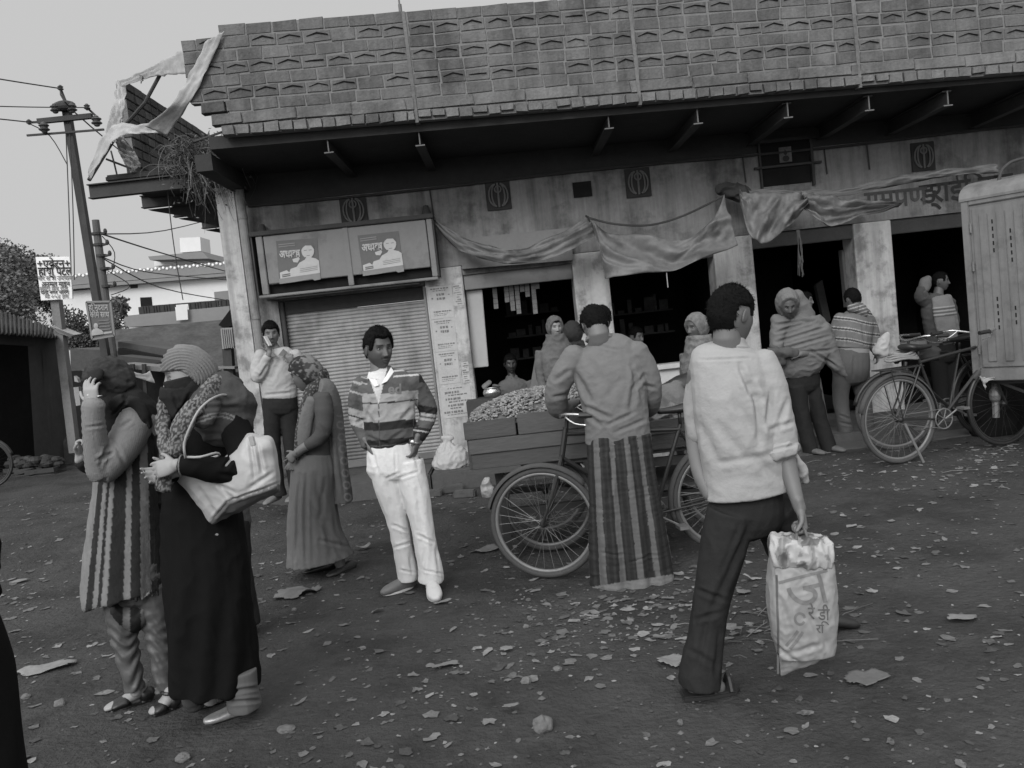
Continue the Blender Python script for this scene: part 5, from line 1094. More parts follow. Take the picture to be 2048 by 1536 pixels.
class Person:
    def __init__(s, label, Y, foot, group=None, cat='person', z=None):
        s.Y = Y; s.k = Y/FOC; f = P(foot[0], foot[1], Y); f.z = gz(f.x, f.y) if z is None else z
        s.t = thing('person', label, cat, f, group); s.hd = None; s.body = None
    def p(s, x, y, d=0.0): return P(x, y, s.Y+d)
    def rings(s, R_): return [(s.p(r[0], r[1], r[2]), r[3]*s.k, (r[4] if len(r) > 4 else r[3])*s.k) for r in R_]
    def add(s, q, R_, side=None, expo=2.0, sub=4, seg=24, rnd=True):
        rs = s.rings(R_)
        if side is None:
            t = (rs[-1][0]-rs[0][0]).normalized()
            side = RCV if (len(R_[0]) > 4 or abs(t.dot(RCV)) < 0.7) else Vector((0, 0, 1))
        q.loft(rs, side=side, sub=sub, seg=seg, expo=expo, rnd=rnd)
    def garment(s, name, tubes, m, vox=0.008, f=(), cr=(), col=None, sm_=4, extra=None, label=None, fn=None, parent=None):
        q = MB()
        for t in tubes:
            if isinstance(t, dict): s.add(q, t['r'], t.get('side'), t.get('expo', 2.0), rnd=t.get('rnd', True))
            else: s.add(q, t)
        if extra: extra(q)
        me = remesh(q, vox, sm_); folds(me, f, cr)
        if fn: V, N = arr(me); setv(me, V+N*fn(V, proj(V))[:, None])
        if col is not None:
            V, N = arr(me); uv = proj(V); setcol(me, np.array([col(a, b, v) for (a, b), v in zip(uv, V)]) if callable(col) else np.full(len(V), col))
        o = link(name, me, m, parent or s.t)
        if label: o['label'] = label
        return o
    def headframe(s, x, y, d, hpx, yaw, pitch=0, roll=0, sy=1.0):
        yaw, pitch, roll = R(yaw), R(pitch), R(roll)
        f = Vector((math.sin(yaw)*math.cos(pitch), -math.cos(yaw)*math.cos(pitch), math.sin(pitch))); u = Vector((0, 0, 1)); u = (u-f*u.dot(f)).normalized(); l = u.cross(f)
        if roll: M_ = Matrix.Rotation(roll, 3, f); u = M_ @ u; l = M_ @ l
        s.hf = (s.p(x, y, d), l, f, u, hpx*s.k/0.236)
    def hw(s, l, f, z): c, L, F_, U, S = s.hf; return c+(L*l+F_*f+U*z)*S
    def head(s, skin=0.12, nu=84, nv=120, must=0.0, beard=0.0, ears=True, eyes=True, brow=1.0):
        vs, cs = [], []
        for dl, df, du in hgrid(nu, nv):
            l, f, z = hp_(dl, df, du); vs.append(s.hw(l, f, z)); c = skin; x = abs(l)
            if df > 0:
                if brow and 0.010 < x < 0.050 and abs(z-(0.033-0.12*abs(x-0.03))) < 0.0045: c *= 1-0.75*brow
                if x < 0.024-abs(z+0.064)*1.0 and abs(z+0.064) < 0.011: c *= 0.62
                if abs(x-0.031) < 0.016 and abs(z-0.009) < 0.0085: c *= 0.42
                if must and x < 0.030 and -0.054 < z < -0.043: c *= 1-0.8*must
                if z < -0.045 and not (x < 0.02 and -0.078 < z): c *= 1-beard*0.5
                if x < 0.011 and -0.044 < z < -0.036: c *= 0.5
            elif beard and z < -0.04: c *= 1-beard*0.4
            cs.append(c*(1+0.05*noise.noise((l*30, f*30, z*30))))
        q = MB(); q.v = vs; q.f = hfaces(nu, nv); q.c = cs
        if ears:
            for sg in (-1, 1):
                q.cc = skin*0.9; k = len(q.v); q.ell((0, 0, 0), (1, 1, 1), 14)
                for i in range(k, len(q.v)):
                    v = q.v[i]; dent = 0.004*math.exp(-(v.y**2+v.z**2)*5) if v.x*sg > 0 else 0
                    q.v[i] = s.hw(sg*(0.077+0.008*v.x*sg-dent+0.006*max(0, -v.y)), -0.006+0.017*v.y+0.006*v.z, -0.004+0.031*v.z*(1 if v.z > 0 else .9))
        me = mesh(q.v, q.f, True, q.c); s.hmesh = me
        if eyes:
            for sg in (-1, 1):
                e = MB(); k = 18
                for i in range(k+1):
                    th = math.pi*i/k
                    for j in range(k): ph = 2*math.pi*j/k; a, b, c = math.sin(th)*math.cos(ph), math.cos(th), math.sin(th)*math.sin(ph); e.v.append(s.hw(sg*0.031+a*0.0125, 0.0655+b*0.0125, 0.009+c*0.0062)); e.c.append(0.012 if (a*0.0125)**2+(c*0.0062)**2 < 0.0052**2 else 0.22)
                e.f = hfaces(k, k); e.build('eye', mat('eyeball', 0.3, 0.25, 0, bump=0, vcol=True), s.t, smooth=True, colf=True)
        return me
    def shell(s, name, mask, thick, m, nz=0.0, fz=40, nu=70, nv=96, fn=None, col=None, under=-0.022, label=None, base=None):
        """cap, hair or scarf: the head surface pushed out where mask(l,f,z) is 1 and sunk below the skin where it is 0"""
        vs = []; cs = []
        for dl, df, du in hgrid(nu, nv):
            l, f, z = hp_(dl, df, du)
            if df > 0 and base != 'face': f = min(f, 0.088*df**0.82+0.004)
            k = mask(l, f, z, dl, df, du); th = thick(dl, df, du) if callable(thick) else thick
            o = k*th+(1-k)*under
            if k > 0.3: o += nz*noise.noise((dl*fz*.1, df*fz*.1, du*fz*.1+3))+nz*0.5*noise.noise((dl*fz*.3, df*fz*.3, du*fz*.3))
            if fn and k > 0.3: o += fn(l, f, z)
            vs.append(s.hw(l+dl*o, f+df*o, z+du*o))
            if col is not None: cs.append(col(l, f, z) if callable(col) else col)
        o = link(name, mesh(vs, hfaces(nu, nv), True, cs if col is not None else None), m, s.t)
        if label: o['label'] = label
        return o
    def hair(s, front=0.058, side=0.012, back=-0.06, thick=0.014, nz=0.006, top=0.0, m=None, fz=60):
        def mk(l, f, z, dl, df, du):
            az = math.atan2(abs(dl), df)                              # 0 front .. pi back
            ear = side+0.022
            if az < 0.8: lim = front-0.003*math.cos(l*90)
            elif az < 1.28: lim = front+(side-0.012-front)*sstep(0.8, 1.1, az)
            elif az < 1.42: lim = side-0.012+(ear-side+0.012)*sstep(1.28, 1.36, az)
            elif az < 1.85: lim = ear
            else: lim = ear+(back-ear)*sstep(1.85, 2.15, az)
            return sstep(-0.005, 0.005, z-lim)
        o = s.shell('hair', mk, lambda a, b, c: thick*(0.42+0.58*sstep(-.1, .6, c))+top*max(0, c)*(0.6+0.4*b)+0.003*max(0, -b), m or M_hair, nz, fz)
        # loose strands break up the outline
        me = o.data; V, N = arr(me); V = V+np.array(s.t.location); rr = random.Random(5); c = np.array(s.hf[0]); U = np.array(s.hf[3]); S = s.hf[4]; vs, fs = [], []
        ok = [i for i in range(len(V)) if mkv_(s, V[i], mk)]
        for q in range(2600 if ok else 0):
            i = rr.choice(ok); nrm = V[i]-c; nrm /= np.linalg.norm(nrm); d = np.array([rr.gauss(0, 1), rr.gauss(0, 1), rr.gauss(0, 1)-.6]); d -= nrm*(d@nrm)*.75; d /= np.linalg.norm(d)+1e-6; L_ = S*rr.uniform(.010, .022)
            b0 = V[i]-nrm*.002; sd = np.cross(nrm, d); sd /= np.linalg.norm(sd)+1e-6; k = len(vs); vs += [b0-sd*.0016, b0+sd*.0016, b0+nrm*L_*.35+d*L_]; fs.append((k, k+1, k+2))
        n0 = len(V); o.data = mesh([Vector(v)-s.t.location for v in list(V)+vs], [tuple(p.vertices) for p in me.polygons]+[tuple(j+n0 for j in f) for f in fs], True); o.data.materials.append(m or M_hair); return o
    def build(s, limbs, skin=0.12, vox=0.006, extra=None, neck=None):
        """one continuous body; the head surface is fused on top of the neck"""
        q = MB()
        for t in limbs:
            if isinstance(t, dict): s.add(q, t['r'], t.get('side'), t.get('expo', 2.0))
            else: s.add(q, t)
        if s.hmesh:
            for a in (0, 1):
                pass
            c, L, F_, U, S = s.hf; b = s.p(*neck[:3]) if neck else c-Vector((0, 0, 0.2*S)); r = neck[3]*s.k if neck else .048*S
            q.loft([(s.hw(0, -0.012, -0.02), r*0.95, r*0.95), (s.hw(0, -0.018, -0.085), r*0.95, r*0.95), (b, r*1.15, r*1.15)], side=L, seg=20, sub=3)
        if extra: extra(q)
        me = remesh(q, vox, 3); n0 = len(me.vertices); V, N = arr(me); F = [tuple(p.vertices) for p in me.polygons]; C_ = [skin]*n0
        if s.hmesh:
            hv, _ = arr(s.hmesh); V = np.vstack([V, hv]); F += [tuple(i+n0 for i in p.vertices) for p in s.hmesh.polygons]
            cc = np.empty(len(hv)*4); s.hmesh.color_attributes['Col'].data.foreach_get('color', cc); C_ += list(cc.reshape(-1, 4)[:, 0])
        s.body = link('body', mesh(V, F, True, C_), M_skin, s.t); return s.body
    hmesh = None
def hand(q, w, d, n, curl=(.3, .35, .4, .45), s=1.0, thumb=1, tcurl=0.3, spread=0.06, lift=0.0):
    """palm and five separate bent fingers; d = towards the fingers, n = the way the palm faces"""
    w = Vector(w); d = Vector(d).normalized(); n = Vector(n); n = (n-d*n.dot(d)).normalized(); sd = d.cross(n)*thumb
    q.loft([(w-d*.03*s, .024*s, .019*s), (w+d*.01*s, .028*s, .017*s), (w+d*.045*s, .039*s, .016*s), (w+d*.082*s, .041*s, .013*s)], side=sd, seg=20, sub=3)
    q.loft([(w+d*.02*s+sd*.018*s+n*.006*s, .014*s, .014*s), (w+d*.05*s+sd*.026*s+n*.008*s, .011*s, .010*s)], side=sd, seg=12, sub=2)
    for i, (o, L) in enumerate(((.031, .070), (.0105, .078), (-.0105, .073), (-.031, .058))):
        a = w+d*(.080-.004*(i == 3))*s+sd*o*s; dd = (d+sd*o*spread*30).normalized(); ang = 0; pts = [a-dd*.015*s]; ax = sd
        pts.append(a); c = curl[i]
        for j, f in enumerate((.45, .31, .24)):
            ang += c*(1.0 if j == 0 else 1.25); v = dd*math.cos(ang)+n*math.sin(ang); pts.append(pts[-1]+v*L*f*s)
        q.tube(pts, [.0088*s, .0088*s, .0082*s, .0074*s, .0060*s], 10, sub=3)
    a = w+d*.022*s+sd*.026*s+n*.004*s; v = (d*.62+sd*.75+n*.2).normalized(); b = a+v*.036*s; v2 = (v+(n*1.0-sd*.5)*tcurl+d*.3).normalized(); c = b+v2*.028*s; e = c+(v2+n*tcurl*.5).normalized()*.02*s
    q.tube([a-v*.01*s, a, b, c, e], [.012*s, .012*s, .0095*s, .0088*s, .0065*s], 10, sub=3)
def shoe(P_, name, heel, toe, w_, h_, m, ankle=None, vox=0.005, label=None, sole=None, slim=1.0):
    heel, toe = Vector(heel), Vector(toe); u = (toe-heel); L = u.length; u.normalize(); z = Vector((0, 0, 1)); sd = u.cross(z).normalized(); q = MB()
    q.loft([(heel+z*h_*.45, w_*.36, h_*.42), (heel+u*L*.12+z*h_*.5, w_*.42, h_*.5), (heel+u*L*.35+z*h_*.42, w_*.40, h_*.44), (heel+u*L*.6+z*h_*.36*slim, w_*.48, h_*.36*slim), (heel+u*L*.85+z*h_*.28*slim, w_*.46, h_*.28*slim), (toe+z*h_*.2, w_*.28, h_*.18)], side=sd, seg=20, sub=3, expo=2.6)
    if ankle: q.loft([(heel+u*L*.16+z*h_*.7, w_*.36, w_*.36), (Vector(ankle), w_*.36, w_*.36)], side=sd, seg=16)
    me = remesh(q, vox, 3); o = link(name, me, m, P_.t)
    if sole:
        k = MB(); n = 20; vs = []
        for i in range(n):
            a = 6.283*i/n; f = 0.5-0.5*math.cos(a); ww = w_*.5*math.sin(a)*(0.82+0.2*f); vs.append(heel+u*(L*1.03*f-.005)+sd*ww+z*0.001)
        k.slab(vs, (0, 0, 0.012)); k.build('sole', sole, o)
    if label: o['label'] = label
    return o
def crs(*a): return [((x1, y1), (x2, y2), w_, d/1000) for x1, y1, x2, y2, w_, d in a]
M_wcot = mat('white_cotton', 0.64, 0.85, 0.08, 4, 30, 0.45, 26, bdist=.012)
M_pat = mat('patterned_cloth', 0.2, 0.9, 0.16, 6, 60, 0.5, 34, vcol=True)
M_dkc = mat('dark_cloth', 0.022, 0.92, 0.25, 4, 40, 0.5, 26)
M_blk = mat('black_robe', 0.0075, 0.85, 0.2, 3, 30, 0.15, 40)
# ---- man in white trousers and striped jacket
def man_white():
    s = Person('young man in white trousers and striped jacket, hands in pockets, before the closed shutter', 5.2, (835, 1178)); p = s.p; k = s.k
    s.headframe(757, 699, 0, 78, 36, -6); s.head(0.075, must=0.6, beard=0.45, brow=1.15)
    s.hair(front=0.070, side=0.010, back=-0.055, thick=0.013, top=0.022, nz=0.006)
    s.build([{'r': [(767, 775, 0.02, 40, 24), (775, 830, 0.03, 38, 24), (782, 890, .03, 38, 26), (790, 925, .03, 42, 28)]},
             [(775, 930, .03, 20), (790, 1010, .02, 17), (806, 1080, .03, 14), (818, 1158, .05, 11)], [(825, 925, .03, 20), (838, 1010, -.02, 17), (848, 1090, -.03, 14), (862, 1160, -.05, 11)],
             [(728, 775, .02, 15), (716, 832, .06, 12), (728, 880, .0, 9)], [(826, 768, .02, 15), (850, 824, .10, 12), (842, 870, 0.0, 10), (830, 890, -.06, 9)]], 0.12,
            extra=lambda q: (hand(q, p(733, 886, -.02), (.35, -.1, -.9), (1, .3, 0), thumb=-1), hand(q, p(834, 880, -.06), (-.30, .0, -.95), (-1, .3, 0), thumb=1)), neck=(760, 760, .01, 17))
    J = dict(bk=0.02, dg=0.085, lt=0.30, wh=0.5)
    def col(x, y, v):
        if v[1] < s.Y+.05:
            ax = 757.5; hw = (808-y)*0.34
            if y < 808 and abs(x-(753+(y-745)*.07)) < hw*0.9: return J['wh']
            if abs(x-(757+(y-808)*.03)) < 0.9 and y > 806: return 0.06
        if x > 838-(y-760)*.05+ (6 if y > 850 else 0) or (x > 826 and y > 838 and y < 885 and v[1] < s.Y-.02):    # his left sleeve
            yy = y+(x-850)*-.15
            if yy < 766: return J['bk']
            for a, b, c in ((766, 812, 'dg'), (812, 826, 'bk'), (826, 832, 'lt'), (832, 836, 'dg'), (836, 841, 'lt'), (841, 856, 'dg'), (856, 862, 'bk'), (862, 865, 'lt'), (865, 900, 'bk')):
                if a <= yy < b: return J[c]
        if x < 723+(y-770)*.06:
            yy = y-(x-710)*.3
            for a, b, c in ((0, 762, 'dg'), (762, 767, 'lt'), (767, 783, 'dg'), (783, 787, 'lt'), (787, 818, 'dg'), (818, 832, 'lt'), (832, 835, 'bk'), (835, 852, 'lt'), (852, 880, 'dg'), (880, 900, 'dg')):
                if a <= yy < b: return J[c]
        yy = y+(x-775)*.10+(5*(757-x)/40 if x < 757 else 0)
        if y < 775:
            for y0 in (741, 752):
                if x > 787 and abs(y-(y0-(x-800)*.08)) < 1.8: return J['lt']+.1
                if x < 735 and abs(y-(y0+8-(x-720)*-.3-8+12)) < 1.6: return J['lt']
        for a, b, c in ((0, 786, 'dg'), (786, 804, 'lt'), (804, 806.5, 'bk'), (806.5, 843, 'lt'), (843, 860, 'bk'), (860, 879, 'dg'), (879, 890, 'bk'), (890, 892, 'dg'), (892, 930, 'bk')):
            if a <= yy < b: return J[c]
        return J['dg']
    s.garment('jacket', [{'r': [(763, 750, .01, 30, 22), (768, 762, .01, 56, 30), (772, 785, .01, 57, 36), (776, 820, .01, 54, 37), (780, 855, .01, 52, 37), (782, 882, .01, 49, 35), (783, 892, .01, 45, 32)]},
                         [(724, 768, .02, 19), (714, 800, .04, 18), (715, 840, .05, 16), (724, 868, .02, 13), (735, 890, -.01, 12)],
                         [(824, 760, .02, 21), (842, 790, .06, 20), (858, 824, .07, 18), (850, 850, .03, 16), (838, 873, -.03, 14)]], M_pat, 0.0065,
              [(0.006, (5, 5, 9)), (0.004, (14, 14, 22), 'r')], crs((735, 830, 760, 870, 5, 7), (800, 845, 825, 815, 5, 8), (810, 860, 775, 885, 4, 6), (830, 800, 850, 830, 4, 6), (745, 800, 728, 850, 4, 6), (840, 835, 866, 822, 3, 7), (712, 845, 730, 838, 3, 7), (732, 872, 780, 890, 3, 5), (790, 893, 830, 878, 3, 5)), col=col, sm_=3)
    q = MB()                                    # collar of the white shirt
    q.slab([p(744, 744, -.035), p(757, 771, -.11), p(749, 774, -.10), p(737, 757, -.05)], (0.004, .012, 0)); q.slab([p(782, 734, -.035), p(762, 769, -.11), p(774, 763, -.10), p(788, 744, -.05)], (0, .012, 0))
    q.loft([(p(760, 757, .0), 26*k, 24*k), (p(760, 744, .0), 23*k, 22*k)], side=RCV, seg=24, rnd=False); q.build('shirt_collar', M_wcot, s.t, bevel=.002)
    s.garment('trousers', [{'r': [(783, 888, .01, 49, 33), (785, 912, .01, 52, 36), (786, 940, .01, 54, 37)]}, {'r': [(768, 925, .01, 34, 34), (780, 980, .01, 29, 30), (795, 1040, .02, 22, 25), (806, 1100, .03, 20, 24), (814, 1140, .04, 21, 25), (817, 1160, .04, 21, 26)], 'rnd': False},
                           {'r': [(814, 925, .01, 34, 34), (830, 985, -.01, 29, 30), (844, 1045, -.03, 23, 25), (853, 1100, -.04, 23, 26), (861, 1140, -.05, 25, 28), (862, 1162, -.05, 26, 30)], 'rnd': False}], M_wcot, 0.0065,
              [(0.004, (8, 8, 3)), (0.0035, (20, 20, 9), 'r')], crs((778, 960, 800, 1090, 6, 5), (835, 985, 850, 1120, 6, 6), (800, 945, 770, 958, 3, 4), (800, 955, 835, 944, 3, 4), (785, 1050, 815, 1062, 3, 7), (790, 1095, 822, 1085, 3, 6), (835, 1070, 868, 1085, 3, 6), (820, 1110, 825, 1150, 4, 6), (850, 1100, 845, 1155, 4, 6), (872, 1100, 880, 1155, 4, 6), (845, 1140, 885, 1148, 2.5, 5), (800, 1140, 832, 1146, 2.5, 5), (745, 905, 755, 945, 4, 7), (825, 900, 838, 935, 4, 7), (790, 905, 792, 945, 2.5, 5)))
    g0 = gz(-.8, 5.2)
    a, b = G(828, 1170, .0), G(778, 1172, .0); sh1 = shoe(s, 'shoe', Vector((a.x, 5.26, g0)), Vector((b.x-.01, 5.14, g0)), .095, .095, mat('brown_shoe', .14, .6, .2), sole=M_wcot)
    shoe(s, 'shoe', Vector((G(868, 1165).x, 5.16, g0)), Vector((G(876, 1190).x, 4.90, g0)), .10, .10, mat('white_trainer', .5, .6, .2), sole=M_wcot)
    q = MB(); c = p(829, 883, -.07); ax = Vector((-.4, .1, -.9)).normalized(); u = ax.orthogonal().normalized(); v = ax.cross(u); q.tube([c+(u*math.cos(t)+v*math.sin(t))*.031 for t in np.linspace(0, 6.28, 18, endpoint=False)], .006, 6, closed=True); q.ell(c+Vector((-.01, -.034, 0)), (.016, .007, .016), 12); q.build('wristwatch', M_chrome, s.t, smooth=True)
    V, F, wd = text_mesh(['e', 'd'], .085, .03); o = p(776, 787, -.17); ob = [o+RCV*a_+UCV*b_ for a_, b_ in V]; decal(s.t.children, 'jacket', ob, F, mat('jacket_print', .16, .8, .1), s.t, 'lettering')
def decal(chs, nm, pts, F, m, parent, name, off=.002):
    """wrap flat lettering onto a garment by casting it straight in"""
    tgt = [c for c in chs if c.name.split('.')[0] == nm][-1]; w0 = wloc(tgt); me = tgt.data; bv = BVHTree.FromPolygons([v.co+w0 for v in me.vertices], [tuple(f.vertices) for f in me.polygons])
    me2 = mesh(pts, F); b = bmesh.new(); b.from_mesh(me2); bmesh.ops.triangulate(b, faces=b.faces, ngon_method='EAR_CLIP')
    bmesh.ops.subdivide_edges(b, edges=[e for e in b.edges if e.calc_length() > .012], cuts=2, use_grid_fill=False); bmesh.ops.triangulate(b, faces=b.faces)
    b.to_mesh(me2); b.free(); pts = [v.co.copy() for v in me2.vertices]
    out = []
    for q_ in pts:
        d = (q_-Vector(_C)).normalized(); h = bv.ray_cast(Vector(_C), d); out.append((h[0]-d*off) if h[0] is not None and (h[0]-q_).length < .4 else q_)
    for v, q_ in zip(me2.vertices, out): v.co = q_
    me2.update(); return link(name, me2, m, parent)
man_white()

# ---- man in lungi working at the cart, seen from behind
def man_lungi():
    s = Person('man in grey shirt and striped ankle-length lungi, back turned, leaning over the peanut cart', 4.89, (1262, 1168)); p = s.p; k = s.k
    s.headframe(1190, 650, .08, 76, 187, -38); s.head(0.11, eyes=False); s.hair(front=.058, side=-.01, back=-.085, thick=.017, top=.008, nz=.008, fz=90)
    s.build([{'r': [(1212, 700, .06, 45, 28), (1232, 780, .02, 48, 30), (1240, 860, .0, 46, 30), (1245, 900, .0, 46, 32)]}, [(1225, 900, .0, 24), (1215, 1020, .0, 19), (1212, 1150, .02, 12)], [(1265, 900, .0, 24), (1290, 1020, .0, 19), (1318, 1145, .02, 12)],
             [(1150, 715, .05, 17), (1112, 785, .10, 14), (1128, 812, .28, 12), (1150, 805, .42, 10)], [(1278, 710, .05, 17), (1303, 790, .08, 14), (1296, 815, .22, 12), (1290, 812, .34, 10)]], .12,
            extra=lambda q: (hand(q, p(1147, 806, .40), (.35, .9, .1), (.2, -.2, -1), curl=(.5, .55, .6, .6)), hand(q, p(1291, 812, .34), (.3, .9, .05), (-.2, -.2, -1), curl=(.5, .55, .6, .6), thumb=-1)), neck=(1200, 690, .06, 22))
    s.garment('shirt', [{'r': [(1200, 676, .07, 24, 20), (1205, 688, .07, 50, 30), (1212, 712, .06, 72, 38), (1222, 760, .03, 72, 44), (1229, 810, .01, 67, 44), (1234, 850, .0, 66, 42), (1236, 885, .0, 66, 41)], 'rnd': False},
                        [(1152, 712, .06, 27), (1128, 748, .07, 26), (1112, 785, .09, 24), (1116, 815, .17, 22), (1130, 818, .26, 18)],
                        [(1268, 706, .06, 30), (1292, 748, .06, 26), (1302, 788, .08, 23), (1300, 812, .16, 20), (1296, 820, .22, 17)]], mat('grey_shirt', .14, .88, .12, 3, 24, .5, 26, bdist=.012), .006,
              [(.006, (5, 5, 8)), (.003, (13, 13, 20), 'r')],
              crs((1150, 745, 1180, 800, 7, 14), (1150, 775, 1170, 830, 5, 8), (1165, 810, 1225, 838, 5, 10), (1215, 850, 1270, 825, 4, 8), (1175, 830, 1200, 850, 5, 8), (1230, 865, 1290, 840, 4, 7), (1272, 745, 1262, 820, 6, 12), (1262, 730, 1285, 800, 4, 7), (1288, 750, 1265, 780, 4, 9), (1112, 760, 1140, 740, 5, 9), (1105, 795, 1135, 790, 4, 8), (1190, 690, 1235, 700, 3, 4), (1285, 770, 1310, 775, 4, 8), (1180, 720, 1200, 760, 8, 5), (1215, 800, 1235, 760, 9, 5)))
    q = MB(); q.loft([(p(1200, 681, .04), 30*k, 22*k), (p(1199, 672, .05), 28*k, 22*k)], side=RCV, seg=24, rnd=False); q.build('collar', mat('grey_shirt', .14), s.t, bevel=.003, smooth=True)
    def wd(y): t = (y-860)/(1160-860); return 1238+t*30, 66+19*t
    def col(x, y, v):
        cx, hw = wd(y+(x-1240)*.1); t = (x-cx)/hw; t += .02*noise.noise((0, y*.012, round(t*3)))
        if y > 1168-(x-1220)*.155: return .16
        for a, b in ((-.80, -.63), (-.33, -.19), (.10, .26), (.50, .63), (.93, .99)):
            if a < t < b: return .105
        return .020+.010*(math.sin(t*40) > .3)
    def pleat(V, uv):
        cx = 1238+(uv[:, 1]-860)*.1; t = (uv[:, 0]-cx)/75; g = np.clip((uv[:, 1]-880)/280, 0, 1); return g*(.012*np.sin(t*9+.4)+.007*np.sin(t*17+2+uv[:, 1]*.006))
    s.garment('lungi', [{'r': [(1237, 868, .0, 65, 41), (1240, 930, .0, 68, 46), (1248, 1000, .0, 73, 50), (1256, 1080, .0, 80, 54), (1266, 1162, .01, 85, 58)], 'rnd': False, 'expo': 2.3}], M_pat, .0065, [(.004, (9, 9, 3)), (.003, (4, 4, 30), 'r')],
              crs((1225, 900, 1218, 1000, 6, 10), (1262, 890, 1280, 1020, 6, 9), (1235, 950, 1255, 1050, 8, 6), (1200, 1105, 1250, 1112, 3, 5), (1255, 1125, 1310, 1110, 3, 5), (1295, 900, 1325, 1050, 6, 6)), col=col, fn=pleat, sm_=3)
    for x, x2 in ((1212, 1200), (1318, 1330)):
        a = G(x, 1166); shoe(s, 'sandal', Vector((a.x, 4.86, gz(a.x, 4.86))), Vector((a.x+.01, 5.1, gz(a.x, 4.9))), .09, .06, mat('sandal', .06, .7, .2), vox=.006)
    return s
man_lungi()

# ---- man in white shirt walking away with the sack
def man_shirt():
    s = Person('man in pale long sleeved shirt walking away to the right with the printed sack', 3.32, (1410, 1385)); p = s.p; k = s.k
    s.headframe(1462, 633, .02, 118, 122, -12); s.head(0.12, must=.3, beard=.2); s.hair(front=.058, side=.012, back=-.062, thick=.011, top=.005, nz=.004, fz=110)
    g = .02
    s.build([{'r': [(1462, 735, .03, 60, 34), (1480, 850, .02, 64, 38), (1492, 950, .02, 66, 40), (1495, 1010, .02, 66, 42)]}, [(1465, 1030, .0, 34), (1440, 1130, .02, 28), (1420, 1250, .03, 22), (1405, 1350, .0, 17)], [(1535, 1020, .08, 34), (1578, 1130, .26, 27), (1610, 1200, .42, 22), (1650, 1262, .55, 15)],
             [(1540, 745, .0, 26), (1556, 840, -.02, 22), (1566, 900, -.04, 21), (1580, 950, -.08, 17), (1594, 1000, -.12, 13), (1600, 1018, -.13, 12)], [(1400, 745, .08, 26), (1390, 850, .16, 22), (1400, 940, .05, 18), (1420, 990, -.0, 14)]], .13, vox=.005,
            extra=lambda q: (hand(q, p(1599, 1014, -.13), (.12, -.05, -1), (-.95, .15, 0), curl=(1.15, 1.2, 1.2, 1.25), s=1.0, thumb=-1, tcurl=.6), hand(q, p(1422, 990, .1), (.1, .3, -1), (1, 0, 0), curl=(.4, .4, .5, .5))), neck=(1460, 700, .03, 29))
    M_sh = mat('pale_shirt', .30, .85, .09, 3, 22, .5, 24, bdist=.012)
    s.garment('shirt', [{'r': [(1464, 690, .03, 40, 34), (1462, 704, .03, 72, 42), (1462, 728, .02, 82, 52), (1466, 790, .0, 82, 60), (1478, 860, .0, 86, 62), (1490, 930, .0, 88, 60), (1499, 988, .0, 90, 58)], 'rnd': False, 'side': Vector(_RC)},
                        [(1522, 725, .0, 34), (1540, 775, -.02, 35), (1551, 835, -.03, 36), (1558, 880, -.04, 37), (1560, 897, -.04, 38)], [(1412, 725, .06, 32), (1398, 800, .12, 32), (1402, 870, .12, 28)]], M_sh, .006,
              [(.007, (4, 4, 6)), (.0025, (11, 11, 16), 'r')],
              crs((1497, 760, 1512, 800, 8, 16), (1512, 795, 1520, 880, 7, 14), (1480, 730, 1500, 790, 6, 9), (1470, 800, 1520, 890, 10, 8), (1440, 850, 1500, 930, 10, 6), (1500, 905, 1560, 960, 9, 7), (1395, 840, 1440, 930, 10, 6), (1545, 780, 1530, 850, 6, 8), (1575, 800, 1550, 870, 6, 8), (1420, 930, 1560, 905, 7, 4), (1400, 720, 1500, 716, 2.5, 4), (1535, 860, 1585, 845, 5, 8), (1470, 780, 1465, 1000, 14, 3)))
    s.garment('cuff', [{'r': [(1556, 882, -.04, 39, 39), (1558, 903, -.045, 42, 42), (1562, 916, -.05, 38, 38)], 'rnd': False}], M_sh, .005, [(.010, (13, 13, 18), 'r'), (.004, (30, 30, 30))], crs((1525, 905, 1590, 890, 3, 6)), label='rolled cuff of the right sleeve')
    s.garment('cuff_flap', [{'r': [(1592, 915, -.0, 8, 14), (1604, 940, .0, 11, 12), (1612, 962, .01, 8, 8)], 'rnd': True}], M_sh, .005, [(.006, (18, 18, 18), 'r')])
    s.garment('collar', [{'r': [(1460, 702, .03, 41, 40), (1459, 690, .03, 35, 35), (1458, 676, .03, 31, 31)], 'rnd': False}], M_sh, .005, [(.003, (20, 20, 20))], crs((1422, 692, 1505, 700, 3, 5)))
    M_tr = mat('charcoal_trousers', .024, .9, .2, 4, 30, .5, 26)
    s.garment('trousers', [{'r': [(1494, 975, .02, 72, 48), (1494, 1015, .02, 76, 52), (1494, 1040, .03, 74, 50)]}, {'r': [(1462, 1020, .0, 48, 46), (1449, 1080, .01, 47, 44), (1436, 1140, .02, 43, 42), (1421, 1210, .02, 37, 40), (1411, 1280, .01, 38, 42), (1402, 1340, .0, 43, 46), (1400, 1368, .0, 44, 48)], 'rnd': False},
                           {'r': [(1540, 1010, .08, 48, 46), (1562, 1075, .18, 42, 40), (1590, 1150, .32, 34, 34), (1622, 1215, .44, 30, 32), (1648, 1255, .52, 30, 32)], 'rnd': False}], M_tr, .006,
              [(.006, (7, 7, 4)), (.004, (16, 16, 9), 'r')], crs((1500, 1050, 1420, 1230, 8, 9), (1480, 1050, 1440, 1150, 6, 6), (1395, 1180, 1450, 1200, 5, 8), (1390, 1240, 1440, 1225, 5, 7), (1380, 1300, 1430, 1330, 6, 6), (1415, 1230, 1395, 1340, 7, 8), (1440, 1260, 1432, 1350, 6, 6)))
    M_sd = mat('black_sandal', .015, .6, .2)
    a = G(1362, 1378); b = G(1455, 1372); z0 = gz(a.x, a.y)
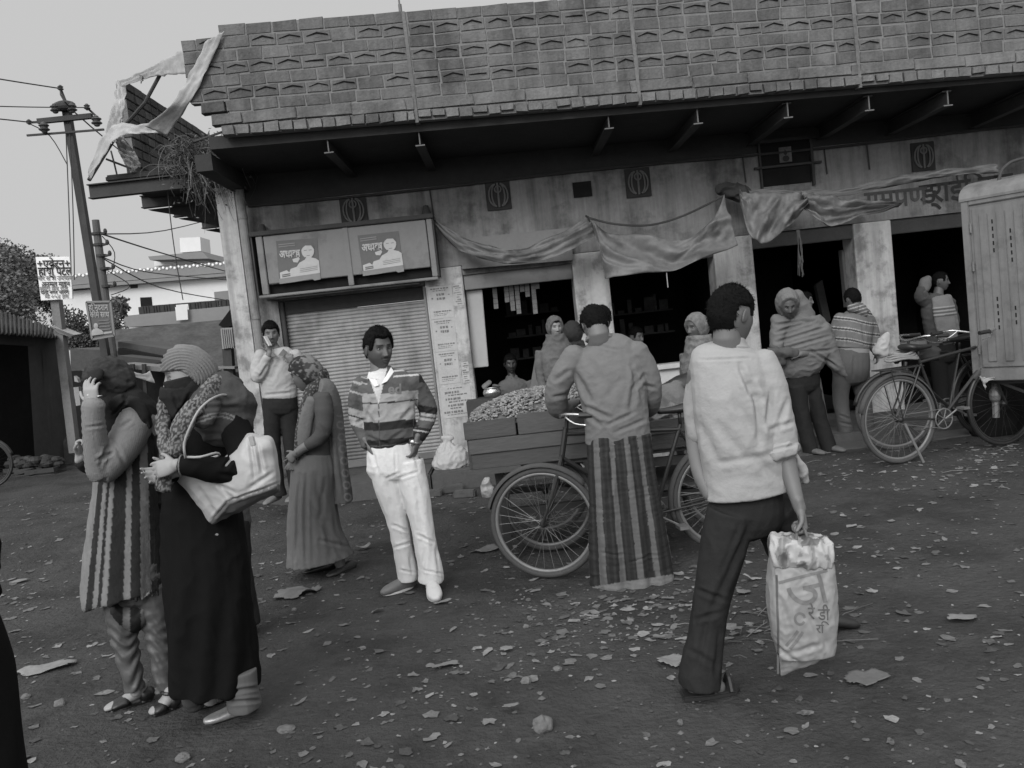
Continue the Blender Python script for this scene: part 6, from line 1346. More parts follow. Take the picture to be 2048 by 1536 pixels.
    q = MB(); q.slab([Vector((a.x+x*.98, 3.32+y, z0+.004)) for x, y in ((-.015, -.05), (.10, -.055), (.21, -.04), (.235, .0), (.21, .05), (.08, .05), (-.015, .04))], (0, 0, .022)); sdl = q.build('sandal', M_sd, s.t, bevel=.005)
    s.garment('foot', [[(1385, 1370, .0, 17), (1415, 1372, -.01, 18), (1440, 1374, -.01, 14)]], mat('skin', .1), .005, col=.10)
    q = MB()
    for f in (0.5, .78): q.tube([Vector((a.x+.235*f, 3.32-.055, z0+.03)), Vector((a.x+.235*f, 3.31, z0+.085)), Vector((a.x+.235*f, 3.32+.055, z0+.03))], .010, 6, sub=4)
    q.build('strap', M_sd, sdl)
    c = p(1690, 1285, .55); z1 = gz(c.x, c.y); c0 = p(1640, 1278, .52)
    shoe(s, 'sandal', Vector((c0.x, c0.y, z1+.035)), Vector((c.x+.06, c.y-.02, z1+.0)), .095, .07, M_sd, label='dark sandal on the forward foot')
    return s
man_shirt()
# sack in his hand
def sack():
    Y = 3.16; k = Y/FOC; t = thing('printed_sack', 'pale woven plastic sack printed with large Hindi letters, carried by the walking man', 'sack', P(1605, 1340, Y)); p = lambda x, y, d=0: P(x, y, Y+d)
    q = MB(); q.loft([(p(1603, 1092), 60*k, 26*k), (p(1600, 1120), 63*k, 34*k), (p(1602, 1180), 67*k, 42*k), (p(1606, 1250), 68*k, 42*k), (p(1610, 1310), 58*k, 36*k)], side=RCV, expo=3.4, rnd=False, seg=40, sub=4)
    q.hexa([p(1556, 1310, -.05), p(1664, 1290, -.05), p(1664, 1290, .05), p(1556, 1310, .05)][::-1], [p(1562, 1352, -.01), p(1650, 1316, -.01), p(1650, 1316, .02), p(1562, 1352, .02)][::-1])
    me = remesh(q, .005, 5); folds(me, [(.010, (5, 5, 4)), (.005, (12, 12, 9), 'r'), (.0025, (35, 35, 28), 'r')], crs((1560, 1200, 1590, 1290, 8, 7), (1620, 1230, 1660, 1300, 8, 7), (1575, 1120, 1620, 1150, 5, 5), (1640, 1110, 1655, 1200, 8, 5), (1570, 1310, 1640, 1290, 6, 6), (1545, 1290, 1600, 1330, 5, 6)))
    body = link('sack_body', me, mat('woven_plastic', .25, .5, .14, 5, 26, .2, 30), t)
    q = MB(); q.loft([(p(1601, 1128), 64*k, 38*k), (p(1601, 1108), 66*k, 40*k), (p(1602, 1085), 67*k, 36*k), (p(1603, 1072), 60*k, 26*k)], side=RCV, expo=3, rnd=False, seg=40)
    me = remesh(q, .005, 2); folds(me, [(.013, (14, 14, 6), 'r'), (.009, (30, 30, 20), 'r')]); V, N = arr(me)
    setcol(me, np.where(nse(V, (22, 22, 14), 4) > .12, .10, np.where(nse(V, (35, 35, 20), 9) > .15, .2, .34))); link('gathered_top', me, mat('gathered_print', .4, .5, .1, 5, 26, .2, 30, vcol=True), t)
    q = MB()
    for o in (-.03, .03): q.tube([p(1592, 1090, o), p(1594, 1066, o*.6), p(1602, 1049, 0), p(1612, 1066, o*.6), p(1618, 1090, o)], .006, 8, sub=4)
    q.build('handle', mat('cord', .12, .8, .2), t, smooth=True)
    M_ip = mat('sack_ink', .15, .7, .3, 12, 50, 0); M_il = mat('sack_ink_dark', .10, .7, .2, 12, 50, 0)
    def wr(tok, x, y, h, m, rot=0, bold=.03, wx=1.0):
        V, F, w_ = text_mesh(tok, h*k, bold); c, s_ = math.cos(R(rot)), math.sin(R(rot)); decal([body], 'sack_body', [p(x, y, -.1)+RCV*(a*wx*c-b*s_)+UCV*(a*wx*s_+b*c) for a, b in V], F, m, body, 'lettering')
    wr(['र', 'े'], 1616, 1238, 36, M_il, 0, .01, .9); wr(['ड', 'ी'], 1636, 1240, 34, M_il, 0, .01, .8); wr(['र', 'ि'], 1632, 1266, 26, M_il, 0, .005, .9)
    def path(pts, w_, m, nm):
        out = []; F = []; pts = [Vector((a, b)) for a, b in pts]; pts, _ = resample([v.to_3d() for v in pts], [1.]*len(pts), 6)
        for i, v in enumerate(pts):
            d = (pts[min(i+1, len(pts)-1)]-pts[max(i-1, 0)]).normalized(); n_ = Vector((-d.y, d.x, 0)); 
            for s_ in (-1, 0, 1): out.append(p(v.x+n_.x*w_*s_/2, v.y+n_.y*w_*s_/2, -.1))
        for i in range(len(pts)-1):
            for j in (0, 1): F.append((i*3+j, i*3+j+1, i*3+j+4, i*3+j+3))
        decal([body], 'sack_body', out, F, m, body, nm)
    for pt_, w_ in (([(1557, 1166), (1590, 1157), (1625, 1148), (1655, 1141)], 6), ([(1636, 1146), (1641, 1162), (1645, 1180), (1651, 1205)], 8), ([(1606, 1177), (1620, 1174), (1642, 1169)], 8), ([(1577, 1176), (1582, 1188), (1595, 1201), (1611, 1206), (1625, 1201), (1631, 1191), (1626, 1181), (1612, 1177)], 9)): path(pt_, w_, M_ip, 'letter')
    path([(1553, 1150), (1554, 1200), (1556, 1260), (1556, 1320), (1556, 1348)], 4.5, M_il, 'stripe');
    path([(1600+10*math.cos(a), 1238+11*math.sin(a)) for a in np.linspace(0.5, 6.1, 9)], 5, M_ip, 'emblem'); path([(1596, 1262), (1584, 1278), (1572, 1292)], 6, M_ip, 'emblem_leg'); path([(1606, 1264), (1592, 1284), (1580, 1298)], 6, M_ip, 'emblem_leg')
sack()
# ---- the two women at the left
def woman_robe():
    s = Person('woman in long black robe, ribbed knit hood and dark face veil, hands clasped', 3.56, (450, 1435)); p = s.p; k = s.k
    s.headframe(378, 752, .02, 112, -68, -8); s.head(0.24, nu=70, nv=100)
    s.build([{'r': [(440, 830, .05, 45, 30), (420, 960, .05, 60, 40), (410, 1060, .05, 62, 45)]}, [(430, 1060, .0, 34), (430, 1250, .0, 26), (420, 1400, .0, 15)], [(400, 1060, .1, 34), (400, 1250, .1, 26), (400, 1390, .1, 15)],
             [(460, 850, -.06, 24), (480, 925, -.12, 20), (420, 937, -.22, 16), (368, 930, -.26, 12), (352, 930, -.27, 12)], [(355, 850, .12, 22), (345, 930, .05, 18), (345, 945, -.12, 14), (340, 940, -.22, 12)]], .24, vox=.005,
            extra=lambda q: (hand(q, p(354, 930, -.27), (-1, .0, -.12), (.1, 1, -.3), curl=(.35, .5, .6, .7), thumb=-1, s=.92, tcurl=.4), hand(q, p(350, 944, -.20), (-1, -.15, -.05), (0, -1, .3), curl=(.3, .45, .55, .6), thumb=1, s=.92)), neck=(412, 818, .04, 28))
    def rib(l, f, z):
        d = math.hypot(f-0.028, (z+0.01)*1.0); return 0.0045*math.sin(d*2*math.pi/0.0105) if abs(l) > 0.004 else -0.002
    def mk(l, f, z, dl, df, du):
        lim = 0.030+0.010*(f/.09) if df > .25 else 0.030-0.085*sstep(.25, -.35, df); return sstep(-.004, .003, z-lim)
    s.shell('knit_hood', mk, 0.018, mat('ribbed_knit', .17, .95, .12, 6, 60, .3, 90), nu=150, nv=170, fn=rib, under=-.010)
    def mkv(l, f, z, dl, df, du):
        return sstep(-.004, .003, (0.004 if df > -.2 else 0.05)-z)
    s.shell('face_veil', mkv, lambda a, b, c: .013+.006*max(0, b)*sstep(0, -.5, c), M_dkc, nz=.003)
    s.garment('veil_drape', [{'r': [(357, 772, .0, 33, 42), (358, 800, .0, 36, 44), (356, 828, -.02, 22, 30), (350, 850, -.04, 5, 8)], 'rnd': False}, {'r': [(385, 765, .03, 40, 46), (400, 785, .04, 40, 42), (420, 800, .04, 34, 34)]}], M_dkc, .006, [(.006, (9, 9, 14), 'r')], crs((345, 790, 365, 835, 4, 8), (380, 790, 350, 840, 4, 8), (420, 775, 365, 815, 4, 9)))
    def fl(V, uv): return .012*np.sin((uv[:, 0]-400)*.11+.01*uv[:, 1])*np.clip((uv[:, 1]-1050)/300, 0, 1)
    s.garment('robe', [{'r': [(430, 800, .05, 40, 32), (436, 822, .05, 58, 44), (428, 870, .05, 68, 52), (412, 940, .05, 76, 58), (402, 1000, .05, 78, 62), (406, 1060, .05, 84, 66), (414, 1160, .05, 90, 72), (424, 1280, .05, 92, 76), (432, 1372, .05, 88, 78)], 'rnd': False},
                        [(462, 845, -.05, 34), (484, 890, -.09, 31), (484, 935, -.12, 29), (430, 940, -.20, 25), (385, 932, -.25, 21), (366, 930, -.26, 19)], [(362, 845, .12, 30), (344, 900, .10, 26), (340, 940, -.05, 22), (345, 945, -.15, 18)]], M_blk, .0065,
              [(.008, (4, 4, 2.5)), (.004, (14, 14, 10), 'r')], crs((470, 905, 450, 935, 5, 9), (495, 960, 440, 948, 5, 6)), fn=fl)
    s.garment('inner_skirt', [{'r': [(393, 1372, .10, 30, 30), (390, 1398, .10, 27, 28), (392, 1408, .10, 20, 22)], 'rnd': True}], mat('grey_lining', .05, .9, .2), .006, [(.004, (9, 9, 9))])
    M_sal = mat('pale_trouser', .10, .85, .15, 4, 30, .2)
    s.garment('trouser_leg', [{'r': [(480, 1340, .0, 32, 32), (484, 1380, .0, 33, 34), (488, 1406, .0, 36, 36), (490, 1418, .0, 34, 34)], 'rnd': False}], M_sal, .005, [(.006, (9, 9, 6), 'r')], crs((450, 1385, 520, 1375, 4, 9), (455, 1405, 525, 1400, 4, 9)))
    M_sil = mat('silver_shoe', .32, .35, .4, 30, 90, .3, metal=.4)
    g0 = gz(-1.4, 3.5)
    a = G(505, 1425); b = G(412, 1447); shoe(s, 'shoe', Vector((a.x, a.y+.03, g0)), Vector((b.x, b.y, g0)), .085, .075, M_sil, slim=.8)
    a = G(445, 1405); b = G(380, 1420); shoe(s, 'shoe', Vector((a.x, a.y+.03, g0)), Vector((b.x, b.y, g0)), .08, .07, M_sil, slim=.8)
    # patterned scarf and shoulder shawl
    def tweed(x, y, v): return .045+.12*(noise.noise((x*.28, y*.16, 3)) > .05)+.05*noise.noise((x*.05, y*.05, 1))
    s.garment('patterned_scarf', [{'r': [(440, 768, .06, 22, 26), (420, 782, -.10, 18, 18), (392, 812, -.18, 20, 12), (366, 850, -.23, 20, 10), (345, 905, -.24, 16, 9)]}, {'r': [(330, 800, -.02, 12, 16), (326, 850, -.10, 14, 12), (330, 905, -.20, 12, 9), (326, 980, -.24, 16, 8)]}, {'r': [(345, 930, -.15, 16, 9), (330, 975, -.14, 16, 8)]}], M_pat, .0055, [(.010, (16, 16, 16), 'r')], col=tweed)
    def shc(x, y, v):
        e = (y-(786+40*math.exp(-((x-440)/60)**2)*-1)); yb = 833+((x-440)**2)*.010 if x > 430 else 833+(430-x)*.32; d = y-yb; return .17 if -9 < d < 2 and int((d+9)/3.8) != 1 else .05
    s.garment('shawl', [{'r': [(444, 776, .05, 44, 40), (444, 798, .02, 62, 56), (446, 824, -.0, 68, 66), (452, 848, -.02, 56, 58)]}, {'r': [(418, 800, -.14, 26, 14), (408, 835, -.17, 22, 12), (398, 852, -.17, 14, 8)]}], M_pat, .006, [(.008, (10, 10, 20), 'r')], crs((400, 815, 480, 815, 4, 7), (410, 800, 470, 798, 4, 6)), col=shc)
    q = MB(); c = p(364, 930, -.262); q.tube([c+Vector((.004*math.sin(t), .036*math.cos(t), .040*math.sin(t))) for t in np.linspace(0, 6.28, 20, endpoint=False)], .0035, 6, closed=True); q.build('bangle', M_rim, s.t)
woman_robe()
def handbag():
    Y = 3.36; k = Y/FOC; p = lambda x, y, d=0: P(x, y, Y+d)
    t = thing('handbag', 'large white slouchy handbag with grey base hanging from the black robed shoulder', 'handbag', p(470, 1030)); t['label'] = 'large white slouchy handbag with darker base on the arm of the black robed woman'
    q = MB(); top = [(346, 948), (385, 945), (430, 925), (468, 895), (492, 866), (520, 868), (548, 876), (556, 920), (561, 972), (557, 985), (520, 1004), (486, 1020), (450, 1036), (424, 1046), (398, 1014), (368, 978)]
    # silhouette filled between two bulging skins
    cx, cy = 475, 955; n = 96; pts, _ = resample([Vector((a, b, 0)) for a, b in top], [1.]*len(top), 7, True); n = len(pts); Rn = 10; vs = []; off = .03
    for sgn in (-1, 1):
        for r in range(Rn+1):
            f = r/Rn
            for v in pts: x, y = cx+(v.x-cx)*f, cy+(v.y-cy)*f; vs.append(p(x, y, .09+sgn*(.085*math.sqrt(max(0, 1-f**2.4))+.004)))
    fs = []
    for sgn in (0, 1):
        b = sgn*(Rn+1)*n
        for r in range(Rn):
            for j in range(n): a_, b_, c_, d_ = b+r*n+j, b+r*n+(j+1) % n, b+(r+1)*n+(j+1) % n, b+(r+1)*n+j; fs.append((a_, b_, c_, d_) if sgn else (d_, c_, b_, a_))
    for j in range(n): fs.append((Rn*n+j, Rn*n+(j+1) % n, (2*Rn+1)*n+(j+1) % n, (2*Rn+1)*n+j))
    q.add(vs, fs); me = remesh(q, .0055, 4); folds(me, [(.008, (8, 8, 6)), (.004, (18, 18, 14), 'r')], crs((430, 965, 470, 985, 4, 7), (470, 1000, 435, 970, 4, 6), (515, 890, 525, 945, 4, 8), (500, 880, 510, 960, 4, 6), (455, 1004, 424, 1040, 3, 7), (453, 1004, 556, 966, 3, 8), (390, 970, 430, 1030, 6, 6), (500, 975, 545, 945, 4, 6)))
    V, N = arr(me); uv = proj(V); c = []
    for (x, y) in uv:
        yb = 1004-(x-453)*.40 if x > 440 else 2000; yb = 1004-(x-453)*.345; c.append(.11 if (x > 450 and y > yb+1) or (x <= 450 and y > 1006+(450-x)*1.25) else .35)
    setcol(me, c); body = link('bag_body', me, mat('bag_leather', .38, .45, .08, 4, 30, .15, 30, vcol=True), t)
    q = MB(); q.tube([p(478, 806, .20), p(452, 790, .10), p(425, 797, -.02), p(400, 818, -.08), p(383, 848, -.10), p(369, 885, -.10), p(370, 912, -.09), p(376, 940, .02)], [.0052]*8, 8, sub=5); q.tube([p(372, 914, -.08), p(400, 914, -.10), p(432, 906, -.05), p(436, 912, .0), p(400, 920, .0)], [.0052]*5, 8, sub=3); q.build('strap', mat('strap_leather', .30, .5, .08), t, smooth=True)
    q = MB(); q.bar(p(502, 872, -.06), p(507, 892, -.06), .022, .012); q.build('tassel', mat('strap_leather', .45), t, bevel=.003)
handbag()
def woman_cardigan():
    s = Person('woman in knit cardigan with vertical stripes and dark headscarf, hand raised to her face', 3.77, (285, 1425)); p = s.p; k = s.k
    s.headframe(214, 768, .02, 88, -78, -6); s.head(0.16, nu=50, nv=70)
    def hnd(q):
        w = p(186, 812, -.20); hand(q, w, (-.02, 0.0, 1), (.12, 1, 0), curl=(.35, .3, .35, .5), thumb=1, s=.88); w2 = p(150, 905, -.05); hand(q, p(158, 912, .0), (.2, .1, 1), (1, -.2, 0), curl=(1.1, 1.15, 1.2, 1.2), thumb=-1, s=.8, tcurl=.5)
    s.build([{'r': [(262, 830, .04, 38, 30), (255, 930, .04, 44, 32), (250, 1040, .04, 50, 38)]}, [(235, 1060, .0, 30), (240, 1190, .0, 22), (254, 1290, .02, 17), (272, 1385, .02, 11)], [(275, 1060, .06, 30), (305, 1190, .05, 22), (322, 1290, .04, 17), (336, 1390, .03, 11)],
             [(270, 838, -.05, 18), (208, 940, -.14, 14), (190, 880, -.18, 11), (186, 820, -.20, 9)], [(240, 830, .12, 18), (210, 900, .15, 14), (175, 925, .06, 11), (160, 915, .0, 9)]], .26, vox=.0045, extra=hnd, neck=(248, 812, .04, 20))
    for x_, y_ in ((178, 790), (199, 792)):
        q = MB(); c = p(x_, y_, -.20); q.tube([c+Vector((.0095*math.cos(t), .0095*math.sin(t), 0)) for t in np.linspace(0, 6.28, 14, endpoint=False)], .0026, 6, closed=True); q.ell(c+Vector((0, -.011, 0)), (.006, .003, .003), 8); q.build('finger_ring', M_chrome, s.t)
    M_kn = mat('grey_knit', .185, .95, .1, 5, 40, .35, 80)
    def knit(V, uv): return .0014*np.sin(uv[:, 0]*1.5+uv[:, 1]*.35)
    s.garment('raised_sleeve', [[(272, 842, -.04, 34), (258, 872, -.06, 35), (232, 912, -.10, 32), (205, 944, -.13, 26), (196, 925, -.15, 24), (191, 880, -.18, 22), (187, 835, -.20, 20), (187, 812, -.20, 22)]], M_kn, .005, [(.004, (9, 9, 9))],
              crs((195, 920, 225, 905, 4, 9), (200, 930, 215, 895, 4, 8), (172, 855, 208, 850, 3, 4), (240, 855, 262, 840, 4, 6), (225, 880, 250, 930, 5, 5)), fn=knit, label='pale ribbed sleeve of the raised arm')
    def col(x, y, v):
        cx = 254-(y-930)*.028; hw = 60+(y-930)*.082; t = (x-cx)/hw
        if y < 870: return .185
        for a, b in ((-1.2, -.90), (-.74, -.62), (-.53, -.39), (0.0, .17), (.43, .70)):
            if a < t < b: return .165
        return .02
    def flare(V, uv): return .006*np.sin(uv[:, 0]*.12)*np.clip((uv[:, 1]-950)/200, 0, 1)+.001*np.sin(uv[:, 0]*1.3)
    s.garment('cardigan', [{'r': [(262, 812, .04, 34, 30), (262, 835, .04, 52, 44), (257, 880, .04, 58, 50), (254, 930, .04, 60, 50), (250, 1000, .04, 65, 54), (248, 1090, .04, 74, 60), (247, 1180, .04, 81, 66), (248, 1190, .04, 80, 65)], 'rnd': False}, [(225, 850, .14, 26), (200, 905, .15, 22), (178, 930, .08, 18), (164, 922, .02, 15)]], M_pat, .0065,
              [(.005, (6, 6, 3)), (.003, (14, 14, 9), 'r')], crs((190, 960, 182, 1100, 5, 8), (215, 980, 208, 1180, 5, 6), (240, 960, 290, 1000, 6, 6)), col=col, fn=flare)
    def mk(l, f, z, dl, df, du): return 1.0 if not (df > .62 and -.03 < z < .03 and abs(l) < .05) else 0.0
    s.shell('headscarf', mk, lambda a, b, c: .016+.02*max(0, -b)*sstep(-.9, -.2, c)+.01, mat('headscarf', .032, .9, .7, 9, 40, .4, 60), nz=.010, fz=60, label='mottled dark scarf wrapped over head and face')
    s.garment('scarf_point', [{'r': [(200, 745, -.08, 10, 9), (186, 756, -.12, 16, 8), (172, 758, -.14, 4, 4)]}, {'r': [(190, 765, -.10, 12, 8), (186, 778, -.08, 8, 8)]}], M_dkc, .005, [(.004, (16, 16, 16))])
    s.garment('scarf_drape', [{'r': [(225, 795, .02, 30, 34), (232, 815, .0, 34, 36), (225, 850, -.03, 24, 20), (220, 890, -.05, 16, 10)]}, {'r': [(262, 800, .06, 30, 34), (290, 815, .05, 18, 40), (305, 860, .06, 12, 40), (314, 920, .08, 10, 34), (322, 1000, .10, 9, 26), (326, 1045, .10, 9, 20)]}, {'r': [(225, 812, -.10, 12, 8), (248, 800, -.12, 13, 9), (280, 812, -.10, 12, 10), (298, 850, -.06, 9, 10)]}], M_dkc, .006, [(.008, (9, 9, 14), 'r')], crs((225, 830, 255, 800, 3, 7), (290, 840, 310, 920, 3, 8)))
    s.garment('side_panel', [{'r': [(326, 1050, .10, 7, 14), (325, 1120, .10, 9, 16), (324, 1190, .10, 9, 18)]}], mat('grey_lining', .05), .006)
    M_ch = mat('silky_trousers', .075, .5, .25, 4, 30, .2)
    def ru(V, uv): return .0045*np.sin(V[:, 2]*90+4*np.sin(uv[:, 0]*.08)+2*np.sin(V[:, 2]*17))*np.clip((uv[:, 1]-1190)/90, 0, 1)
    s.garment('churidar', [{'r': [(262, 1090, .04, 56, 44), (266, 1150, .04, 60, 44), (268, 1185, .04, 58, 40)]}, {'r': [(242, 1150, .02, 36, 34), (240, 1200, .02, 34, 32), (250, 1280, .02, 25, 26), (262, 1340, .02, 21, 22), (270, 1380, .02, 20, 20)], 'rnd': False}, {'r': [(295, 1150, .05, 36, 34), (305, 1200, .05, 32, 31), (318, 1280, .04, 25, 25), (328, 1340, .03, 21, 21), (332, 1382, .03, 20, 20)], 'rnd': False}], M_ch, .005, [(.005, (9, 9, 16), 'r')], fn=ru)
    M_bs = mat('black_shoe', .012, .4, .2)
    for (hx, hy), (tx, ty), ak in (((300, 1385), (212, 1425), (276, 1388)), ((352, 1400), (302, 1432), (334, 1390))):
        a = G(hx, hy+14); b = G(tx, ty); z0 = gz(a.x, a.y); a.z = z0; b.z = z0
        d = (b-a); s.garment('foot', [[(0, 0, 0, 1)]] if False else [], mat('skin', .1), .005) if False else None
        q = MB(); q.loft([(a+Vector((0, 0, .09))+d*.14, .030, .030), (a+Vector((0, 0, .055))+d*.25, .034, .03), (a+d*.55+Vector((0, 0, .035)), .038, .022), (a+d*.9+Vector((0, 0, .022)), .034, .015), (b+Vector((0, 0, .018)), .024, .010)], side=d.cross(Vector((0, 0, 1))), seg=18); me = remesh(q, .004, 3); setcol(me, np.full(len(me.vertices), .26)); ft = link('foot', me, M_skin, s.t)
        q = MB(); sd = d.cross(Vector((0, 0, 1))).normalized(); dn = d.normalized(); z = Vector((0, 0, 1))
        q.loft([(a+z*.004, .030, .005), (a+d*.3+z*.004, .030, .005), (a+d*.65+z*.004, .043, .005), (b-dn*.006+z*.004, .030, .005)], side=sd, seg=18)
        q.loft([(a-dn*.002+z*.035, .036, .034), (a+d*.10+z*.034, .039, .036)], side=sd, seg=18, sub=2); q.loft([(a+d*.52+z*.030, .047, .028), (a+d*.74+z*.024, .047, .023), (a+d*.84+z*.020, .043, .018)], side=sd, seg=18, sub=2)
        me = remesh(q, .004, 2); sh_ = link('shoe', me, M_bs, s.t); q = MB(); c = a+d*.22+z*.085; q.tube([c+sd*.036*math.cos(t)+(dn*.028+z*.006)*math.sin(t) for t in np.linspace(0, 6.28, 16, endpoint=False)], .008, 6, closed=True); q.build('ankle_strap', M_bs, sh_)
woman_cardigan()
# ---- woman in sari
def woman_sari():
    s = Person('woman in grey sari with dotted floral headscarf, walking with hands clasped', 5.77, (650, 1150)); p = s.p; k = s.k
    s.headframe(609, 748, .0, 66, -82, -16); s.head(0.11, nu=60, nv=84)
    s.build([{'r': [(634, 790, .02, 24, 30), (636, 860, .02, 26, 30), (630, 940, .02, 32, 34)]}, [(625, 960, .0, 24), (610, 1050, .0, 18), (620, 1128, .0, 10)], [(640, 960, .05, 24), (660, 1050, .04, 18), (682, 1135, .04, 10)],
             [(645, 795, -.08, 15), (646, 850, -.12, 13), (634, 878, -.14, 11), (604, 898, -.14, 9), (592, 908, -.13, 8)], [(628, 795, .12, 14), (622, 860, .14, 12), (600, 900, .06, 9), (590, 918, -.02, 8)]], .12, vox=.005,
            extra=lambda q: (hand(q, p(592, 906, -.13), (-.75, .2, -.55), (.2, .9, -.1), curl=(.6, .7, .8, .9), thumb=-1, s=.85), hand(q, p(592, 916, -.03), (-.55, -.3, -.8), (.2, -.9, 0), curl=(.5, .6, .7, .8), s=.85)), neck=(624, 782, .02, 14))
    def mk(l, f, z, dl, df, du):
        lim = .050-.05*sstep(.8, .3, df)-.10*sstep(.35, -.1, df); return sstep(-.005, .004, z-lim)
    s.shell('headscarf', mk, lambda a, b, c: .016+.020*max(0, -b), M_pat, nz=.004, col=lambda l, f, z: .02 if noise.noise((l*55, f*55, z*55)) < .22 and f > -.02 else (.14 if noise.noise((l*40, f*40, z*40)) < .1 else .04), label='dark scarf with pale flowers')
    s.garment('scarf_tail', [{'r': [(640, 745, .03, 16, 22), (640, 768, .03, 18, 24), (626, 785, -.02, 18, 22), (608, 820, -.06, 10, 12), (598, 870, -.08, 8, 9), (596, 915, -.08, 7, 8)]}], M_pat, .006, [(.006, (12, 12, 12), 'r')], col=lambda x, y, v: .14 if noise.noise((x*.30, y*.30, 2)) > .18 else .035)
    s.garment('blouse', [{'r': [(634, 782, .02, 24, 26), (636, 800, .02, 32, 34), (634, 850, .02, 30, 34), (634, 900, .02, 32, 36), (632, 925, .02, 36, 38)], 'rnd': False}, [(644, 798, -.07, 20), (649, 830, -.11, 18), (646, 862, -.13, 16), (634, 880, -.14, 14), (618, 890, -.14, 12)], [(630, 798, .12, 18), (626, 850, .14, 16), (610, 885, .08, 13)]], mat('blouse_cloth', .058, .9, .15, 4, 30, .2), .006, [(.004, (9, 9, 9), 'r')], crs((640, 850, 655, 868, 3, 6)))
    q = MB()
    for i in range(4):
        c = p(602-i*2.2, 900+i*1.6, -.137); q.tube([c+Vector((.006*math.cos(t), .026*math.cos(t), .028*math.sin(t))) for t in np.linspace(0, 6.28, 18, endpoint=False)], .0032, 6, closed=True)
    q.build('bangles', M_rim, s.t)
    def pl(V, uv): return .008*np.sin((uv[:, 0]-590)*.42+1.5*np.sin(uv[:, 1]*.02)+(uv[:, 1]-940)*.012)*np.clip((uv[:, 1]-930)/120, 0, 1)*np.clip((640-uv[:, 0])/60, .15, 1)
    s.garment('sari', [{'r': [(632, 905, .02, 37, 40), (630, 940, .02, 46, 46), (626, 990, .02, 47, 48), (628, 1050, .02, 52, 52), (636, 1095, .02, 60, 56), (641, 1120, .02, 68, 60)], 'rnd': False}], mat('sari_cloth', .11, .8, .12, 3, 24, .2), .0065, [(.005, (7, 7, 4)), (.003, (16, 16, 8), 'r')], crs((630, 950, 665, 1110, 6, 8), (650, 960, 640, 1040, 5, 6), (620, 1010, 690, 1125, 6, 8), (600, 950, 590, 1120, 4, 7), (612, 950, 612, 1120, 4, 7), (640, 1080, 700, 1095, 4, 6)), fn=pl)
    def pc(x, y, v):
        xc = 683+(y-850)*.10; e = abs(x-xc); dd = math.hypot(x-xc+2, ((y-790) % 24)-12)
        if y > 830 and 5 < dd < 8.5: return .17
        return .12 if x < 690 else .085
    s.garment('pallu', [{'r': [(632, 778, -.04, 24, 22), (648, 785, .0, 26, 30), (664, 810, .04, 18, 34), (672, 870, .06, 17, 32), (678, 940, .06, 19, 30), (684, 1004, .06, 23, 28)], 'rnd': False}, {'r': [(624, 800, -.10, 12, 8), (612, 840, -.10, 14, 8), (606, 890, -.10, 12, 8)]}], M_pat, .006, [(.006, (9, 9, 6), 'r')], crs((655, 800, 668, 1000, 4, 8), (672, 860, 690, 1000, 4, 7)), col=pc)
    a = G(668, 1152); b = G(708, 1136); z0 = gz(a.x, a.y); shoe(s, 'shoe', Vector((G(706, 1138).x, a.y+.16, z0)), Vector((G(655, 1158).x, a.y-.02, z0)), .085, .065, mat('dark_slipper', .05, .5, .5, 30, 80, .2), slim=.8); a = G(640, 1145); shoe(s, 'shoe', Vector((a.x+.10, a.y+.08, z0)), Vector((a.x-.12, a.y, z0)), .085, .06, M_bs_())
def M_bs_(): return mat('black_shoe', .012, .4, .2)
woman_sari()
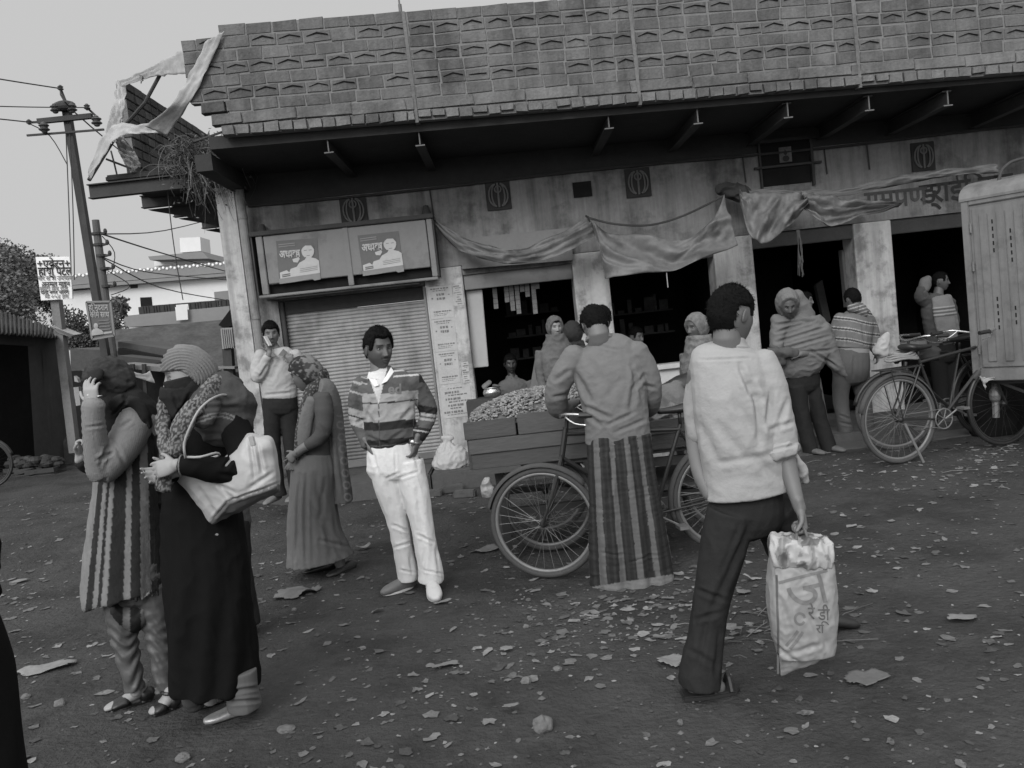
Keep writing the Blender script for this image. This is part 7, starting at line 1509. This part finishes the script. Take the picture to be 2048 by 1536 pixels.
# ---- man on the phone
def man_phone():
    s = Person('man in pale sweatshirt with a phone at his ear beside the closed shutter', 8.0, (556, 1000), z=.17); p = s.p; k = s.k
    s.headframe(542, 669, .0, 48, 18, -4); s.head(0.11, nu=60, nv=84, must=.4); s.hair(front=.055, side=.006, thick=.014, top=.012, nz=.004)
    s.build([{'r': [(555, 712, .02, 30, 20), (558, 760, .02, 30, 20), (560, 810, .02, 30, 22)]}, [(545, 810, 0, 15), (546, 900, 0, 12), (556, 985, 0, 7)], [(578, 810, .03, 15), (582, 900, .03, 12), (590, 985, .03, 7)],
             [(522, 712, .0, 10), (515, 752, -.06, 9), (530, 725, -.12, 7), (540, 705, -.12, 6)], [(590, 712, .0, 10), (600, 752, -.05, 9), (588, 738, -.14, 7), (584, 728, -.15, 6)]], .12, vox=.006,
            extra=lambda q: (hand(q, p(540, 706, -.12), (-.15, .25, 1), (-.7, .5, .1), curl=(.6, .6, .7, .8), s=.9), hand(q, p(584, 728, -.15), (-.2, -.1, 1), (0, 1, 0), curl=(.6, .7, .8, .9), thumb=1, s=.9)), neck=(552, 702, .01, 10))
    s.garment('sweatshirt', [{'r': [(553, 697, .01, 16, 13), (555, 706, .01, 32, 18), (557, 725, .01, 38, 22), (558, 765, .01, 37, 24), (559, 796, .01, 35, 24)], 'rnd': False}, [(522, 710, .0, 14), (514, 740, -.03, 14), (516, 755, -.06, 13), (526, 735, -.11, 11), (534, 716, -.12, 9)], [(590, 710, .0, 14), (600, 740, -.02, 13), (600, 756, -.06, 12), (588, 742, -.13, 10)]], mat('pale_knit', .33, .95, .1, 4, 30, .2), .007, [(.006, (7, 7, 9)), (.004, (16, 16, 20), 'r')], crs((520, 755, 535, 730, 3, 9), (530, 790, 585, 785, 3, 8), (540, 760, 560, 720, 5, 8)))
    q = MB(); q.slab([p(541, 700, -.12), p(553, 712, -.16), p(544, 714, -.15), p(536, 705, -.12)], (0, .01, 0)); q.slab([p(566, 698, -.10), p(556, 711, -.15), p(568, 712, -.14), p(574, 704, -.1)], (0, .01, 0)); q.build('collar', mat('collar', .12, .9, .1), s.t)
    s.garment('trousers', [{'r': [(560, 792, .01, 34, 23), (560, 815, .01, 36, 25)]}, {'r': [(546, 815, .0, 19, 20), (545, 880, .0, 16, 18), (553, 950, .0, 14, 15), (560, 992, .0, 14, 15)], 'rnd': False}, {'r': [(578, 815, .03, 19, 20), (582, 880, .03, 16, 18), (588, 950, .03, 14, 15), (594, 990, .03, 14, 15)], 'rnd': False}], M_dkc, .007, [(.005, (8, 8, 8), 'r')])
    for x in (548, 592): a = P(x, 1000, 8.0); shoe(s, 'shoe', Vector((a.x+.04, 8.05, .17)), Vector((a.x-.03, 7.80, .17)), .09, .075, mat('grey_shoe', .12, .6, .3), vox=.006)
    q = MB(); q.bar(p(530, 672, -.11), p(541, 692, -.13), .05, .012); tag(q.build('phone', mat('phone_case', .5, .4, .05), None, bevel=.004), 'pale mobile phone held to the ear of the man by the shutter', 'phone')
man_phone()
# ---- shawl man
def man_shawl():
    s = Person('man wrapped in a grey blanket shawl over his head, looking down', 8.05, (1630, 912)); p = s.p; k = s.k
    s.headframe(1577, 612, -.14, 46, -10, -22); s.head(0.07, nu=50, nv=70, must=.6, beard=.4)
    def mk(l, f, z, dl, df, du): return sstep(.9, 1.25, (l/.070)**2+((z+.022)/.105)**2) if df > .1 else 1.0
    s.shell('shawl_hood', mk, lambda a, b, c: .026+.07*max(0, -b)+.012*max(0, c), mat('blanket', .13, .95, .12, 3, 20, .6, 24), nz=.006, under=-.03)
    s.garment('shawl_hood', [{'r': [(1590, 592, .03, 18, 16), (1592, 612, .05, 29, 22), (1594, 632, .06, 36, 24), (1596, 645, .06, 38, 26)]}], mat('blanket', .13), .008, [(.008, (8, 8, 12), 'r')])
    s.build([{'r': [(1598, 660, .04, 30, 20), (1600, 700, .04, 30, 22), (1606, 750, .04, 28, 22)]}, [(1598, 760, .0, 16), (1608, 830, .02, 12), (1622, 900, .0, 8)], [(1625, 760, .04, 16), (1642, 830, .04, 12), (1660, 900, .0, 8)], [(1565, 660, -.04, 11), (1550, 695, -.10, 9), (1575, 705, -.18, 7)], [(1635, 660, .0, 11), (1640, 700, -.08, 9), (1600, 708, -.18, 7)]], .1, vox=.007,
            extra=lambda q: (hand(q, p(1575, 705, -.19), (.9, 0, -.1), (0, .8, -.5), curl=(.8, .8, .9, .9), s=.9), hand(q, p(1600, 708, -.19), (-.9, 0, -.1), (0, .8, -.5), curl=(.8, .8, .9, .9), thumb=-1, s=.9)), neck=(1590, 648, .03, 10))
    M_bl = mat('blanket', .13)
    s.garment('shawl', [{'r': [(1598, 626, .06, 22, 16), (1594, 640, .03, 40, 28), (1600, 656, .01, 54, 34), (1604, 685, .0, 62, 38), (1610, 705, .0, 64, 38), (1622, 716, .0, 56, 36)], 'rnd': True}, {'r': [(1640, 660, -.02, 22, 24), (1654, 700, -.02, 22, 22), (1672, 730, -.03, 14, 16), (1692, 752, -.04, 3, 4)]}, {'r': [(1562, 640, -.06, 20, 14), (1556, 670, -.08, 16, 16), (1552, 692, -.10, 12, 16)]}], M_bl, .008, [(.010, (4, 4, 10)), (.006, (9, 9, 18), 'r')],
              crs((1550, 650, 1620, 640, 3, 16), (1552, 665, 1630, 640, 3, 16), (1552, 685, 1650, 655, 3, 14), (1560, 700, 1660, 672, 3, 14), (1600, 705, 1665, 700, 3, 12), (1620, 700, 1675, 735, 3, 14), (1600, 640, 1650, 650, 4, 8)))
    s.garment('bundle', [{'r': [(1540, 703, -.16, 10, 9), (1560, 704, -.18, 12, 11), (1590, 706, -.18, 11, 9)]}, {'r': [(1556, 700, -.16, 14, 10), (1560, 725, -.14, 13, 10)]}], mat('blanket_dark', .07, .95, .2), .008, [(.012, (12, 12, 12), 'r')], label='gathered end of the shawl held at the waist')
    s.garment('shirt', [{'r': [(1596, 700, .03, 36, 26), (1600, 735, .03, 38, 28), (1602, 750, .03, 38, 28)], 'rnd': False}], mat('pale_kurta', .24, .9, .15), .008, [(.006, (9, 9, 9), 'r')], crs((1602, 715, 1605, 752, 3, 20)))
    s.garment('trousers', [{'r': [(1604, 742, .03, 34, 26), (1606, 770, .03, 34, 26)]}, {'r': [(1594, 770, .0, 18, 20), (1606, 840, .02, 15, 18), (1622, 905, .0, 15, 18)], 'rnd': False}, {'r': [(1622, 770, .04, 18, 20), (1640, 840, .04, 15, 18), (1660, 902, .0, 15, 18)], 'rnd': False}], M_dkc, .008, [(.006, (9, 9, 7), 'r')])
    for x, y in ((1625, 915), (1668, 912)): a = G(x, y); shoe(s, 'shoe', Vector((a.x-.06, 8.12, gz(a.x, 8.1))), Vector((a.x+.05, 7.88, gz(a.x, 8.1))), .09, .075, mat('worn_shoe', .10, .7, .3), vox=.006)
man_shawl()
# ---- man in striped sweater, back to us
def man_stripe():
    s = Person('man in horizontally striped sweater seen from behind at the third open shop', 8.55, (1700, 862), z=.14); p = s.p; k = s.k
    s.headframe(1706, 598, .0, 40, 195, -20); s.head(0.11, nu=46, nv=60, eyes=False); s.hair(back=-.08, side=-.005, thick=.017, nz=.005)
    s.build([{'r': [(1708, 640, .0, 28, 20), (1706, 680, .0, 30, 20), (1704, 720, .0, 30, 24)]}, [(1690, 730, .0, 15), (1684, 790, .0, 12), (1690, 855, 0, 7)], [(1718, 730, .04, 15), (1726, 790, .06, 12), (1735, 850, .1, 7)], [(1680, 640, .02, 10), (1672, 672, .08, 9), (1672, 690, .16, 7)], [(1738, 645, .02, 10), (1748, 680, .04, 9), (1752, 706, .02, 7)]], .1, vox=.008,
            extra=lambda q: (hand(q, p(1672, 690, .16), (0, .8, -.5), (1, 0, 0), s=.9), hand(q, p(1752, 706, .02), (.1, -.2, -1), (-1, .1, 0), curl=(.5, .5, .5, .5), s=.9)), neck=(1708, 626, .0, 10))
    def col(x, y, v):
        yy = y-(x-1690)*.09-(6*sstep(1695, 1745, x)); d = (yy-628) % 20.5
        return .05 if 8 < d < 11.5 else (.32 if 6 < d <= 8 or 13 > d >= 11.5 else .14)
    s.garment('sweater', [{'r': [(1708, 618, .0, 17, 14), (1710, 628, .0, 32, 20), (1709, 645, .0, 38, 24), (1706, 675, .0, 38, 26), (1704, 696, .0, 36, 25)], 'rnd': False}, [(1682, 636, .01, 14), (1673, 660, .05, 13), (1672, 684, .12, 11)], [(1736, 640, .01, 14), (1747, 668, .03, 12), (1751, 698, .02, 10)]], M_pat, .0065, [(.005, (6, 6, 9)), (.003, (15, 15, 15), 'r')], crs((1690, 660, 1690, 690, 3, 8), (1725, 650, 1730, 690, 3, 8)), col=col)
    s.garment('hood', [{'r': [(1702, 617, -.06, 12, 9), (1718, 618, -.08, 14, 10), (1728, 628, -.08, 10, 9)]}], M_pat, .006, [(.008, (16, 16, 16), 'r')], col=lambda x, y, v: .3 if (y*1.0+x*.3) % 7 < 2 else .1)
    s.garment('shirt_tail', [{'r': [(1706, 692, .0, 33, 24), (1706, 712, .0, 31, 24)], 'rnd': False}], mat('pale_kurta', .24), .008)
    s.garment('trousers', [{'r': [(1704, 706, .0, 34, 25), (1702, 735, -.01, 37, 29), (1702, 750, .0, 35, 27)]}, {'r': [(1687, 745, .0, 20, 21), (1681, 790, .0, 16, 17), (1686, 830, .0, 14, 15), (1692, 864, .0, 14, 15)], 'rnd': False}, {'r': [(1718, 745, .04, 20, 21), (1726, 790, .06, 16, 17), (1734, 862, .1, 14, 15)], 'rnd': False}], mat('grey_trousers', .085, .9, .15), .0075, [(.005, (8, 8, 6), 'r')], crs((1708, 715, 1706, 755, 3, 10), (1680, 830, 1700, 838, 2.5, 8), (1680, 845, 1704, 850, 2.5, 8)))
man_stripe()
# ---- simpler standing figures, mostly hidden
def person_simple(label, Y, hx, hy, hpx, yaw, z0, top, bottom, pitch=-5, skin=.1, scarf=None, armpose=0, vox=.009, hair=True, tall=None, seat=None, colf=None, must=0, legs=True):
    s = Person(label, Y, (hx, hy), z=z0); c = P(hx, hy, Y); kk = FOC/Y; k = s.k
    s.headframe(hx, hy, 0, hpx, yaw, pitch); s.head(skin, nu=56, nv=76, must=must)
    if hair: s.hair()
    S = hpx*k/.236; f = Vector((math.sin(R(yaw)), -math.cos(R(yaw)), 0)); l = Vector((0, 0, 1)).cross(f); b = Vector((c.x, c.y, 0))-f*.02*S; H = c.z-z0
    sz = c.z-.24*S; hz = (z0+(H-.1)*.50) if legs else z0+.02
    L = lambda a, h, ff=0: b+l*a*S+Vector((0, 0, h))+f*ff*S
    arms = {0: [[(.19, 0, 0), (.23, -.28, .02), (.22, -.52, .10)]], 1: [[(.19, 0, 0), (.23, -.26, .04), (.06, -.34, .22)]], 2: [[(.15, 0, 0), (.15, -.26, .06), (.10, -.40, .12)]]}[armpose][0]
    q = MB()
    def tor(q, g, h1=None):
        q.loft([(L(0, sz+.06*S), .07*S+g, .06*S+g), (L(0, sz+.02*S), .15*S+g, .085*S+g), (L(0, sz-.06*S), .185*S+g, .11*S+g), (L(0, sz-.28*S), .165*S+g, .11*S+g), (L(0, (h1 or hz)), .165*S+g, .12*S+g)], side=l, seg=24)
    def limb(q, pts, r): q.tube(pts, r, 14, sub=4)
    def body(q):
        tor(q, -.02)
        for sg in (-1, 1):
            A_ = [L(a*sg, sz+h*S, ff) for a, h, ff in arms]; limb(q, A_, [.048*S, .040*S, .028*S]); d = (A_[2]-A_[1]).normalized(); hand(q, A_[2], d, -l*sg if armpose == 0 else Vector((0, 0, -1)), s=.92*S, thumb=sg, curl=(.4, .5, .5, .6))
            if legs: limb(q, [L(.09*sg, hz), L(.095*sg, z0+(hz-z0)*.52, .02), L(.10*sg, z0+.06)], [.085*S, .055*S, .038*S]); q.loft([(L(.10*sg, z0+.04, -.03), .038*S, .035*S), (L(.10*sg, z0+.03, .15), .04*S, .022*S)], side=l, seg=12, sub=2)
    qq = MB(); s.build([], skin, vox, extra=body, neck=None)
    s_me = None
    g = MB(); tor(g, .012, hz-.05*S)
    for sg in (-1, 1): A_ = [L(a*sg, sz+h*S, ff) for a, h, ff in arms]; limb(g, A_, [.064*S, .056*S, .044*S])
    me = remesh(g, vox, 4); folds(me, [(.008, (6, 6, 9)), (.005, (14, 14, 18), 'r')]);
    if colf: V, N = arr(me); setcol(me, [colf(v) for v in V])
    link('shirt', me, top, s.t)
    if legs and bottom:
        g = MB(); g.loft([(L(0, hz+.06), .155*S, .115*S), (L(0, hz-.06), .165*S, .125*S)], side=l)
        for sg in (-1, 1): limb(g, [L(.088*sg, hz), L(.095*sg, z0+(hz-z0)*.52, .02), L(.10*sg, z0+.05)], [.098*S, .075*S, .068*S])
        me = remesh(g, vox, 4); folds(me, [(.006, (8, 8, 6), 'r')]); link('trousers', me, bottom, s.t)
    if scarf:
        m_, kind = scarf
        def mk(l_, f_, z_, dl, df, du): return sstep(.85, 1.1, (l_/.062)**2+((z_+.022)/.092)**2) if df > .2 else 1.0
        s.shell('headscarf', mk, lambda a, b_, c_: .020+.014*max(0, -b_), m_, nz=.006, under=-.03)
        g = MB(); g.loft([(L(0, sz+.17*S, .0), .105*S, .12*S), (L(0, sz+.06*S), .15*S, .13*S), (L(0, sz-.06*S, .01), .215*S, .14*S), (L(0, sz-.22*S, .02), .21*S, .15*S), (L(0, sz-(.34 if kind == 1 else .2)*S, .02), .20*S, .15*S)], side=l, rnd=False); me = remesh(g, vox, 3); folds(me, [(.012, (6, 6, 12), 'r'), (.006, (16, 16, 20), 'r')]); link('shawl', me, m_, s.t)
    return s
M_s1 = mat('dark_jacket', .03, .9, .2); M_s2 = mat('mid_shawl', .10, .95, .3, 5, 40, .3); M_s3 = mat('speckled_scarf', .13, .95, .6, 14, 60, .4, 60); M_s4 = mat('pale_vest', .12, .9, .2)
s = person_simple('young woman in grey shawl looking back from the first open shop', 8.3, 1110, 655, 42, 14, .1, M_s2, M_dkc, skin=.20, scarf=(M_s2, 1)); 
person_simple('person in dark hooded clothes standing just behind the young woman in the shawl', 8.8, 1146, 668, 46, 150, .19, M_s1, M_dkc, scarf=(M_s1, 1), hair=False)
person_simple('dark haired person half hidden behind the head of the lungi wearer', 7.2, 1206, 638, 50, 170, .05, M_s1, M_dkc)
person_simple('man with receding hair behind the counter of the middle open shop', 9.95, 1272, 675, 40, 40, .2, M_s1, M_dkc, skin=.11)
person_simple('person with a speckled cloth wrapped round the head, between the two standing men', 7.0, 1393, 655, 52, -60, .04, M_s2, M_dkc, skin=.07, scarf=(M_s3, 0), hair=False)
person_simple('boy whose head shows behind the shawl wrapped man', 9.0, 1611, 602, 34, 60, .17, M_s2, M_dkc, skin=.12)
s = person_simple('shopkeeper in a grey vest sitting low in the first open shop behind the pot', 9.75, 1021, 728, 38, 8, .55, M_s4, None, skin=.03, armpose=1, legs=False, must=.8)
q = MB(); q.box((s.t.location.x-.35, 9.55, .2), (s.t.location.x+.35, 10.2, .56)); tag(q.build('low_bench', M_bark, None, bevel=.01), 'dark low bench under the seated shopkeeper', 'bench')
# man with raised arm in the last shop
def man_raised():
    s = Person('man with a towel on his chest and one arm raised, in the last shop', 9.9, (1880, 800), z=.2); p = s.p; k = s.k
    s.headframe(1881, 563, .0, 37, 62, -4); s.head(.085, nu=50, nv=70, must=.7); s.hair(front=.075, thick=.011)
    s.build([{'r': [(1872, 610, .0, 24, 17), (1876, 660, .0, 24, 17), (1882, 710, .0, 24, 18)]}, [(1876, 710, .0, 14), (1880, 760, .0, 12), (1884, 815, .0, 8)], [(1895, 710, .04, 14), (1900, 760, .04, 12), (1904, 815, .04, 8)], [(1852, 600, -.03, 9), (1846, 582, -.10, 8), (1853, 570, -.09, 6)], [(1898, 605, .03, 9), (1906, 640, .0, 8), (1906, 670, -.06, 6)]], .1, vox=.008,
            extra=lambda q: (hand(q, p(1853, 572, -.09), (.1, .1, 1), (1, 0, 0), curl=(1, 1, 1, 1), s=.9), hand(q, p(1906, 670, -.06), (.1, -.3, -1), (-1, 0, 0), s=.9)), neck=(1876, 592, .0, 9))
    s.garment('sweater', [{'r': [(1874, 588, .0, 14, 12), (1872, 600, .0, 28, 17), (1873, 630, .0, 29, 21), (1878, 665, .0, 27, 21), (1882, 690, .0, 27, 21)], 'rnd': False}, [(1850, 602, -.02, 13), (1841, 592, -.06, 12), (1846, 576, -.09, 10)], [(1898, 603, .03, 12), (1907, 640, .0, 11), (1908, 662, -.05, 9)]], mat('old_jumper', .075, .95, .3), .008, [(.009, (7, 7, 12), 'r')])
    s.garment('fist_wrap', [{'r': [(1848, 578, -.09, 11, 10), (1851, 565, -.09, 12, 11), (1856, 558, -.09, 8, 8)]}], mat('pale_wrap', .14, .9, .2), .008, [(.008, (14, 14, 14))])
    def tc(x, y, v): yy = y+(x-1880)*.12; return .34 if any(abs(yy-t) < 1.2 for t in (622, 629)) or abs(yy-615) < 1 else (.10 if any(abs(yy-t) < 1.3 for t in (618.5, 625.5, 632.5)) else .2)
    s.garment('towel', [{'r': [(1878, 594, -.08, 15, 8), (1884, 610, -.12, 20, 8), (1890, 640, -.14, 21, 8), (1897, 680, -.13, 19, 8)], 'rnd': False}, {'r': [(1893, 596, -.02, 10, 10), (1903, 625, -.05, 9, 9), (1912, 662, -.06, 7, 7)]}], M_pat, .007, [(.005, (9, 9, 12), 'r')], col=tc)
    s.garment('trousers', [{'r': [(1882, 685, .0, 26, 20), (1884, 715, .0, 27, 21)]}, [(1876, 715, .0, 17), (1880, 760, .0, 15), (1884, 815, .0, 14)], [(1893, 715, .04, 17), (1900, 760, .04, 15), (1904, 815, .04, 14)]], M_dkc, .009)
man_raised()
# ---- people only glimpsed
person_simple('child in ribbed dark clothes half hidden behind the black robed woman', 4.75, 424, 775, 58, -40, gz(-1.6, 4.75), mat('ribbed_top', .06, .9, .7, 3, 30, .3, stretch=(12, 1, 1)), M_dkc, skin=.14, scarf=(mat('ribbed_top', .06), 1), hair=False)
s = person_simple('figure in black cut by the left photo edge, nearest the camera', 1.72, -268, 760, 200, 20, 0.0, M_blk, M_blk, scarf=(M_blk, 1), hair=False, armpose=2)
s.garment('robe', [{'r': [(-225, 1080, 0, 150, 110), (-200, 1290, 0, 196, 150), (-170, 1536, 0, 216, 170), (-130, 1900, 0, 240, 190), (-100, 2180, 0, 250, 200)], 'rnd': False}], M_blk, .012, [(.01, (5, 5, 2), 'r')])
